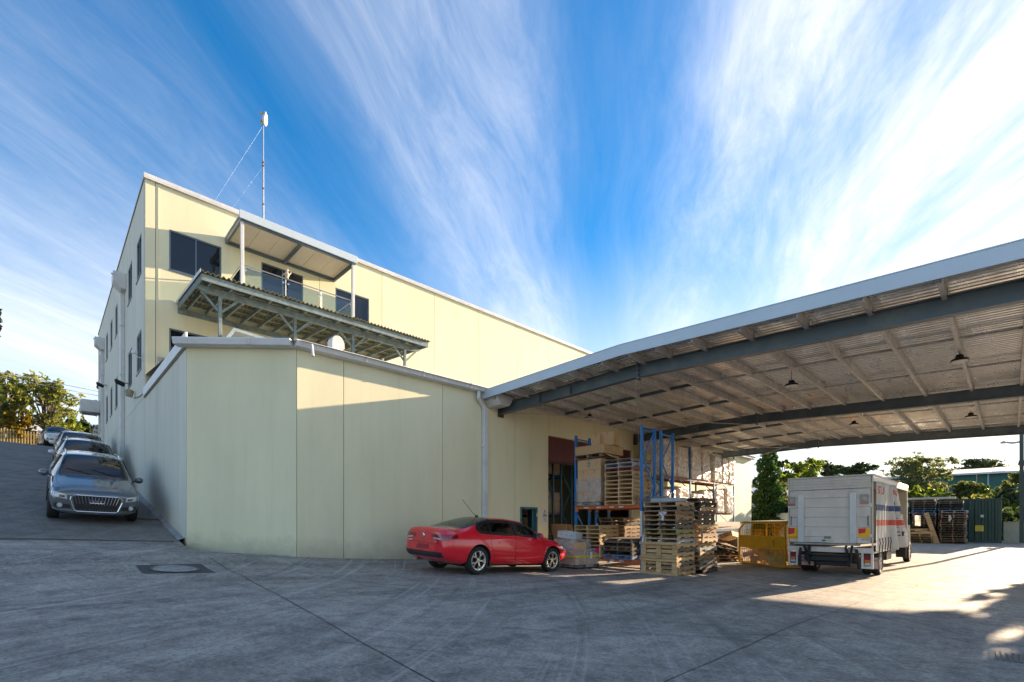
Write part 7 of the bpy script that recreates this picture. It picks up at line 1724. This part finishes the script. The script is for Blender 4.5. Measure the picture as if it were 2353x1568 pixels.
treeF('shrub_tree', 'thin leafy sapling between the cypress and the truck', 1786, 0, 1098, 46, 44, 0.6, 1800, 0.13, EUC, 32, ncl=7, flat=0.9, trunk_r=0.06)
SHR = [(2098,1122,60,44,LIM,'lime'),(2140,1112,70,45,LIM,'lime'),(2185,1096,74,46,EUC,'mid green'),(2228,1104,70,45,EUC,'mid green'),(2262,1112,60,44,LIM,'lime'),(2068,1128,50,47,EUC,'mid green'),(2310,1112,66,46,DRK,'dark'),(2338,1080,60,48,EUC,'mid green'),(2322,1150,50,43.5,LIM,'lime'),(2030,1110,80,52,DRK,'dark'),(2296,1140,40,43.5,EUC,'mid green')]
for k, (fx, ft, fw_, dep, mt_, cn) in enumerate(SHR):
    treeF('shrub', f'dense {cn} shrub behind the container, {ORD[k] if k else "first"} of the hedge', fx, 0, ft, fw_, dep, 0.55, 4200, 0.16, mt_, 40+k, ncl=10, flat=0.9, trunk_r=0.07, cat='shrub', group='shrubs beyond the yard wall', aspect=1.7, r=(0.34,0.52))
# low rounded shrubs filling the foot of the hedge
for k in range(9):
    p = Vector((44.0+rnd.uniform(0,2), -3.5+k*2.4, 0.3))
    tree('shrub', f'low dark hedge plant, {ORD[k] if k else "first"} along the yard end wall', p, clumps_from((1.5,1.5,1.3,1.0),60+k,7,0.9,(0.4,0.55)), 2600, 0.16, DRK if k % 2 else EUC, 60+k, trunk_r=0.06, cat='shrub', group='hedge along the yard end')
# cypress beside the warehouse end
t = thing('cypress_tree', 'tall dense dark green cypress beside the warehouse end', 'tree', (40.9, 13.3, 0.2))
MB().tube([(0,0,-0.2),(0,0,5.5)],[0.16,0.05],8).build('trunk', BARK, t)
CYP = foliage('cypress_leaves', (0.024,0.060,0.014), (0.042,0.088,0.020), (0.080,0.13,0.028), 0.35)
inst(leaf_mesh([(0.25*math.sin(k*2.1),0.25*math.cos(k*1.7),0.5+k*0.36,1.30*(1-k/24)**0.8,1.30*(1-k/24)**0.8,0.55) for k in range(19)], 16000, 0.10, CYP, 77, 2.4, -0.6, 0.75), 'crown', t)
for k, (x, y, r_) in enumerate(((42.6,11.6,1.3),(43.4,9.6,1.5),(44.2,7.8,1.4),(43.0,14.2,1.5))):
    tree('shrub', f'dark evergreen bush past the cypress, {ORD[k] if k else "first"} along the cream wall', (x,y,0.3), clumps_from((r_,r_,1.9,1.5),90+k,9,0.9,(0.4,0.55)), 5000, 0.14, DRK, 90+k, trunk_r=0.07, cat='shrub', group='bushes past the cypress')
# trees out to the right whose shade falls across the near yard
for k, (x, y, h) in enumerate(((27.5,-4.4,6.6),(33.5,-4.8,7.0),(31.0,-3.6,7.6))):
    tree('gum_tree', f'leafy gum tree at the open side of the yard, {("nearest the white fascia","farthest out","tallest")[k]} of three', (x,y,ground(x,y)), clumps_from((2.0,1.6,h*0.70,h*0.26),100+k,6,0.6,(0.22,0.34)), 1500, 0.22, EUC, 100+k, trunk_r=0.15, group='gum trees at the side of the yard')
# ---- top of the ramp, left
def baseL(fx, Y): r = ray(fx, 1198); t_ = Y/r.y; return Vector((r.x*t_, Y, ground(r.x*t_, Y)-0.1)), t_
def treeL(label, fx, Y, ftop, fw, n, size, mt, seed, ncl, flat, zc_frac=0.66, name='gum_tree', **kw):
    p, dep = baseL(fx, Y); ztop = CAM_Z + (1198-ftop)/1111*dep; sec = math.hypot(1,(fx-1176.5)/1111); rx = fw/1111*dep/2*0.75
    H_ = ztop-p.z; zc = H_*zc_frac; return tree(name, label, p, clumps_from((rx,rx,zc,(H_-zc)*0.78), seed, ncl, flat, kw.pop('r',(0.26,0.42))), n, size, mt, seed, **kw)
treeL('large gum tree with pale trunk beyond the white car at the ramp top', 108, 54, 852, 165, 3400, 0.14, YEUC, 121, 20, 0.40, trunk_r=0.20, fork=0.7)
treeL('gum tree with drooping branches left of the large one at the ramp top', 8, 52, 848, 120, 2600, 0.14, YEUC, 122, 15, 0.5, trunk_r=0.18)
treeL('sparse gum tree peeping past the far corner of the building', 246, 50, 826, 60, 1900, 0.15, EUC, 123, 9, 0.5, 0.72, trunk_r=0.14)
treeL('golden lit shrub tree over the picket fence', 45, 51, 945, 80, 3000, 0.14, GLD, 124, 12, 0.7, 0.55, name='shrub_tree', trunk_r=0.08)
treeL('golden green shrub right of the pale gum trunk', 150, 58, 935, 90, 2600, 0.15, LIM, 125, 12, 0.6, 0.6, name='shrub_tree', trunk_r=0.08)
treeL('dark low tree behind the white car by the house', 195, 60, 940, 70, 3500, 0.17, DRK, 126, 8, 0.6, 0.6, name='shrub_tree', trunk_r=0.10)
treeL('dark shrub under the gum trees behind the fence', 20, 58, 965, 90, 3800, 0.18, DRK, 127, 8, 0.7, 0.55, name='shrub_tree', trunk_r=0.08)
treeL('tall gum tree with amber leaf tips leaning in over the ramp edge', -47, 21, 650, 90, 1000, 0.11, GLD, 128, 8, 0.7, 0.86, trunk_r=0.16, fork=0.9)
hs = wthing('brick_house', 'low ochre house with pale roof behind the trees at the ramp top', 'building', (-3, 66, 6.6))
MB().bx(-2.0,9.5,66,72,6.2,10.1).build('wall', mat('ochre_brick', (0.30,0.21,0.06), 0.85, var=0.25, vscale=3), hs); MB().prism([(65.3,10.1),(69,11.4),(72.8,10.1)], -2.6, 10.1, 'yz').build('roof', mat('pale_tile_roof', (0.50,0.49,0.47), 0.7, var=0.15), hs)
MB().bx(-2.6,10.1,65.2,65.32,9.92,10.12).build('gutter', WHITEM, hs)
for x in (-0.5, 3.2, 6.4): wo = MB().bx(x,x+1.4,65.93,65.99,8.2,9.4).build('window', WHITEM, hs); MB().bx(x+0.06,x+1.34,65.91,65.925,8.26,9.34).build('pane', GLASS, wo)
fn = wthing('picket_fence', 'sunlit yellowish picket fence along the crest of the ramp', 'fence', (-4, 50.0, 6.5))
PK2 = mat('yellowed_paling', (0.46,0.36,0.16), 0.8, var=0.3, vscale=4, orand=0.15); pk = MB().prism([(-0.04,0),(0.04,0),(0.04,1.55),(0,1.62),(-0.04,1.55)], -0.01, 0.01, 'xz').mesh('picket', PK2)
for k in range(50): x = -6.5+k*0.15; inst(pk, 'picket', fn, (x+4, 0, ground(x,50)-6.5-0.02))
for z in (0.45, 1.25): MB().bx(-6.6,1.0,50.012,50.06,ground(-3,50)+z,ground(-3,50)+z+0.08).build('rail', PK2, fn)
sgn = thing('notice_sign', 'white notice sign on a post at the building corner', 'sign', (2.92, 44.6, 6.3))
MB().bx(-0.23,-0.18,-0.03,0.03,0,2.1).build('post', WHITEM, sgn); sp_ = MB().bx(-0.45,0.45,-0.05,-0.035,1.35,2.05).build('plate', SW, sgn)
inst(text_mesh('NO', 0.34, BLACK, 'lettering', 0.002, 0.01), 'lettering', sp_, (-0.18,-0.054,1.84), (R(90),0,0)); inst(text_mesh('PARKING', 0.19, BLACK, 'lettering', 0.002, 0.004), 'lettering', sp_, (0,-0.054,1.52), (R(90),0,0))
for k, z in enumerate((12.35, 12.0)):
    o_ = MB().tube([(-8,50,z+0.6),(-2,50.5,z-0.05),(4,51,z-0.4),(12,52,z-0.3)],0.02,5).build('overhead_wire', mat('wire_grey', (0.35,0.36,0.38), 0.5), None); tag(o_, f'{("upper","lower")[k]} overhead wire crossing in front of the gum trees', 'wire', 'overhead wires')
# distant wooded rise that closes the horizon
p_ = []
rg = np.random.default_rng(5); cl = []
for k in range(150):
    a = R(-12+114*k/149) ; d_ = rg.uniform(170,240); cl.append((d_*math.cos(a), d_*math.sin(a), rg.uniform(2,7), 9, 9, rg.uniform(3,5)))
far = leaf_mesh(cl, 26000, 1.6, DRK, 200, 1.4, 0.2, 0.5); o_ = inst(far, 'distant_woodland', None); tag(o_, 'far dark woodland closing the horizon', 'woodland', kind='stuff')

lp = thing('steel_post', 'dark green steel post standing at the yard end wall', 'post', (39.6, -0.42, 0.33))
MB().bx(-0.09,0.09,-0.09,0.09,0,6.2).build('shaft', mat('dark_green_post', (0.04,0.07,0.065), 0.5, var=0.2), lp, bevel=0.01); MB().bx(-0.16,0.16,-0.16,0.16,0,0.03).build('base_plate', GALV, lp)
MB().tube([(0,0.05,5.75),(0,0.35,5.72),(0,0.75,5.82)],[0.05,0.06,0.045],8).build('lamp_arm', GALV, lp, smooth=40); MB().lathe([(0.02,0.1),(0.12,0.05),(0.14,-0.04),(0,-0.06)], Matrix.Translation((0,0.72,5.78)), 12).build('lamp_head', mat('dull_lens', (0.42,0.38,0.32), 0.4), lp, smooth=40)
